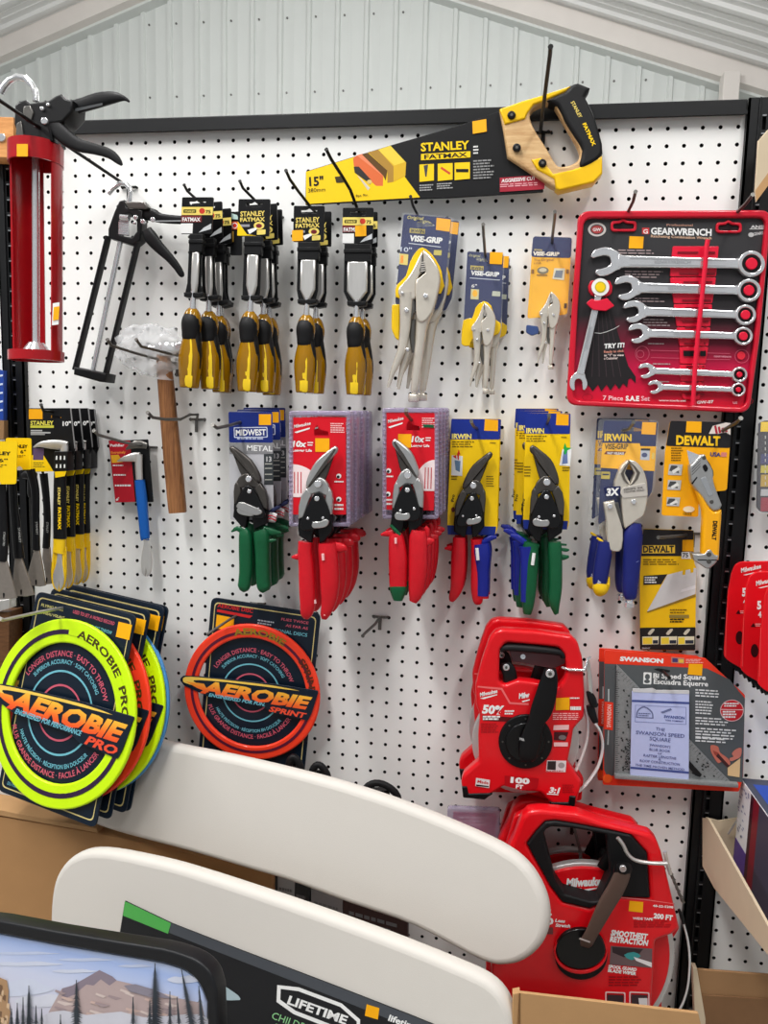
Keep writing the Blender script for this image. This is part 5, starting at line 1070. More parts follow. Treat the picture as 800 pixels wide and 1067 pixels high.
b.flat(ell(*kq(418, 732), 6, 3.2), c, C(244, 226, 190)); b.text('10222', kq(376, 776), kq(440, 776), 3, c, C(110, 76, 6), .02); b.build('card', t)
b = B(); b.plate(K([(404, 284), (520, 330), (500, 440), (430, 420)]), d + .004, .0012, CHR); b.build('blade', t)
b = B(); b.plate(sm(K([(428, 400), (460, 372), (505, 320), (545, 318), (562, 365), (604, 440), (605, 500), (618, 560), (672, 700), (655, 735), (605, 745), (560, 700), (520, 640), (445, 545), (430, 470)]), 2, True, (0, 3, 8, 9)), d + .010, .016, SNS, .003, 2)
b.plate(rounded(K([(505, 500), (545, 480), (610, 620), (570, 640)]), 2), d + .0105, .003, C(150, 154, 158), .0008)
for i in range(3): b.flat(K([(440, 425 + i * 22), (505, 358 + i * 22), (508, 364 + i * 22), (443, 432 + i * 22)]), d + .010, C(110, 110, 110))
b.plate(K([(438, 535), (478, 485), (485, 492), (446, 545)]), d + .0105, .002, BLK); b.plate(sm(K([(525, 410), (545, 390), (565, 425), (545, 450)]), 2), d + .0115, .003, BLK, .0006)
b.plate(sm(K([(560, 360), (605, 440), (602, 490), (575, 430)]), 2), d + .008, .012, BLK, .001); b.build('nose', t)
for x, y in ((592, 676), (535, 342)): b = B(); u = kq(x, y); b.disc(u[0], u[1], 2.2, d + .011, .003, STLD, 12, .0006); b.build('screw', t)
b = B(); b.plate(sm(K([(478, 598), (530, 600), (560, 690), (610, 748), (660, 735), (672, 760), (662, 900), (652, 1080), (648, 1120), (520, 1120), (526, 900), (528, 740)]), 2, True, (7, 8, 9)), d + .009, .018, DWP, .004, 2)
b.text('DEWALT', bq2(626, 90), bq2(616, 232), 4.2, d + .009, BLKI, .05); b.build('handle', t, 'yellow handle')
b = B(); b.plate(sm(KB([(470, 335), (560, 335), (585, 305), (610, 305), (635, 340), (665, 345), (655, 392), (605, 440), (565, 440), (480, 380)]), 2, True, (0, 5, 9)), d + .010, .018, SNS, .002, 2); b.flat(KB([(510, 376), (655, 378), (655, 386), (510, 384)]), d + .010, BLKI)
for y in (340, 392): u = bq2(595, y); b.disc(u[0], u[1], 2.6, d + .0112, .002, STLD, 12, .0005)
b.build('butt_cap', t)
hook([(771.5, 436), (768, 440), (752, 449), (738, 452)], (733, 452), 'pale wire hook in front of the black upright holding the knife card', None, .0028, .12)
d = .022
t = thing('blade_pack', P(695, 565, d), 'yellow and black card of replacement knife blades, big blade picture', 'blade pack')
b = B(); b.plate([rounded(KB([(108, 150), (480, 160), (484, 400), (500, 440), (492, 1052), (84, 1046), (82, 355)]), 2), rounded(KB([(228, 222), (270, 205), (390, 200), (392, 216), (280, 236)]), .7)], d, .0016, C(253, 200, 16))
b.flat(KB([(108, 152), (480, 162), (478, 352), (84, 352)]), d, C(38, 36, 38)); b.flat(KB([(100, 272), (342, 270), (342, 330), (98, 332)]), d, C(240, 196, 60)); b.text('DEWALT', bq2(106, 324), bq2(336, 322), 6.6, d, C(38, 36, 38), .04)
b.flat(KB([(398, 232), (478, 230), (478, 316), (396, 316)]), d, ORG); b.flat(KB([(390, 322), (462, 320), (462, 372), (390, 372)]), d, WHT); b.text('75', bq2(398, 360), bq2(440, 360), 4.4, d, BLKI, .03)
b.lines(bq2, 106, 400, 375, 425, 3, d, C(120, 90, 10), 2, .45)
b.flat(KB([(110, 498), (285, 486), (240, 560), (108, 566)]), d, C(40, 36, 34)); b.lines(bq2, 118, 215, 505, 558, 3, d, WHT, 3, .6)
b.flat(KB([(285, 490), (400, 460), (396, 490), (418, 490), (420, 456), (455, 448), (458, 476), (478, 472), (480, 440), (500, 442), (494, 640), (135, 762)]), d, C(214, 212, 210)); b.flat(KB([(135, 762), (494, 632), (494, 652), (140, 772)]), d, C(150, 120, 40)); b.flat(KB([(390, 600), (494, 565), (494, 590), (380, 622)]), d, C(232, 230, 230))
b.lines(bq2, 305, 440, 745, 785, 2, d, C(140, 106, 10), 4, .5); b.flat(KB([(300, 786), (446, 786), (446, 810), (300, 810)]), d, C(150, 130, 60)); b.lines(bq2, 305, 430, 815, 850, 2, d, C(60, 46, 10), 5, .6)
b.flat(rounded(KB([(82, 882), (494, 878), (492, 1050), (84, 1044)]), 1.5), d, C(32, 30, 30))
for i, x in enumerate((100, 236, 364)):
    b.flat(KB([(x, 948), (x + 122, 946), (x + 120, 1004), (x, 1008)]), d, C(226, 220, 190)); b.flat(KB([(x + 4, 956), (x + 74 - i * 12, 954), (x + 74 - i * 12, 1002), (x + 4, 1004)]), d, C(236, 210, 60)); b.flat(KB([(x + 78 - i * 12, 975), (x + 116, 974), (x + 116, 1000), (x + 78 - i * 12, 1000)]), d, C(40, 46, 60))
    b.flat(sm(KB([(x + 40, 925), (x + 70, 892), (x + 92, 896), (x + 60, 935)]), 2), d, C(206, 200, 180))
b.text('DWHT', bq2(100, 1040), bq2(158, 1040), 1.6, d, C(200, 200, 200), .02); b.build('card', t)
hook([(686, 560), (690, 560), (712, 558), (718, 556)], (722, 556), 'wire hook lying over the black top of the blade card', None, .0024, .1)

# ================================================================ long tape reels
TAPE = mat('steel_tape', (206, 206, 204), .35, .5, noise=.08, nscale=90); PLUM = mat('plum_grey', (112, 84, 88), .4, noise=.1); TAUPE = mat('taupe_plastic', (88, 70, 62), .4, noise=.08)
R = Y2(470, 635, 4.706); RL = lambda pts: [R(*q) for q in pts]
REDR = mat('reel_red', (222, 14, 26), .30, coat=.3, noise=.04)
d = .125
t = thing('tape_reel', P(548, 690, d), 'front red hundred foot tape reel with black crank, sticker on front', 'tape reel', 'small tape reels')
hole = rounded(RL([(238, 200), (270, 162), (525, 186), (556, 220), (568, 300), (552, 350), (520, 388), (470, 372), (400, 356), (330, 348), (262, 372), (235, 355)]), 3)
outl = RL([(118, 378), (150, 250), (188, 140), (215, 108), (250, 98), (420, 108), (590, 132), (622, 165), (645, 250), (655, 420), (652, 530), (600, 590), (590, 660), (572, 750), (642, 850), (628, 905), (612, 965), (500, 965), (440, 900), (345, 892), (258, 868), (165, 930), (58, 920), (48, 845), (60, 810), (135, 745), (132, 620), (140, 520), (122, 470)])
b = B(); b.plate([rounded(outl, 2.5), hole], d, .022, REDR, .005, 3)
b.flat(RL([(130, 375), (250, 385), (290, 455), (380, 460), (380, 470), (285, 464), (245, 395), (128, 382)]), d, C(240, 110, 110))
b.text('Milwaukee', R(142, 428), R(228, 408), 4.0, d, WHT, .03, .25); b.flat(RL([(140, 436), (225, 416), (226, 420), (160, 440)]), d, WHT); b.text('Milw', R(332, 438), R(386, 430), 5.4, d, WHT, .04, .25); b.flat(RL([(345, 450), (385, 440), (385, 446), (352, 455)]), d, WHT)
b.text('50%', R(150, 508), R(258, 514), 8.4, d, WHT, .05, .12); b.lines(R, 262, 312, 495, 520, 2, d, WHT, 4, .6); b.flat(RL([(152, 520), (310, 530), (300, 552), (155, 545)]), d, C(90, 10, 16)); b.lines(R, 155, 255, 522, 545, 2, d, WHT, 5, .7)
b.lines(R, 145, 240, 560, 610, 5, d, C(150, 8, 18), 6, .4)
b.flat(RL([(515, 435), (580, 432), (580, 492), (512, 494)]), d + .0003, ORG); b.lines(R, 582, 634, 432, 442, 1, d, WHT, 7, .6); b.lines(R, 584, 636, 476, 498, 1, d, WHT, 31, .8); b.lines(R, 498, 630, 508, 545, 4, d, C(250, 180, 180), 8, .5)
b.flat(RL([(503, 568), (578, 566), (576, 590), (500, 592)]), d, C(244, 190, 190)); b.flat(RL([(505, 600), (575, 602), (560, 645), (503, 640)]), d, C(70, 20, 26)); b.flat(ell(*R(545, 628), 4, 2.4), d, C(120, 110, 110)); b.flat(RL([(503, 652), (572, 652), (572, 672), (503, 672)]), d, C(244, 190, 190))
b.flat(RL([(470, 740), (565, 742), (560, 798), (465, 795)]), d, C(226, 216, 216)); b.flat(RL([(473, 744), (514, 744), (512, 788), (470, 786)]), d, C(46, 40, 40)); b.flat(ell(*R(540, 765), 3.4, 3), d, C(160, 150, 150)); b.lines(R, 466, 560, 790, 798, 1, d, C(200, 20, 30), 9)
b.flat(RL([(262, 815), (430, 830), (420, 880), (350, 888), (262, 865)]), d, C(178, 6, 20)); b.text('100', R(290, 848), R(384, 856), 5.4, d, WHT, .06); b.text('FT', R(316, 876), R(352, 880), 3.8, d, WHT, .05); b.text('3:1', R(478, 898), R(534, 902), 5.6, d, WHT, .05, .2); b.flat(RL([(470, 902), (525, 906), (525, 911), (470, 907)]), d, WHT)
b.flat(RL([(122, 826), (190, 836), (186, 876), (118, 866)]), d, C(226, 216, 216)); b.text('Made', R(128, 850), R(182, 858), 3, d, C(200, 20, 30), .03); b.flat(RL([(122, 858), (184, 866), (184, 872), (122, 866)]), d, BLKI); b.lines(R, 545, 605, 860, 905, 5, d, C(150, 8, 18), 11, .4)
b.build('housing', t)
b = B(); b.limb([R(248, 200) + (6, d - .008), R(275, 184) + (8, d - .008), R(400, 192) + (9, d - .008), R(530, 208) + (8, d - .008), R(548, 235) + (6, d - .008)], RUB, 1.4, 12, 2.4); b.build('carry_grip', t, 'black rubber carry grip')
cx, cy = R(365, 650)
b = B(); b.plate(ell(cx, cy, 56, 54, n=48), d - .024, .014, TAPE, .002); b.build('tape_spool', t, 'pale steel tape spool')
b = B(); b.plate([rounded(RL([(150, 260), (195, 130), (250, 98), (590, 132), (640, 220), (655, 420), (580, 600), (600, 760), (650, 830), (640, 940), (520, 950), (350, 900), (100, 900), (55, 830), (130, 760), (110, 480)]), 3), hole], d - .040, .012, REDR, .003); b.build('back_housing', t)
b = B(); b.plate(rounded(RL([(52, 870), (78, 870), (85, 905), (205, 902), (165, 935), (58, 925)]), 1), d + .002, .024, BLK, .002); b.build('foot', t)
b = B(); b.plate(rounded(RL([(480, 948), (575, 948), (580, 915), (612, 918), (606, 972), (505, 968)]), 1), d + .002, .024, BLK, .002); b.build('foot', t)
b = B(); b.disc(cx, cy, 28.2, d + .004, .006, BLK, 36, .0015); b.disc(cx - .5, cy + 1, 20.5, d + .007, .006, BLKG, 32, .002)
for i in range(8): u = ell(cx, cy, 24, n=8)[i]; b.disc(u[0], u[1], 1.0, d + .0045, .002, STLD, 8)
b.build('hub', t, 'round black hub')
b = B(); b.limb([R(*q) + (w / 4.706, d + .016) for q, w in (((485, 290), 56), ((482, 340), 84), ((462, 430), 104), ((440, 500), 106), ((415, 555), 84), ((390, 640), 100), ((375, 720), 90), ((372, 742), 60))], BLK, .25, 14, 3)
b.text('Milwaukee', R(334, 640), R(404, 658), 2.6, d + .019, C(200, 200, 200), .03); u = R(485, 316); b.disc(u[0], u[1], 4.6, d + .023, .004, CHR, 16, .001); b.disc(u[0], u[1], 2, d + .0235, .002, STLD, 10); b.build('crank', t)
b = B(); b.plate(rounded(RL([(280, 190), (545, 215), (560, 265), (500, 290), (300, 255)]), 2), d - .026, .004, PLUM, .001); b.tube([R(350, 230) + (d - .018,), R(352, 232) + (d - .012,)], .004, CHR, 8); b.build('price_flap', t) if False else b.build('inner_plate', t, 'plum grey inner plate')
b = B(); b.limb([R(290, 355) + (15, d - .012), R(285, 310) + (15, d - .012), R(272, 280) + (14, d - .012), R(268, 262) + (9, d - .012)], BLK, .3, 14, 2.6, 2); u = R(270, 285); b.disc(u[0], u[1], 3.6, d - .008, .003, CHR, 14, .001); b.disc(u[0], u[1], 1.4, d - .0076, .002, STLD, 8); b.build('inner_crank', t, 'black inner crank with silver bolt')
dup(t, (-.006, .056, .001), 'rear red hundred foot tape reel, edge showing above and left of front one')
b = B(); tp = thing('tape_hook', P(628, 700, .12), 'silver hook end and black clip of the tape dangling beside small reel', 'hook end')
b.tube([R(545, 285) + (.118,), R(580, 296) + (.128,), R(655, 298) + (.13,), R(668, 240) + (.125,), R(682, 236) + (.12,)], .0022, CHR, 8)
for s_ in (0, 10): b.tube([R(662 + s_, 250) + (.12,), R(672 + s_, 330) + (.12,), R(680 + s_ * .7, 410) + (.12,)], .0022, STL, 8)
b.build('hook', tp)
b = B(); b.limb([R(672, 400) + (5, .12), R(690, 440) + (9, .12), R(702, 480) + (7, .12)], BLK, .6, 10, 2.6); b.limb([R(680, 470) + (8, .118), R(690, 510) + (9, .118), R(708, 555) + (6, .118)], BLK, .6, 10, 2.6); b.build('clip', tp, 'black clip')
b = B(); b.sweep([P(*R(*q), .10) for q in sm([(650, 470), (668, 560), (660, 660), (610, 790), (560, 830)], 5, False)], .0022, .005, WHT, 8); b.sweep([P(*R(*q), .09) for q in sm([(690, 540), (730, 600), (742, 680), (715, 780), (640, 880), (600, 890)], 5, False)], .0022, .005, WHT, 8); b.build('tape_loop', tp, 'loose loop of steel tape')

B1 = Y2(510, 820, 6.154); B2 = Y2(610, 820, 6.154); B3 = Y2(540, 930, 4)
def mix(*a): return [(b1(*q)) for b1, q in a]
d = .17
t = thing('tape_reel', P(618, 890, d), 'big red tape reel, front one, taupe crank and open black-lined handle', 'tape reel', 'big tape reels')
oh = [B1(240, 370), B1(300, 290), B1(358, 228), B1(420, 222), B1(540, 240), B1(800, 290), B2(290, 312), B2(395, 430), B2(413, 716), B2(205, 706), B1(640, 782), B1(468, 742), B1(390, 640)]
out2 = [B1(60, 560), B1(110, 420), B1(160, 320), B1(205, 200), B1(250, 158), B1(330, 150), B1(560, 172), B2(120, 232), B2(420, 308), B2(460, 350), B2(490, 430), B2(540, 640), B2(578, 800), (708, 968), (702, 974), (683, 981), (682, 1000), (680, 1030), (678, 1060), (640, 1090), (535, 1080), (512, 1040), (512, 960)]
b = B(); b.plate([rounded(out2, 3), rounded(oh, 1.5)], d, .026, REDR, .006, 3)
b.flat(mix((B2, (215, 704)), (B2, (400, 722)), (B2, (570, 748)), (B2, (572, 752)), (B2, (400, 728)), (B2, (212, 710))), d, C(240, 120, 120))
b.flat(mix((B2, (282, 730)), (B2, (370, 738)), (B2, (366, 806)), (B2, (276, 796))), d, ORG); b.text('48-22-5208', B2(430, 768), B2(562, 778), 2.2, d, WHT, .03); b.text('200 FT', B3(562, 106), B3(642, 116), 5, d, WHT, .05); b.text('WIDE TAPE', B3(476, 112), B3(560, 116), 2.4, d, WHT, .03); b.lines(B3, 480, 640, 118, 150, 4, d, C(160, 8, 20), 4, .4)
b.text('%', B3(112, 98), B3(140, 96), 6, d, WHT, .03); b.text('0', B3(118, 132), B3(146, 132), 6.4, d, WHT, .05); b.text('Less', B3(152, 122), B3(194, 126), 3.2, d, WHT, .04, .15); b.text('Stretch', B3(154, 142), B3(216, 146), 3.2, d, WHT, .04, .15); b.flat([B3(118, 145), B3(144, 145), B3(144, 174), B3(118, 174)], d, C(110, 60, 60))
b.text('SMOOTHEST', B3(384, 178), B3(538, 196), 5.6, d, WHT, .05, .12); b.text('RETRACTION', B3(380, 204), B3(540, 222), 5.6, d, WHT, .05, .12)
b.flat([B3(385, 222), B3(558, 234), B3(556, 314), B3(380, 300)], d, C(110, 90, 92)); b.flat([B3(390, 226), B3(520, 236), B3(500, 260), B3(440, 270), B3(392, 250)], d, C(52, 40, 44)); b.flat(sm([B3(440, 260), B3(480, 248), B3(510, 265), B3(470, 282)], 2), d, C(60, 150, 150)); b.flat([B3(480, 268), B3(556, 292), B3(556, 312), B3(490, 284)], d, C(236, 230, 230))
b.text('SPOOL GUARD', B3(374, 314), B3(492, 328), 3.2, d, WHT, .05, .1); b.text('BLADE WIPER', B3(372, 330), B3(490, 345), 3.2, d, WHT, .05, .1); b.lines(B3, 376, 530, 350, 396, 4, d, C(150, 8, 20), 6, .4)
for x in (362, 462): b.flat([rounded([B3(x, 412), B3(x + 84, 416), B3(x + 84, 490), B3(x, 490)], 1.5), rounded([B3(x + 5, 418), B3(x + 79, 421), B3(x + 79, 490), B3(x + 5, 490)], 1.2)], d, C(236, 200, 200)); b.flat([B3(x + 8, 425), B3(x + 76, 428), B3(x + 76, 490), B3(x + 8, 490)], d, C(60, 44, 48))
b.flat([B3(500, 440), B3(538, 440), B3(538, 480), B3(505, 480)], d, C(220, 214, 214)); b.build('housing', t)
ih = [B1(345, 310), B1(360, 275), B1(395, 258), B1(520, 264), B1(752, 308), B1(760, 400), B1(775, 560), B1(700, 735), B1(650, 738), B1(478, 690), B1(420, 600), B1(370, 400)]
b = B(); b.plate([rounded(oh, 1), rounded(ih, 2)], d + .002, .030, RUB, .003, 2); b.build('handle_lining', t, 'black rubber handle lining')
sx, sy = 607, 995
b = B(); b.plate(ell(sx, sy, 96, 96, n=60), d - .030, .012, TAPE, .002); b.plate(ell(sx, sy, 91, 91, n=60), d - .026, .006, REDR, .002)
b.text('Milwaukee', B1(490, 640), B1(745, 628), 8.2, d - .026, WHT, .05, .22); b.flat([B1(478, 668), B1(590, 648), B1(580, 660), B1(735, 640), B1(620, 668), B1(600, 680), B1(610, 664)], d - .026, WHT); b.build('tape_spool', t)
b = B(); b.plate([rounded([B1(90, 420), B1(160, 190), B1(240, 150), B2(120, 222), B2(400, 300), B2(480, 420), (708, 968), (688, 1000), (690, 1060), (540, 1080), (512, 960)], 3), rounded(ih, 2)], d - .050, .014, REDR, .003); b.build('back_housing', t)
b = B(); b.plate(ell(605.5, 997, 27.5, 24.5, n=36), d + .004, .008, BLK, .002); b.plate([ell(605, 993, 27.8, 22.5, n=36), ell(605, 991, 26, 20.5, n=36)], d + .010, .008, REDR, .0015); b.plate(ell(605, 989.5, 26, 21, n=36), d + .011, .008, BLKG, .002); b.build('hub', t, 'black hub with red rim')
b = B(); b.limb([B2(242, 500) + (12, d + .022), B2(235, 560) + (17, d + .022), B2(190, 660) + (18, d + .022), B2(130, 760) + (17.5, d + .022), B3(310, 160) + (13.6, d + .022), B3(285, 205) + (13.6, d + .020), B3(278, 222) + (10, d + .018)], TAUPE, .35, 14, 3); b.flat([B3(256, 188), B3(300, 204), B3(298, 210), B3(252, 194)], d + .0245, C(190, 180, 176))
b.limb([B2(246, 490) + (16, d + .021), B2(238, 530) + (19, d + .021), B2(228, 575) + (16, d + .021)], BLK, .4, 14, 2.4); u = B2(240, 528); b.disc(u[0], u[1], 3.6, d + .029, .004, CHR, 16, .001); b.build('crank', t)
b = B(); b.limb([B2(100, 520) + (10, d - .02), B2(145, 460) + (14, d - .02), B2(185, 405) + (17, d - .02), B2(195, 385) + (12, d - .02)], BLK, .5, 14, 2.4); u = B2(183, 415); b.disc(u[0], u[1], 3.2, d - .008, .004, CHR, 16, .001); b.build('inner_crank', t, 'black inner crank')
dup(t, (-.008, .078, -.026), 'rear big red tape reel, red top edge showing above the front one')
tp = thing('tape_hook', P(690, 900, d), 'pale wire hook, chain and cable hanging from the big reel', 'hook end')
b = B(); b.sweep([P(*B2(*q), d + .012) for q in sm([(205, 325), (240, 370), (270, 430), (320, 470), (420, 488), (525, 490)], 3, False)], .0028, None, STL, 8); b.build('hook', tp)
b = B(); b.tube([B2(508, 415) + (d,), B2(520, 480) + (d,), B2(545, 560) + (d,)], .0028, STL, 8)
for i in range(7): u = (520 + i * 15, 490 + i * 36); b.tube([B2(u[0], u[1]) + (d,), B2(u[0] + 8, u[1] + 22) + (d - .002,), B2(u[0] + 22, u[1] + 40) + (d,)], .0022, STLD, 6)
b.build('chain', tp)
b = B(); b.limb([B3(668, 70) + (3, d), B3(680, 100) + (4.5, d), B3(688, 130) + (3, d)], BLK, .8, 8, 2.4); b.sweep([P(*B3(*q), d - .01) for q in sm([(688, 130), (706, 200), (714, 280), (708, 380), (690, 450), (668, 495)], 4, False)], .0016, None, C(206, 206, 204), 8); b.build('cable', tp, 'white cable')
hook([(566, 835), (590, 868), (597, 893)], (597, 876), 'wire hook seen through the handle of the big tape reel', None, .0026, .08) if False else hook([(605, 895), (604, 885), (598, 862)], (596, 856), 'wire hook seen through the handle of the big tape reel', None, .0026, .12)
hook([(400, 656), (395, 646), (393, 642)], (396, 642), 'x', None) if False else hook([(378, 662.5), (380, 660), (391, 650)], (396, 643), 'small empty wire hook alone on the bare middle of the pegboard', None, .0024, .10)

# ================================================================ speed square pack
W_ = Y2(620, 670, 5); WL = lambda pts: [W_(*q) for q in pts]; wq = W_
d = .05; GREYC = C(86, 90, 92); ORR = C(240, 60, 34)
t = thing('speed_square_pack', P(690, 700, d), 'grey and orange speed square pack with lilac booklet, cut corner', 'square')
b = B(); b.plate(rounded(WL([(50, 38), (575, 80), (780, 270), (770, 700), (748, 775), (40, 738)]), 2), d, .004, ORR)
b.flat(WL([(48, 108), (580, 132), (700, 190), (780, 290), (768, 725), (60, 690), (46, 660)]), d, GREYC); b.flat(rounded(WL([(50, 40), (380, 66), (378, 122), (46, 106)]), 2), d, ORR)
b.text('SWANSON', wq(128, 92), wq(354, 104), 4.2, d, WHT, .06); b.flat(WL([(396, 72), (464, 78), (464, 108), (396, 104)]), d, C(200, 130, 110)); b.flat(WL([(402, 78), (430, 80), (430, 100), (402, 100)]), d, C(70, 60, 110)); b.flat(WL([(436, 84), (460, 86), (460, 104), (436, 102)]), d, C(230, 190, 70)); b.lines(wq, 472, 566, 84, 108, 3, d, C(250, 190, 180), 5, .5)
b.flat(WL([(488, 108), (560, 110), (556, 170), (482, 164)]), d, ORG); b.text('Bi Speed Square', wq(302, 182), wq(576, 192), 5, d, WHT, .03); b.text('Escuadra Equerre', wq(304, 212), wq(588, 226), 5, d, WHT, .03)
b.flat(rounded(WL([(252, 152), (294, 154), (292, 216), (250, 214)]), 1), d, WHT); b.flat(ell(*wq(272, 176), 2.6, 3), d, GREYC); b.flat(ell(*wq(270, 200), 3, 2), d, GREYC)
b.flat(rounded(WL([(302, 136), (330, 132), (390, 142), (388, 152), (340, 150)]), .6), d, C(24, 24, 26))
b.flat(rounded(WL([(48, 305), (94, 310), (92, 455), (44, 448)]), .5), d, ORR); b.text('SWANSON', wq(80, 440), wq(84, 322), 4, d, C(250, 200, 190), .03); b.flat(WL([(66, 240), (74, 240), (74, 305), (66, 305)]), d, C(180, 190, 190)); b.flat(WL([(66, 455), (72, 455), (70, 530), (62, 530)]), d, C(180, 190, 190)); b.flat(ell(*wq(64, 706), 5, 4.4), d, C(250, 100, 40))
b.flat(ell(*wq(712, 352), 12.4, 11.4), d, C(230, 190, 190)); b.flat(ell(*wq(712, 352), 11.6, 10.6), d, C(204, 30, 40)); b.lines(wq, 672, 752, 312, 336, 2, d, WHT, 3, .6); b.flat(WL([(652, 344), (772, 346), (772, 350), (652, 348)]), d, C(240, 200, 200)); b.lines(wq, 664, 745, 354, 395, 3, d, WHT, 6, .6)
for v0, n, e_ in ((240, 3, 690), (300, 5, 640), (385, 3, 720), (440, 4, 760), (490, 2, 745)): b.lines(lambda u, v: wq(u, v + (u - 520) * .06), 522, e_ - 20, v0, v0 + 15 * n, n, d, C(226, 228, 228), v0, .5)
b.flat(sm(WL([(604, 532), (640, 540), (650, 570), (690, 600), (704, 626), (690, 640), (660, 618), (640, 626), (615, 590), (602, 560)]), 3), d, C(200, 112, 94)); b.flat(sm(WL([(762, 548), (735, 552), (712, 575), (720, 592), (700, 600), (706, 616), (735, 606), (758, 590)]), 3), d, C(206, 122, 104)); b.flat(WL([(612, 560), (640, 570), (660, 600), (650, 604), (622, 582)]), d, C(160, 70, 60))
b.flat(WL([(690, 650), (756, 600), (752, 700), (690, 690)]), d, C(226, 190, 140)); b.flat(WL([(640, 575), (700, 640), (690, 650), (630, 590)]), d, C(70, 40, 40))
b.build('card', t)
SQM = mat('speckled_aluminium', (150, 152, 152), .45, .3, noise=.25, nscale=420)
b = B(); b.plate([WL([(112, 112), (700, 718), (700, 745), (100, 690)]), WL([(190, 255), (190, 680), (480, 690), (480, 540)])], d + .004, .003, SQM, .0006); c = d + .004
rr_ = random.Random(3)
for i in range(44):
    k = i / 43; x, y = 112 + 588 * k, 112 + 606 * k; b.flat(WL([(x - 2, y + 8), (x, y + 8), (x - 14 - 6 * (i % 4 == 0), y + 22 + 6 * (i % 4 == 0)), (x - 16 - 6 * (i % 4 == 0), y + 22 + 6 * (i % 4 == 0))]), c, C(40, 42, 44))
for i in range(50): y = 150 + i * 10.6; b.flat(WL([(106, y), (118 + 8 * (i % 4 == 0), y), (118 + 8 * (i % 4 == 0), y + 3), (106, y + 3)]), c, C(40, 42, 44))
for i in range(26):
    x, y = 130 + 46 * rr_.random(), 230 + rr_.random() * 430; b.flat(WL([(x, y), (x + 9, y - 3), (x + 10, y + 6 + 8 * rr_.random()), (x + 1, y + 8)]), c, C(44, 46, 48))
b.text('SWANSON', wq(168, 500), wq(150, 660), 3.6, c, C(50, 52, 54), .02)
for i in range(22): x, y = 500 + rr_.random() * 130, 560 + rr_.random() * 130; (y > x + 20) and b.flat(WL([(x, y), (x + 10, y + 4), (x + 8, y + 12), (x - 2, y + 8)]), c, C(44, 46, 48))
b.flat(rounded(WL([(490, 612), (556, 686), (546, 700), (520, 690), (488, 650)]), 1), c, C(22, 22, 24)); b.limb([wq(100, 690) + (5, d + .008), wq(380, 712) + (5, d + .008), wq(740, 738) + (5, d + .008)], SQM, 1.4, 8, 4, 1); b.build('speed_square', t, 'speckled metal triangle')
LIL = C(192, 200, 240)
b = B(); c = d + .009; b.plate(rounded(WL([(192, 252), (490, 262), (488, 718), (182, 690)]), .8), c, .003, LIL, .0004, 1); f = bil(WL([(192, 252), (490, 262), (488, 718), (182, 690)]))
DB = C(70, 84, 150)
b.flat(fr(f, 0, .10, 1, .125), c, DB); b.flat(fr(f, 0, .895, 1, .92), c, DB)
b.flat([fr(f, .06, .16, .95, .36), fr(f, .07, .165, .94, .355)], c, C(130, 140, 190)); b.flat([sm([f(.08, .31), f(.10, .22), f(.22, .17), f(.36, .23), f(.38, .31)], 3, False), sm([f(.10, .30), f(.12, .23), f(.22, .185), f(.34, .24), f(.36, .30)], 3, False)], c, C(110, 118, 160)); b.lines(f, .12, .34, .25, .30, 2, c, C(110, 118, 160), 3, .5); b.text('SWANSON', f(.56, .295), f(.92, .30), 2.8, c, DB, .03); b.text('TOOL COMPANY', f(.58, .33), f(.90, .335), 1.6, c, DB, .02); b.flat([f(.5, .23), f(.68, .18), f(.70, .20), f(.54, .245)], c, C(110, 118, 160))
for s_, u0, u1, v, h_ in (('THE', .42, .58, .445, 3.2), ('SWANSON SPEED', .08, .92, .505, 3.8), ('SQUARE', .32, .68, .565, 3.8), ('SWANSON\'S', .32, .68, .635, 2.6), ('BLUE BOOK', .32, .68, .685, 2.6), ('of', .46, .53, .72, 2.2), ('RAFTER LENGTHS', .22, .78, .762, 2.6), ('&', .47, .52, .79, 2), ('ROOF CONSTRUCTION', .16, .84, .828, 2.6), ('THE TIME PROVEN METHOD', .08, .92, .882, 2.4)): b.text(s_, f(u0, v), f(u1, v + .008), h_, c, C(88, 96, 150), .01)
b.build('booklet', t, 'lilac instruction booklet'); b = B(); b.plate(rounded(WL([(195, 238), (255, 240), (300, 236), (318, 246), (490, 248), (490, 266), (195, 256)]), .5), d + .0095, .002, C(210, 210, 212)); b.build('staple_strip', t)
dup(t, (-.005, .022, -.004), 'orange-edged speed square pack peeking out behind the front one')
hook([(697, 706), (694, 703), (688, 697)], (684, 692), 'dark hook tip through the speed square pack slot', M_WIRED, .0024, .1)
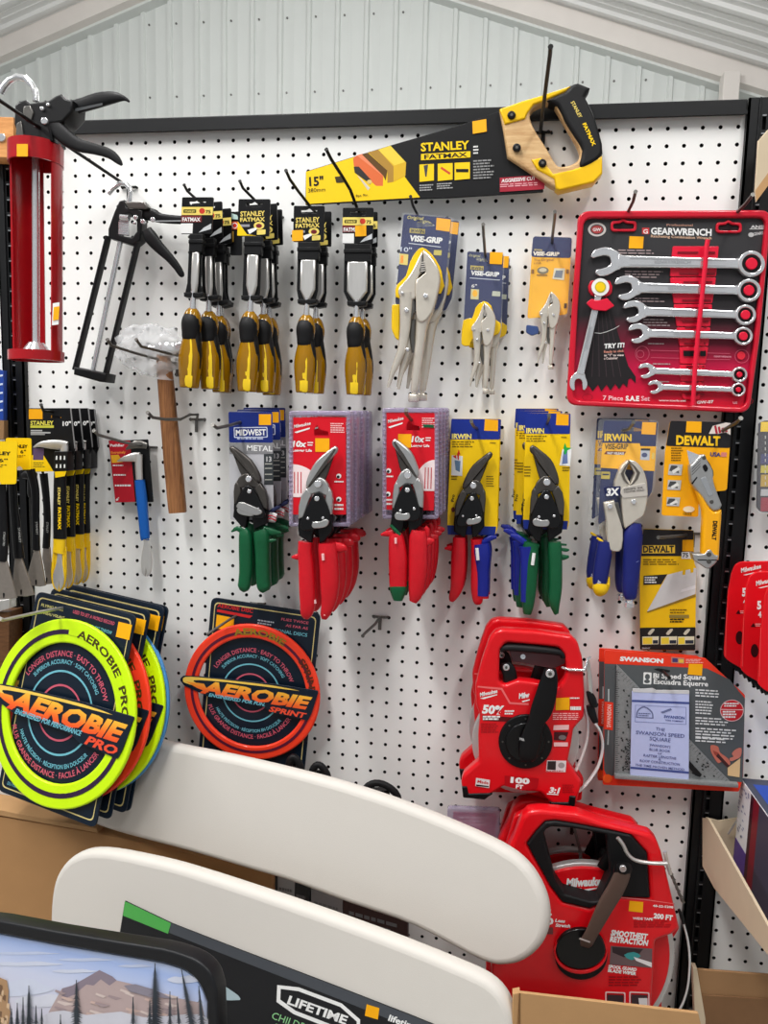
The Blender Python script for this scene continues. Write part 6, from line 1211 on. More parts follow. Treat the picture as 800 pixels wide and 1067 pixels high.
# ================================================================ flying rings on cards
def proj(p):
    q = RC.transposed() @ (Vector(p) - CAM); return (400 - FPX * q.x / q.z, 533.5 + FPX * q.y / q.z)
def locf(pl, cu, cv, roll, sc):
    c, s = math.cos(roll), math.sin(roll)
    return lambda x, y: proj(pl.o + pl.r * (cu + sc * (x * c - y * s)) + pl.u * (cv + sc * (x * s + y * c)))
def gradmat(name, root, p0, up, h, stops):
    m = mat(name, stops[0][1], .4); nt = m.node_tree
    tc = nt.nodes.new('ShaderNodeTexCoord'); dp = nt.nodes.new('ShaderNodeVectorMath'); dp.operation = 'DOT_PRODUCT'; ma = nt.nodes.new('ShaderNodeMath'); ma.operation = 'ADD'; ra = nt.nodes.new('ShaderNodeValToRGB')
    dp.inputs[1].default_value = up / h; ma.inputs[1].default_value = -((p0 - root).dot(up)) / h
    for i, (p, c) in enumerate(stops):
        e = ra.color_ramp.elements[i] if i < 2 else ra.color_ramp.elements.new(p)
        e.position = p; e.color = tuple(lin(x) for x in c) + (1,)
    nt.links.new(tc.outputs['Object'], dp.inputs[0]); nt.links.new(dp.outputs['Value'], ma.inputs[0]); nt.links.new(ma.outputs[0], ra.inputs['Fac']); nt.links.new(ra.outputs['Color'], nt.nodes['Principled BSDF'].inputs['Base Color'])
    return m
INK = C(18, 30, 44, .3); PINK = C(206, 92, 112); SKY = C(112, 184, 200); PURP = C(50, 30, 60); LIMEP = mat('lime_plastic', (206, 246, 10), .35, coat=.2, noise=.02); ORGP = mat('orange_red_plastic', (246, 64, 36), .35, coat=.2, noise=.03); BLUP = mat('light_blue_plastic', (70, 140, 200), .35, coat=.2)
def ring_pts(f, r, n=72, a0=0, a1=360): return [f(r * math.cos(math.radians(a0 + (a1 - a0) * i / n)), r * math.sin(math.radians(a0 + (a1 - a0) * i / n))) for i in range(n + (a1 - a0 < 359))]
def flying_ring(pl, f, card, rm, label, pro, groove=PURP, full=True, group=None):
    """f: local frame in ring radii; card: (x0, y0, x1, y1) in ring radii"""
    t = thing('flying_ring', pl.o, label, 'flying ring', group)
    x0, y0, x1, y1 = card; b = B()
    F = lambda u, v: f(x0 + (x1 - x0) * u, y1 + (y0 - y1) * v)
    b.plate(rounded(fr(F, 0, 0, 1, 1), 7, 5), pl, .003, INK, .0006, 1)
    e = .035; b.flat([rounded(fr(F, e, e * .7, 1 - e, 1 - e * .7), 5, 5), rounded(fr(F, e + .008, e * .7 + .006, 1 - e - .008, 1 - e * .7 - .006), 5, 5)], pl, C(214, 196, 130) if pro else C(214, 196, 130))
    def T(s, xa, ya, xb, yb, h, m, bd=.02): b.text(s, f(xa, ya), f(xb, yb), h, pl, m, bd)
    if pro:
        T('FLYING RING', x0 + .10, y1 - .15, x0 + .42, y1 - .15, 2.8, C(220, 210, 130)); T('ANNEAU VOLANT', x0 + .10, y1 - .23, x0 + .46, y1 - .23, 2.8, C(220, 210, 130))
        T('USED TO SET A WORLD RECORD', x1 - .84, y1 - .14, x1 - .26, y1 - .16, 3.6, PINK); T('FOR FARTHEST THROW', x1 - .72, y1 - .24, x1 - .27, y1 - .26, 3.4, SKY); T('(1,333 FT / 406 M)', x1 - .62, y1 - .34, x1 - .27, y1 - .36, 3.4, SKY)
        T('AVEC CE DISQUE LE RECORD DU MONDE', x0 + .12, y0 + .20, x1 - .35, y0 + .20, 3.0, PINK); T('DU PLUS LONG LANCER (406 M)', x0 + .12, y0 + .10, x1 - .70, y0 + .10, 3.2, SKY)
        b.flat([f(x1 - .21, y1 - .11), f(x1 - .03, y1 - .11), f(x1 - .03, y1 - .27), f(x1 - .21, y1 - .27)], pl.up(.0004), ORG)
    else:
        T('AEROBIE DISC', x0 + .10, y1 - .13, x0 + .62, y1 - .14, 4.2, C(206, 40, 40)); b.flat([f(x0 + .10, y1 - .16), f(x0 + .62, y1 - .18), f(x0 + .58, y1 - .22), f(x0 + .10, y1 - .20)], pl, C(206, 40, 40))
        T('FLIES TWICE', x1 - .55, y1 - .18, x1 - .16, y1 - .18, 2.6, PINK); T('AS FAR AS', x1 - .48, y1 - .26, x1 - .16, y1 - .26, 2.6, PINK); T('CONVENTIONAL DISCS', x1 - .98, y1 - .36, x1 - .16, y1 - .36, 3.4, SKY); b.lines(lambda u, v: f(u, v), x0 + .7, x0 + .95, y1 - .22, y1 - .30, 2, pl, C(170, 180, 190), 3)
        b.flat([f(x0 + .10, y1 - .24), f(x0 + .36, y1 - .25), f(x0 + .36, y1 - .45), f(x0 + .10, y1 - .44)], pl, ORG)
    if full:
        c1 = .44 if pro else .42
        for r, m in ((c1, SKY), (c1 * .66, PINK)): b.flat([ring_pts(f, r + .011), ring_pts(f, r - .011)], pl, m)
        def A(s, r, a0, a1, h, m, bot=False):
            def fn(u, v):
                a = math.radians(a0 + (a1 - a0) * u); k = r + (v * h if not bot else -v * h); return f(k * math.cos(a), k * math.sin(a))
            b.text(s, None, None, 1, pl, m, .02, fn=fn)
        A('LONGER DISTANCE · EASY TO THROW', .60, 152, 24, .06, PINK); A('SUPERIOR ACCURACY · SOFT CATCHING', .52, 146, 34, .045, SKY)
        A('PLUS GRANDE DISTANCE · FACILE À LANCER', .68, 205, 335, .06, PINK, True); A('HAUTE PRÉCISION · RÉCEPTION EN DOUCEUR', .585, 212, 325, .045, SKY, True)
    b.build('card', t)
    b = B(); up = pl.up(.010)
    b.plate([ring_pts(f, 1.0), ring_pts(f, .74 if pro else .80)], up, .007, rm, .003, 2)
    g0, g1 = (.885, .835) if pro else (.90, .86)
    b.flat([ring_pts(f, g0), ring_pts(f, g1)], up.up(.0004), groove)
    if full:
        def A2(s, r, a0, a1, h, m):
            def fn(u, v):
                a = math.radians(a0 + (a1 - a0) * u); k = r + v * h; return f(k * math.cos(a), k * math.sin(a))
            b.text(s, None, None, 1, up.up(.0006), m, .03, fn=fn)
        if pro: b.flat([ring_pts(f, .89, 20, 10, 96) + ring_pts(f, .83, 20, 10, 96)[::-1]], up.up(.0005), rm); A2('AEROBIE  PRO', .825, 88, 8, .08, C(70, 60, 20))
        else: A2('AEROBIE', .85, 112, 62, .09, C(150, 120, 30)); A2('SPRINT', .85, 42, 6, .09, C(90, 40, 20))
        A2('®', .845, 318, 314, .04, C(120, 90, 20)) if False else None
    b.build('ring', t)
    if full:                                                         # the card band across the middle that carries the name
        b = B(); bp = pl.up(.0125)
        band = [(-1.07, .02), (-1.03, .085), (-.80, .115), (-.30, .15), (.30, .185), (.97, .19), (.90, -.16), (.86, -.27), (.33, -.235), (.20, -.175), (-.62, -.165), (-1.00, -.055)]
        b.plate(rounded([f(*q) for q in band], 2.2), bp, .002, INK, .0004, 1)
        b.flat(sm([f(*q) for q in [(-1.02, .02), (-.99, .075), (-.75, .105), (-.25, .135), (.30, .16), (.70, .145), (.2, .125), (-.35, .10), (-.78, .062), (-.86, .03), (-.72, -.02), (-.80, -.035), (-.98, -.015)]], 2), bp, C(246, 206, 90))
        p0 = pl.at(*f(0, -.13)); p1 = pl.at(*f(0, .12)); gm = gradmat('print_orange_' + label[:14], pl.o, p0, (p1 - p0).normalized(), (p1 - p0).length, ((0, (232, 50, 40)), (.45, (246, 110, 40)), (1, (252, 190, 60))))
        b.text('AEROBIE', f(-.76, -.115), f(.88, -.10), 19 if pro else 12.4, bp, gm, .05, .25); b.flat([f(-.98, .01), f(-.70, .02), f(-.62, -.10), f(-.80, -.06)], bp, gm)
        s = 'ENGINEERED FOR PERFORMANCE' if pro else 'ENGINEERED FOR FUN.'
        b.text(s, f(-.62, -.155), f(.34 if pro else .22, -.165), 5.2 if pro else 3.4, bp, SKY, .03, .2); b.text('PRO' if pro else 'SPRINT', f(.40 if pro else .28, -.225), f(.83, -.24), 9 if pro else 5.2, bp, C(236, 80, 50), .04, .2)
        b.build('name_band', t)
    return t
plA = turned(68.5, 744, .12, -.2418651, -.2156228); RA = .1575
def derot(pl, p, roll):
    u, v = pl.uv(*p); c, s = math.cos(roll), math.sin(roll); return (u * c + v * s, -u * s + v * c)
ro = math.radians(-4.2); CU, CV = -.0136, 0
q = [derot(plA, p_, ro) for p_ in ((39, 614), (142.5, 643), (98.5, 863))]
cl = math.cos(ro); co_ = CU * math.cos(ro) + CV * math.sin(ro); cvv = -CU * math.sin(ro) + CV * math.cos(ro)
cardA = ((q[0][0] - co_) / RA, (q[2][1] - cvv) / RA, (q[1][0] * .5 + q[2][0] * .5 - co_) / RA, (q[0][1] * .5 + q[1][1] * .5 - cvv) / RA)
for (off, rm, gr, lab, full) in (((0, 0, 0), LIMEP, PURP, 'front lime green flying ring on dark card, name band across it', True), ((.014, .022, .003), ORGP, PURP, 'orange-red flying ring directly behind the front lime one', True),
                                 ((.031, .040, .006), LIMEP, PURP, 'second lime flying ring, seen as a sliver right of the orange one', True), ((.035, .047, .005), BLUP, PURP, 'light blue flying ring rearmost behind the second lime one', False)):
    pl_ = Plane(plA.o + Vector(off), plA.r, plA.u); flying_ring(pl_, locf(pl_, CU, CV, ro, RA), cardA, rm, lab, True, gr, full, 'flying rings of the left stack')
plS = Plane(P(262, 722, .035), (1, 0, 0), (0, 0, 1)); fS = locf(plS, -.001, .0, math.radians(-5), .1225)
flying_ring(plS, fS, (-.70, -1.20, .885, 1.30), ORGP, 'orange-red flying ring alone on its card behind the white table top', False, C(90, 26, 50))
hook([(216, 661), (222, 657), (240, 645), (262, 633)], (268, 629), 'thin wire hook slanting across the single orange ring card', None, .0022, .08)

# ================================================================ folding table tops leaning against the rack
TBL = mat('cream_moulded_plastic', (219, 214, 206), .5, noise=.02, nscale=8, bump=.12, bscale=900)
def lean(px, py, d, yaw, pitch): return turned(px, py, d, yaw, pitch)
plT = lean(330, 890, .20, -.30, -.10)
t = thing('table_top', plT.at(330, 900), 'cream plastic table top leaning higher, its right end rounded over the big reel', 'table')
b = B(); top = [(60, 800), (100, 776), (150, 770), (175, 776), (240, 789), (300, 803), (360, 819), (420, 839), (470, 859), (520, 882), (548, 903), (565, 930), (571, 957), (566, 982), (550, 1000), (528, 1008), (500, 1003), (430, 967), (362, 943), (300, 920), (260, 908), (200, 890), (110, 865), (70, 845), (55, 820)]
b.plate(sm(top, 4), plT, .026, TBL, .011, 4); b.build('panel', t)
plU = lean(330, 1010, .33, -.28, -.10)
t = thing('table_top', plU.at(300, 1020), 'cream plastic table top in front and lower, wearing a black printed sleeve', 'table')
b = B(); low = [(50, 985), (52, 935), (60, 908), (78, 891), (104, 887), (150, 895), (200, 908), (300, 941), (400, 977), (470, 1005), (508, 1023), (528, 1045), (535, 1075), (530, 1120), (480, 1150), (100, 1150), (60, 1120), (48, 1050)]
b.plate(sm(low, 4), plU, .026, TBL, .011, 4); b.build('panel', t)
SLV_ = plU.up(.0025); SLK = C(28, 29, 32, .45); SLG = C(74, 78, 84); GREEN = C(84, 176, 84)
b = B(); b.plate([(130, 939), (178, 962), (250, 990), (340, 1024), (430, 1059), (520, 1096), (520, 1150), (110, 1150), (122, 990)], SLV_, .002, SLK)
b.flat([(178, 962), (250, 990), (340, 1024), (430, 1059), (520, 1096), (518, 1108), (430, 1072), (340, 1036), (250, 1001), (176, 972)], SLV_, SLG); b.flat([(130, 939), (178, 962), (175, 973), (128, 954)], SLV_, GREEN)
L8 = Y2(240, 980, 2.5)
hexo = [L8(122, 116), L8(178, 122), L8(290, 164), L8(338, 206), L8(336, 250), L8(278, 236), L8(165, 192), L8(120, 160)]; hexi = [L8(127, 121), L8(177, 127), L8(288, 168), L8(333, 208), L8(331, 246), L8(280, 231), L8(168, 187), L8(125, 157)]; hex2 = [L8(131, 126), L8(177, 132), L8(286, 173), L8(329, 211), L8(327, 241), L8(281, 226), L8(170, 183), L8(130, 154)]
b.flat([hexo, hex2], SLV_, WHT); b.flat([hexi, [(x + .0, y) for x, y in hex2]], SLV_, SLK) if False else None
b.text('LIFETIME', L8(147, 164), L8(300, 219), 8.8, SLV_, WHT, .035); b.text("CHILDREN'S", L8(106, 203), L8(240, 252), 7.4, SLV_, C(150, 214, 150), .0); b.text('TABLE', L8(112, 232), L8(180, 258), 7, SLV_, C(150, 214, 150), .0)
b.flat([L8(355, 166), L8(388, 176), L8(384, 206), L8(350, 196)], SLV_, ORG); b.text('lifetime', L8(410, 208), L8(490, 236), 6.4, SLV_, WHT, .03)
b.flat(sm([(205, 1012), (225, 1022), (248, 1037), (250, 1042), (230, 1042), (205, 1036)], 2, True, (3,)), SLV_, C(170, 190, 196)); b.build('printed_sleeve', t, 'black sleeve with green corner and white lettering')

# ================================================================ framed mountain picture, bottom left
plF = lean(100, 1020, .46, -.20, -.12)
FQ = Y2(0, 940, 3.333); FL = lambda pts: [FQ(*p_) for p_ in pts]
t = thing('framed_picture', plF.at(90, 1060), 'black-framed mountain landscape picture with rounded corner, nearest the viewer', 'picture')
oc = [(-60, 952)] + FL([(0, 66), (200, 104), (400, 137), (560, 162)]) + sm(FL([(600, 172), (680, 202), (730, 248), (752, 310)]), 4, False) + [(227, 1075), (226, 1150), (-60, 1150)]
ic = [(-50, 965)] + FL([(0, 112), (200, 150), (400, 184), (530, 206)]) + sm(FL([(570, 214), (640, 238), (690, 285), (718, 350)]), 4, False) + [(216, 1080), (215, 1140), (-50, 1140)]
b = B(); b.plate([oc, ic], plF, .022, mat('black_satin_frame', (26, 27, 30), .4, noise=.1), .003, 2); b.build('frame', t)
pp = plF.up(-.006); SKYM = None
p0, p1 = pp.at(*FQ(300, 430)), pp.at(*FQ(300, 130)); up_ = (p1 - p0).normalized()
sky = gradmat('print_mountain_sky', plF.at(90, 1060), p0, up_, (p1 - p0).length, ((0, (214, 212, 226)), (.45, (206, 212, 234)), (.8, (168, 190, 236)), (1, (214, 224, 244))))
b = B(); b.plate(ic, pp, .003, sky)
rr = random.Random(5); CLD = C(196, 206, 232); CLD2 = C(208, 214, 232)
for (x, y, w, h_, m) in ((90, 178, 240, 8, CLD), (300, 200, 200, 9, CLD), (90, 215, 260, 12, CLD2), (260, 240, 160, 10, CLD2), (470, 222, 120, 8, CLD), (60, 300, 260, 46, CLD2), (150, 345, 200, 34, C(214, 216, 228)), (640, 270, 120, 20, CLD2)): b.flat(sm(FL([(x - w / 2, y), (x - w * .3, y - h_ * .6), (x - w * .1, y - h_ * .5), (x + w * .15, y - h_ * .8), (x + w * .35, y - h_ * .3), (x + w / 2, y), (x + w * .3, y + h_ * .4), (x - w * .2, y + h_ * .6)]), 3), pp, m)
b.flat(FL([(170, 380), (215, 300), (250, 290), (300, 262), (345, 236), (390, 258), (405, 272), (440, 280), (520, 300), (600, 330), (700, 350), (715, 423), (160, 423)]), pp, C(184, 164, 162))
b.flat(FL([(300, 262), (345, 236), (390, 258), (405, 272), (380, 290), (350, 268), (325, 290), (300, 286), (260, 320), (215, 340), (215, 300), (250, 290)]), pp, C(140, 128, 140))
for i in range(26):
    x = 190 + rr.random() * 400; y = 300 + rr.random() * 90; b.flat(FL([(x, y), (x + 30 + 30 * rr.random(), y + 12), (x + 24, y + 18), (x - 4, y + 6)]), pp, (C(204, 178, 168), C(164, 146, 148), C(212, 196, 190))[i % 3])
b.flat(FL([(430, 290), (470, 285), (540, 305), (600, 335), (520, 330), (450, 310)]), pp, C(140, 134, 146))
b.flat(sm(FL([(140, 400), (220, 376), (300, 392), (420, 380), (500, 400), (640, 390), (716, 400), (716, 480), (140, 480)]), 2), pp, C(206, 206, 216))
b.flat(FL([(-40, 240), (0, 262), (24, 272), (30, 310), (26, 360), (36, 380), (30, 423), (40, 560), (-40, 560)]), pp, C(176, 140, 104))
for i in range(12): x, y = -5 + rr.random() * 30, 280 + rr.random() * 130; b.flat(FL([(x, y), (x + 9, y + 4), (x + 7, y + 24), (x - 3, y + 16)]), pp, (C(120, 92, 70), C(214, 184, 150))[i % 2])
TREE = C(52, 58, 66)
def pine(x, y0, y1, w, lean_=0):
    n = int((y1 - y0) / 9) + 3; b.flat(FL([(x - 1.5, y0), (x + 1.5, y0), (x + 3 + lean_, y1 + 140), (x - 3 + lean_, y1 + 140)]), pp, TREE)
    for i in range(n):
        k = (i + 1) / n; y = y0 + (y1 - y0) * k; xx = x + lean_ * k * .6; ww = w * (k ** .8) * (.7 + .5 * rr.random())
        b.flat(FL([(xx - ww, y + 6), (xx - ww * .5, y), (xx, y - 9), (xx + ww * .5, y), (xx + ww, y + 7), (xx + ww * .3, y + 3), (xx, y + 6), (xx - ww * .4, y + 3)]), pp, TREE)
for a_ in ((265, 270, 420, 24), (100, 290, 430, 20), (538, 212, 430, 34), (630, 232, 430, 22, 60), (462, 330, 430, 13), (60, 350, 430, 16), (125, 360, 430, 12), (210, 390, 440, 8), (590, 310, 430, 14), (80, 330, 430, 12), (615, 330, 430, 12, 12), (690, 290, 430, 20, 20), (145, 370, 430, 10), (40, 370, 430, 12), (520, 340, 430, 14)): pine(*a_)
b.build('picture', t, 'mountain peak, clouds and dark pines')

# ================================================================ cartons
KRAFT = mat('kraft_cardboard', (190, 148, 102), .75, noise=.07, nscale=30, bump=.1, bscale=120); KRD = mat('brown_cardboard', (152, 116, 80), .8, noise=.08, nscale=30); KRL = mat('pale_cardboard', (206, 188, 160), .75, noise=.06, nscale=30)
t = thing('cardboard_box', P(120, 940, .05), 'plain brown cardboard box behind the table tops under the left flying rings', 'box')
b = B(); b.plate([(-40, 846), (0, 851), (100, 868), (200, 890), (284, 908), (282, 1150), (-40, 1150)], .075, .06, mat('brown_carton', (182, 138, 92), .75, noise=.06, nscale=25, bump=.1, bscale=100), .002)
b.build('body', t); b = B(); b.plate([(-40, 838), (0, 844), (100, 863), (102, 868), (0, 850), (-40, 845)], .078, .05, KRAFT, .001); b.build('flap', t, 'paler top flap')
t = thing('cardboard_box', P(640, 1060, .40), 'tan cardboard box at bottom below the big red reel', 'box')
b = B(); plB = D(.40)
b.plate(rounded([(541, 1034.5), (727.5, 1056), (730, 1067), (732, 1180), (541, 1180)], .8), plB, .004, KRAFT, .0006); b.plate([(534, 1036), (541.5, 1034.5), (541.5, 1180), (532, 1180)], plB.up(-.002), .01, KRAFT, .001); b.flat([(541.2, 1035), (542.2, 1035), (542.2, 1180), (541.2, 1180)], plB, C(120, 88, 54)); b.build('front_panel', t)
b = B(); a_ = P(541, 1034.5, .40); c_ = P(727.5, 1056, .40)
b.add([a_, c_, c_ + Vector((.0, .13, -.24)), a_ + Vector((0, .13, -.24)), a_ + Vector((0, .13, -.40)), c_ + Vector((0, .13, -.40)), a_ + Vector((0, 0, -.4)), c_ + Vector((0, 0, -.4))], [(3, 2, 5, 4), (1, 2, 5, 7), (0, 3, 4, 6), (4, 5, 7, 6)], KRD); b.build('body', t)
# pale display tray standing edge-on at the right, with a boxed product in it
t = thing('display_tray', P(735, 870, .03), 'pale cardboard display tray edge jutting out at lower right', 'tray')
E4 = Y2(690, 780, 3.718)
pX = Plane(P(731.5, 853, .02), (0, -1, 0), (0, 0, 1))
b = B(); side = [E4(155, 268), E4(176, 270), E4(409, 690), E4(480, 820), E4(480, 900), E4(409, 800), E4(200, 540), E4(155, 455)]
b.plate(rounded(side, .8), pX, .004, KRL); b.build('side_panel', t)
b = B(); b.plate([E4(170, 268), E4(218, 281), E4(300, 268), E4(420, 300), E4(420, 560), E4(260, 600), E4(170, 455)], .022, .003, KRL); b.tube([E4(255, 330) + (.03,), E4(290, 275) + (.05,)], .0016, STL, 6); b.build('back_panel', t)
t = thing('product_box', P(775, 850, .05), 'boxed product with white and purple side and blue top at right edge', 'box')
p0 = P(771.5, 811, .03); xl_ = p0.x; pS = Plane((xl_, 0, 0), (0, -1, 0), (0, 0, 1)); H_ = .155; Ln = .20
b = B(); b.box((xl_, -.03 - Ln, p0.z - H_), (xl_ + .16, -.03, p0.z), C(236, 234, 236)); z_ = p0.z; y_ = -.03
def sideq(y0, y1, z0, z1, m, k=0): e_ = .0005 + k * .0002; b.add([(xl_ - e_, y_ - y0, z_ - z0), (xl_ - e_, y_ - y1, z_ - z0), (xl_ - e_, y_ - y1, z_ - z1), (xl_ - e_, y_ - y0, z_ - z1)], [(0, 1, 2, 3)], m)
sideq(0, .05, .10, H_, C(90, 60, 150)); sideq(.05, .062, 0, H_, C(60, 14, 30)); sideq(.062, .085, .0, H_, C(130, 20, 40)); sideq(.085, Ln, 0, H_, C(70, 64, 84)); rr = random.Random(9)
for i in range(30): a_, c_ = rr.random() * .042, rr.random() * .092; sideq(a_, a_ + .006, c_, c_ + .0025, C(150, 150, 176), 1)
b.add([(xl_ + .001, y_ - Ln, z_ + .0006), (xl_ + .16, y_ - Ln, z_ + .0006), (xl_ + .16, y_, z_ + .0006), (xl_ + .001, y_, z_ + .0006)], [(0, 1, 2, 3)], C(62, 66, 84)); b.add([(xl_ + .012, y_ - Ln + .01, z_ + .0009), (xl_ + .15, y_ - Ln + .01, z_ + .0009), (xl_ + .15, y_ - .02, z_ + .0009), (xl_ + .012, y_ - .02, z_ + .0009)], [(0, 1, 2, 3)], C(30, 70, 170)); b.build('carton', t)
t = thing('cardboard_box', P(765, 1040, .12), 'dark brown cardboard box in bottom right corner beside black upright', 'box')
b = B(); b.plate([(724, 1010), (800, 1016), (850, 1020), (850, 1180), (732, 1180)], .15, .004, KRD, .0006); b.plate([(722, 1008.5), (726, 1009), (735, 1062), (734, 1180), (728, 1180)], .155, .012, KRL, .0006); b.build('front_panel', t)
b = B(); b.plate([(730, 1037), (850, 1044), (850, 1180), (735, 1180)], .153, .002, mat('brown_cardboard_flap', (128, 94, 64), .8, noise=.08)); b.build('flap', t)

# ================================================================ right-hand edge
t0_ = None
for i, (dd, off, lab) in enumerate(((.06, (0, 0), 'leftmost red saw blade pack hanging right of the black upright'), (.105, (0, 0), 'middle red saw blade pack, overlapping the leftmost one'), (.15, (0, 0), 'rightmost red saw blade pack, cut by the photo edge'))):
    Q = Y2(740, 570, 6.667); base = [[(95, 760), (108, 560), (125, 300), (148, 180), (172, 125), (205, 103), (420, 98), (420, 880), (225, 850), (130, 795)], [(212, 850), (225, 620), (240, 400), (252, 270), (275, 200), (320, 172), (520, 166), (520, 980), (345, 945), (250, 890)], [(330, 950), (345, 700), (362, 500), (378, 350), (405, 270), (450, 240), (640, 236), (640, 1080), (460, 1040), (370, 990)]][i]
    t = thing('saw_blade_pack', P(*Q(*base[6]), dd), lab, 'saw blade', 'red saw blade packs')
    b = B(); b.plate(rounded([Q(*p_) for p_ in base], 3), dd, .004, C(226, 14, 28), .001); x, y = base[3]
    b.text('Milwaukee', Q(x + 66, y - 2), Q(x + 206, y - 34), 4.6, dd, WHT, .03, .25); b.flat([Q(x + 78, y + 14), Q(x + 205, y - 16), Q(x + 208, y - 10), Q(x + 100, y + 16)], dd, WHT)
    b.text('5', Q(x + 72, y + 160), Q(x + 102, y + 160), 8, dd, WHT, .05); b.text('4', Q(x + 80, y + 218), Q(x + 102, y + 218), 6, dd, WHT, .04); b.flat([Q(x + 28, y + 284), Q(x + 48, y + 256), Q(x + 62, y + 286)], dd, C(60, 14, 20)); b.lines(Q, x + 60, x + 100, y + 262, y + 286, 2, dd, C(240, 180, 180), i)
    b.flat(ell(*Q(x + 55, y + 450), 4, 7), dd, C(50, 14, 18)); b.flat([Q(base[0][0] + 18, 420 + i * 70), Q(base[0][0] + 22, 420 + i * 70), Q(base[0][0] + 12, 760 + i * 70), Q(base[0][0] + 8, 760 + i * 70)], dd, C(246, 80, 80)); b.build('card', t)
    b = B(); x0, y0 = base[0][0] + 20, base[0][1] + 10; teeth = [Q(x0, y0 - 60)]
    for k in range(9): teeth += [Q(x0 + 30 * k, y0 + 26 * k + 40), Q(x0 + 30 * k + 18, y0 + 26 * k + 36)]
    teeth += [Q(x0 + 290, y0 + 150), Q(x0 + 260, y0 - 40)]
    b.plate(teeth, dd - .006, .002, BLK); b.build('blade', t)
t = thing('blister_pack', P(797, 485, .05), 'narrow blister pack with yellow, black and red print at right edge', 'blister pack')
X4 = Y2(745, 430, 6.275); b = B(); b.plate(rounded([X4(292, 70), X4(330, 52), X4(520, 60), X4(520, 660), X4(300, 650), X4(278, 620)], 2), .05, .008, C(44, 36, 44), .001)
for (y0, y1, m) in ((60, 130, YEL), (140, 260, C(52, 44, 50)), (270, 340, C(60, 60, 110)), (345, 400, C(206, 190, 60)), (405, 490, C(196, 160, 50)), (500, 550, C(190, 190, 190)), (555, 650, C(160, 26, 50))): b.flat([X4(300, y0), X4(510, y0), X4(510, y1 - 6), X4(296, y1 - 6)], .05, m)
for k in range(9): b.flat([X4(325, 150 + 38 * k), X4(331, 150 + 38 * k), X4(331, 170 + 38 * k), X4(325, 170 + 38 * k)], .0505, C(200, 200, 190))
b.build('card', t); b = B(); b.plate([rounded([X4(284, 60), X4(525, 50), X4(525, 668), X4(274, 655)], 2)], .058, .004, CLR); b.build('blister', t, 'clear cover')
t = thing('cardboard_sheet', P(800, 170, .10), 'tan cardboard sheet with pointed corner jutting in at upper right', 'cardboard')
X8 = Y2(770, 90, 7.1); b = B(); b.plate([X8(213, 318), X8(142, 400), X8(132, 560), X8(118, 770), X8(128, 852), X8(213, 735), X8(330, 600), X8(330, 250)], .06, .005, KRL, .001); b.flat([X8(118, 772), X8(213, 640), X8(330, 480), X8(330, 600), X8(213, 735), X8(128, 850)], .06, KRAFT); b.build('sheet', t)

# ================================================================ left-hand edge
t = thing('wooden_block', P(4, 143, .03), 'small light wood block with a screw on top of the left upright', 'block')
b = B(); b.plate([(-30, 121), (13.5, 122), (14.5, 160), (12, 164.5), (-30, 163)], .05, .035, wood('pine_block', (222, 160, 96), (196, 130, 70), (2, 14, 14)), .001); b.build('block', t); b = B(); b.disc(1, 143, 4.4, .053, .004, CHR, 16, .001); b.build('screw', t)
t = thing('packet', P(0, 410, .05), 'blue striped packet cut off at the left edge of the photo', 'packet')
b = B(); b.plate([(-30, 384), (3.5, 386), (3.8, 438), (-30, 438)], .04, .01, C(34, 70, 160), .001)
for i in range(5): b.flat([(-28, 396 + i * 9), (3, 390 + i * 9), (3, 392 + i * 9), (-28, 398.5 + i * 9)], .04, C(206, 216, 236))
b.build('card', t); b = B(); b.plate([(-30, 438), (4, 438), (4, 458), (-30, 458)], .041, .012, KRD, .001); b.build('base', t, 'brown lower part')
t = thing('wooden_shelf', P(0, 660, .04), 'brown shelf end with pale metal lip at left edge under pry bars', 'shelf')
b = B(); b.plate([(-30, 640), (9.5, 638), (9, 712), (-30, 716)], .05, .04, wood('dark_shelf', (120, 82, 52), (88, 58, 36), (2, 14, 14)), .001); b.build('board', t); b = B(); b.plate([(-30, 632), (10, 624), (10, 634), (-30, 646)], .058, .02, STL, .001); b.build('lip', t)

# ================================================================ things glimpsed behind the table tops
for i, (x, y, w_, lab) in enumerate(((307, 789, 13, 'small black tool handle peeking over the table edge near the orange ring'), (333, 797, 17, 'rounded black tool handle peeking over the table, middle of three'), (396, 816, 36, 'wide black rounded handle low over the table edge, rightmost of three'))):
    t = thing('hand_tool', P(x, y + 8, .05), lab, 'tool', 'black handles behind the table')
    b = B(); b.limb([(x - w_ * .5, y + 20, 8, .06), (x - w_ * .42, y + 6, 8, .06), (x - w_ * .15, y, 7, .06), (x + w_ * .2, y + 3, 7, .06), (x + w_ * .5, y + 14, 8, .06), (x + w_ * .55, y + 34, 8, .06)], RUB, .9, 12, 2.3); b.build('handle', t)
    b = B(); b.limb([(x, y + 6, w_ * .55, .05), (x + 2, y + 60, w_ * .5, .05)], BLK, .4, 12, 2.6, 1); b.build('shaft', t)
t = thing('blister_pack', P(500, 855, .05), 'pink and clear blister pack just above the table by the big reel', 'blister pack')
b = B(); b.plate([(472, 846), (517, 848), (516, 935), (470, 930)], .045, .002, C(196, 60, 90)); b.lines(lambda u, v: (u, v), 478, 512, 851, 862, 3, .045, C(240, 200, 210), 3); b.build('card', t)
b = B(); b.plate(rounded([(466, 842), (521, 844), (520, 940), (464, 935)], 3), .056, .012, BLIS, .002); b.build('blister', t, 'clear ridged cover')
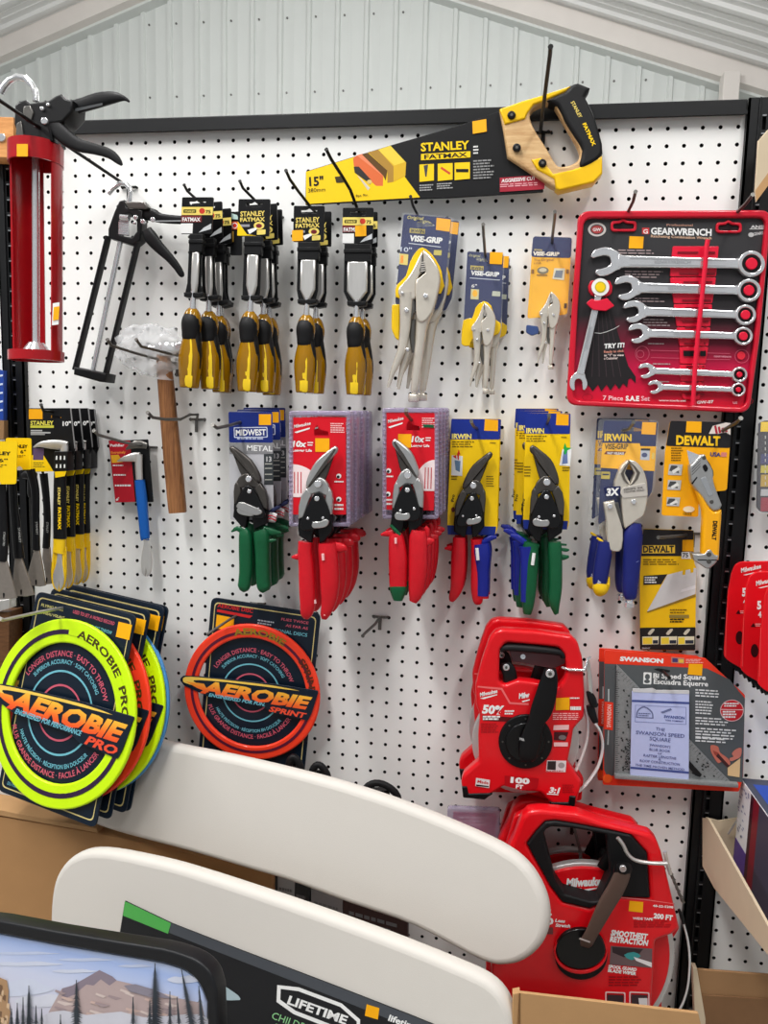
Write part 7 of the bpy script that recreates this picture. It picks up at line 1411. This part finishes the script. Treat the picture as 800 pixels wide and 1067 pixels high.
for i, (q4, m, lab) in enumerate((([(272, 905), (289, 910), (289, 960), (270, 955)], C(58, 60, 62), 'dark grey pack in the gap between table tops, leftmost'), ([(289, 915), (307, 918), (306, 965), (288, 960)], C(168, 170, 172), 'pale grey pack in the gap between the table tops'), ([(307, 922), (323, 926), (322, 972), (306, 968)], C(50, 52, 54), 'black pack right of the pale grey one in the table gap'), ([(324, 928), (357, 938), (356, 985), (322, 978)], C(140, 138, 140), 'wide mid-grey pack in the table gap'), ([(357, 936), (425, 955), (424, 1010), (356, 992)], C(60, 36, 34), 'dark red-brown pack at right of the table gap'))):
    t = thing('tool_pack', P(q4[0][0], q4[0][1], .06), lab, 'pack', 'packs behind the table tops')
    b = B(); b.plate(rounded([(x, y - 12) for x, y in q4[:2]] + [(x, y + 60) for x, y in q4[2:]], 1.5), .06, .02, m, .002); f = bil(q4); b.lines(f, .1, .9, .2, .6, 3, .06, C(110, 110, 112), i); b.build('card', t)
WORLD, LAMP, EXPO = .42, 75, 0
# ================================================================ light
w = bpy.data.worlds.new('World'); SC.world = w; w.use_nodes = True
bg = w.node_tree.nodes['Background']; bg.inputs['Color'].default_value = (.93, .96, 1, 1); bg.inputs['Strength'].default_value = WORLD
def strip(name, loc, rot, sx, sy, e, col=(1, .99, .98)):
    l = bpy.data.lights.new(name, 'AREA'); l.shape = 'RECTANGLE'; l.size = sx; l.size_y = sy; l.energy = e; l.color = col
    o = bpy.data.objects.new(name, l); COL.objects.link(o); o.location = loc; o.rotation_euler = rot
    return o
strip('ceiling_strip_light', (-.5, -1.5, 4.1), (math.radians(-25) * -1, 0, 0), .25, 2.4, LAMP)
strip('ceiling_strip_light', (-2.6, -1.0, 4.0), (math.radians(18), math.radians(-25), 0), .25, 2.4, LAMP)
strip('ceiling_strip_light', (1.6, -1.8, 4.1), (math.radians(22), math.radians(14), 0), .25, 2.4, LAMP * .7)
strip('ceiling_strip_light', (-1.0, 2.4, 3.9), (0, 0, 0), .25, 2.4, LAMP * .3)  # added behind the rack to lighten the back wall
strip('ceiling_strip_light', (2.6, 2.4, 3.6), (0, 0, 0), .25, 2.4, LAMP * .3)  # second rear strip, also added to brighten the wall
for i, (lx, ly, lz, e_) in enumerate(((-1.6, 2.3, 4.45, 1), (.6, 2.5, 4.2, 1), (2.3, 2.0, 3.75, .8), (-.4, -2.2, 4.2, .9))):  # fill points added to brighten ceiling and back wall, no real fittings
    l = bpy.data.lights.new('ceiling_fill_light', 'POINT'); l.energy = LAMP * .5 * e_; l.shadow_soft_size = .12; l.color = (1, .99, .98)
    o = bpy.data.objects.new('ceiling_fill_light', l); COL.objects.link(o); o.location = (lx, ly, lz)
vs_ = SC.view_settings; vs_.view_transform = 'Standard'; vs_.look = 'None'; vs_.gamma = 1.0; vs_.use_curve_mapping = False; vs_.exposure = EXPO
SC.display_settings.display_device = 'sRGB'
SC.cycles.max_bounces = 8; SC.cycles.transparent_max_bounces = 24; SC.cycles.use_denoising = True
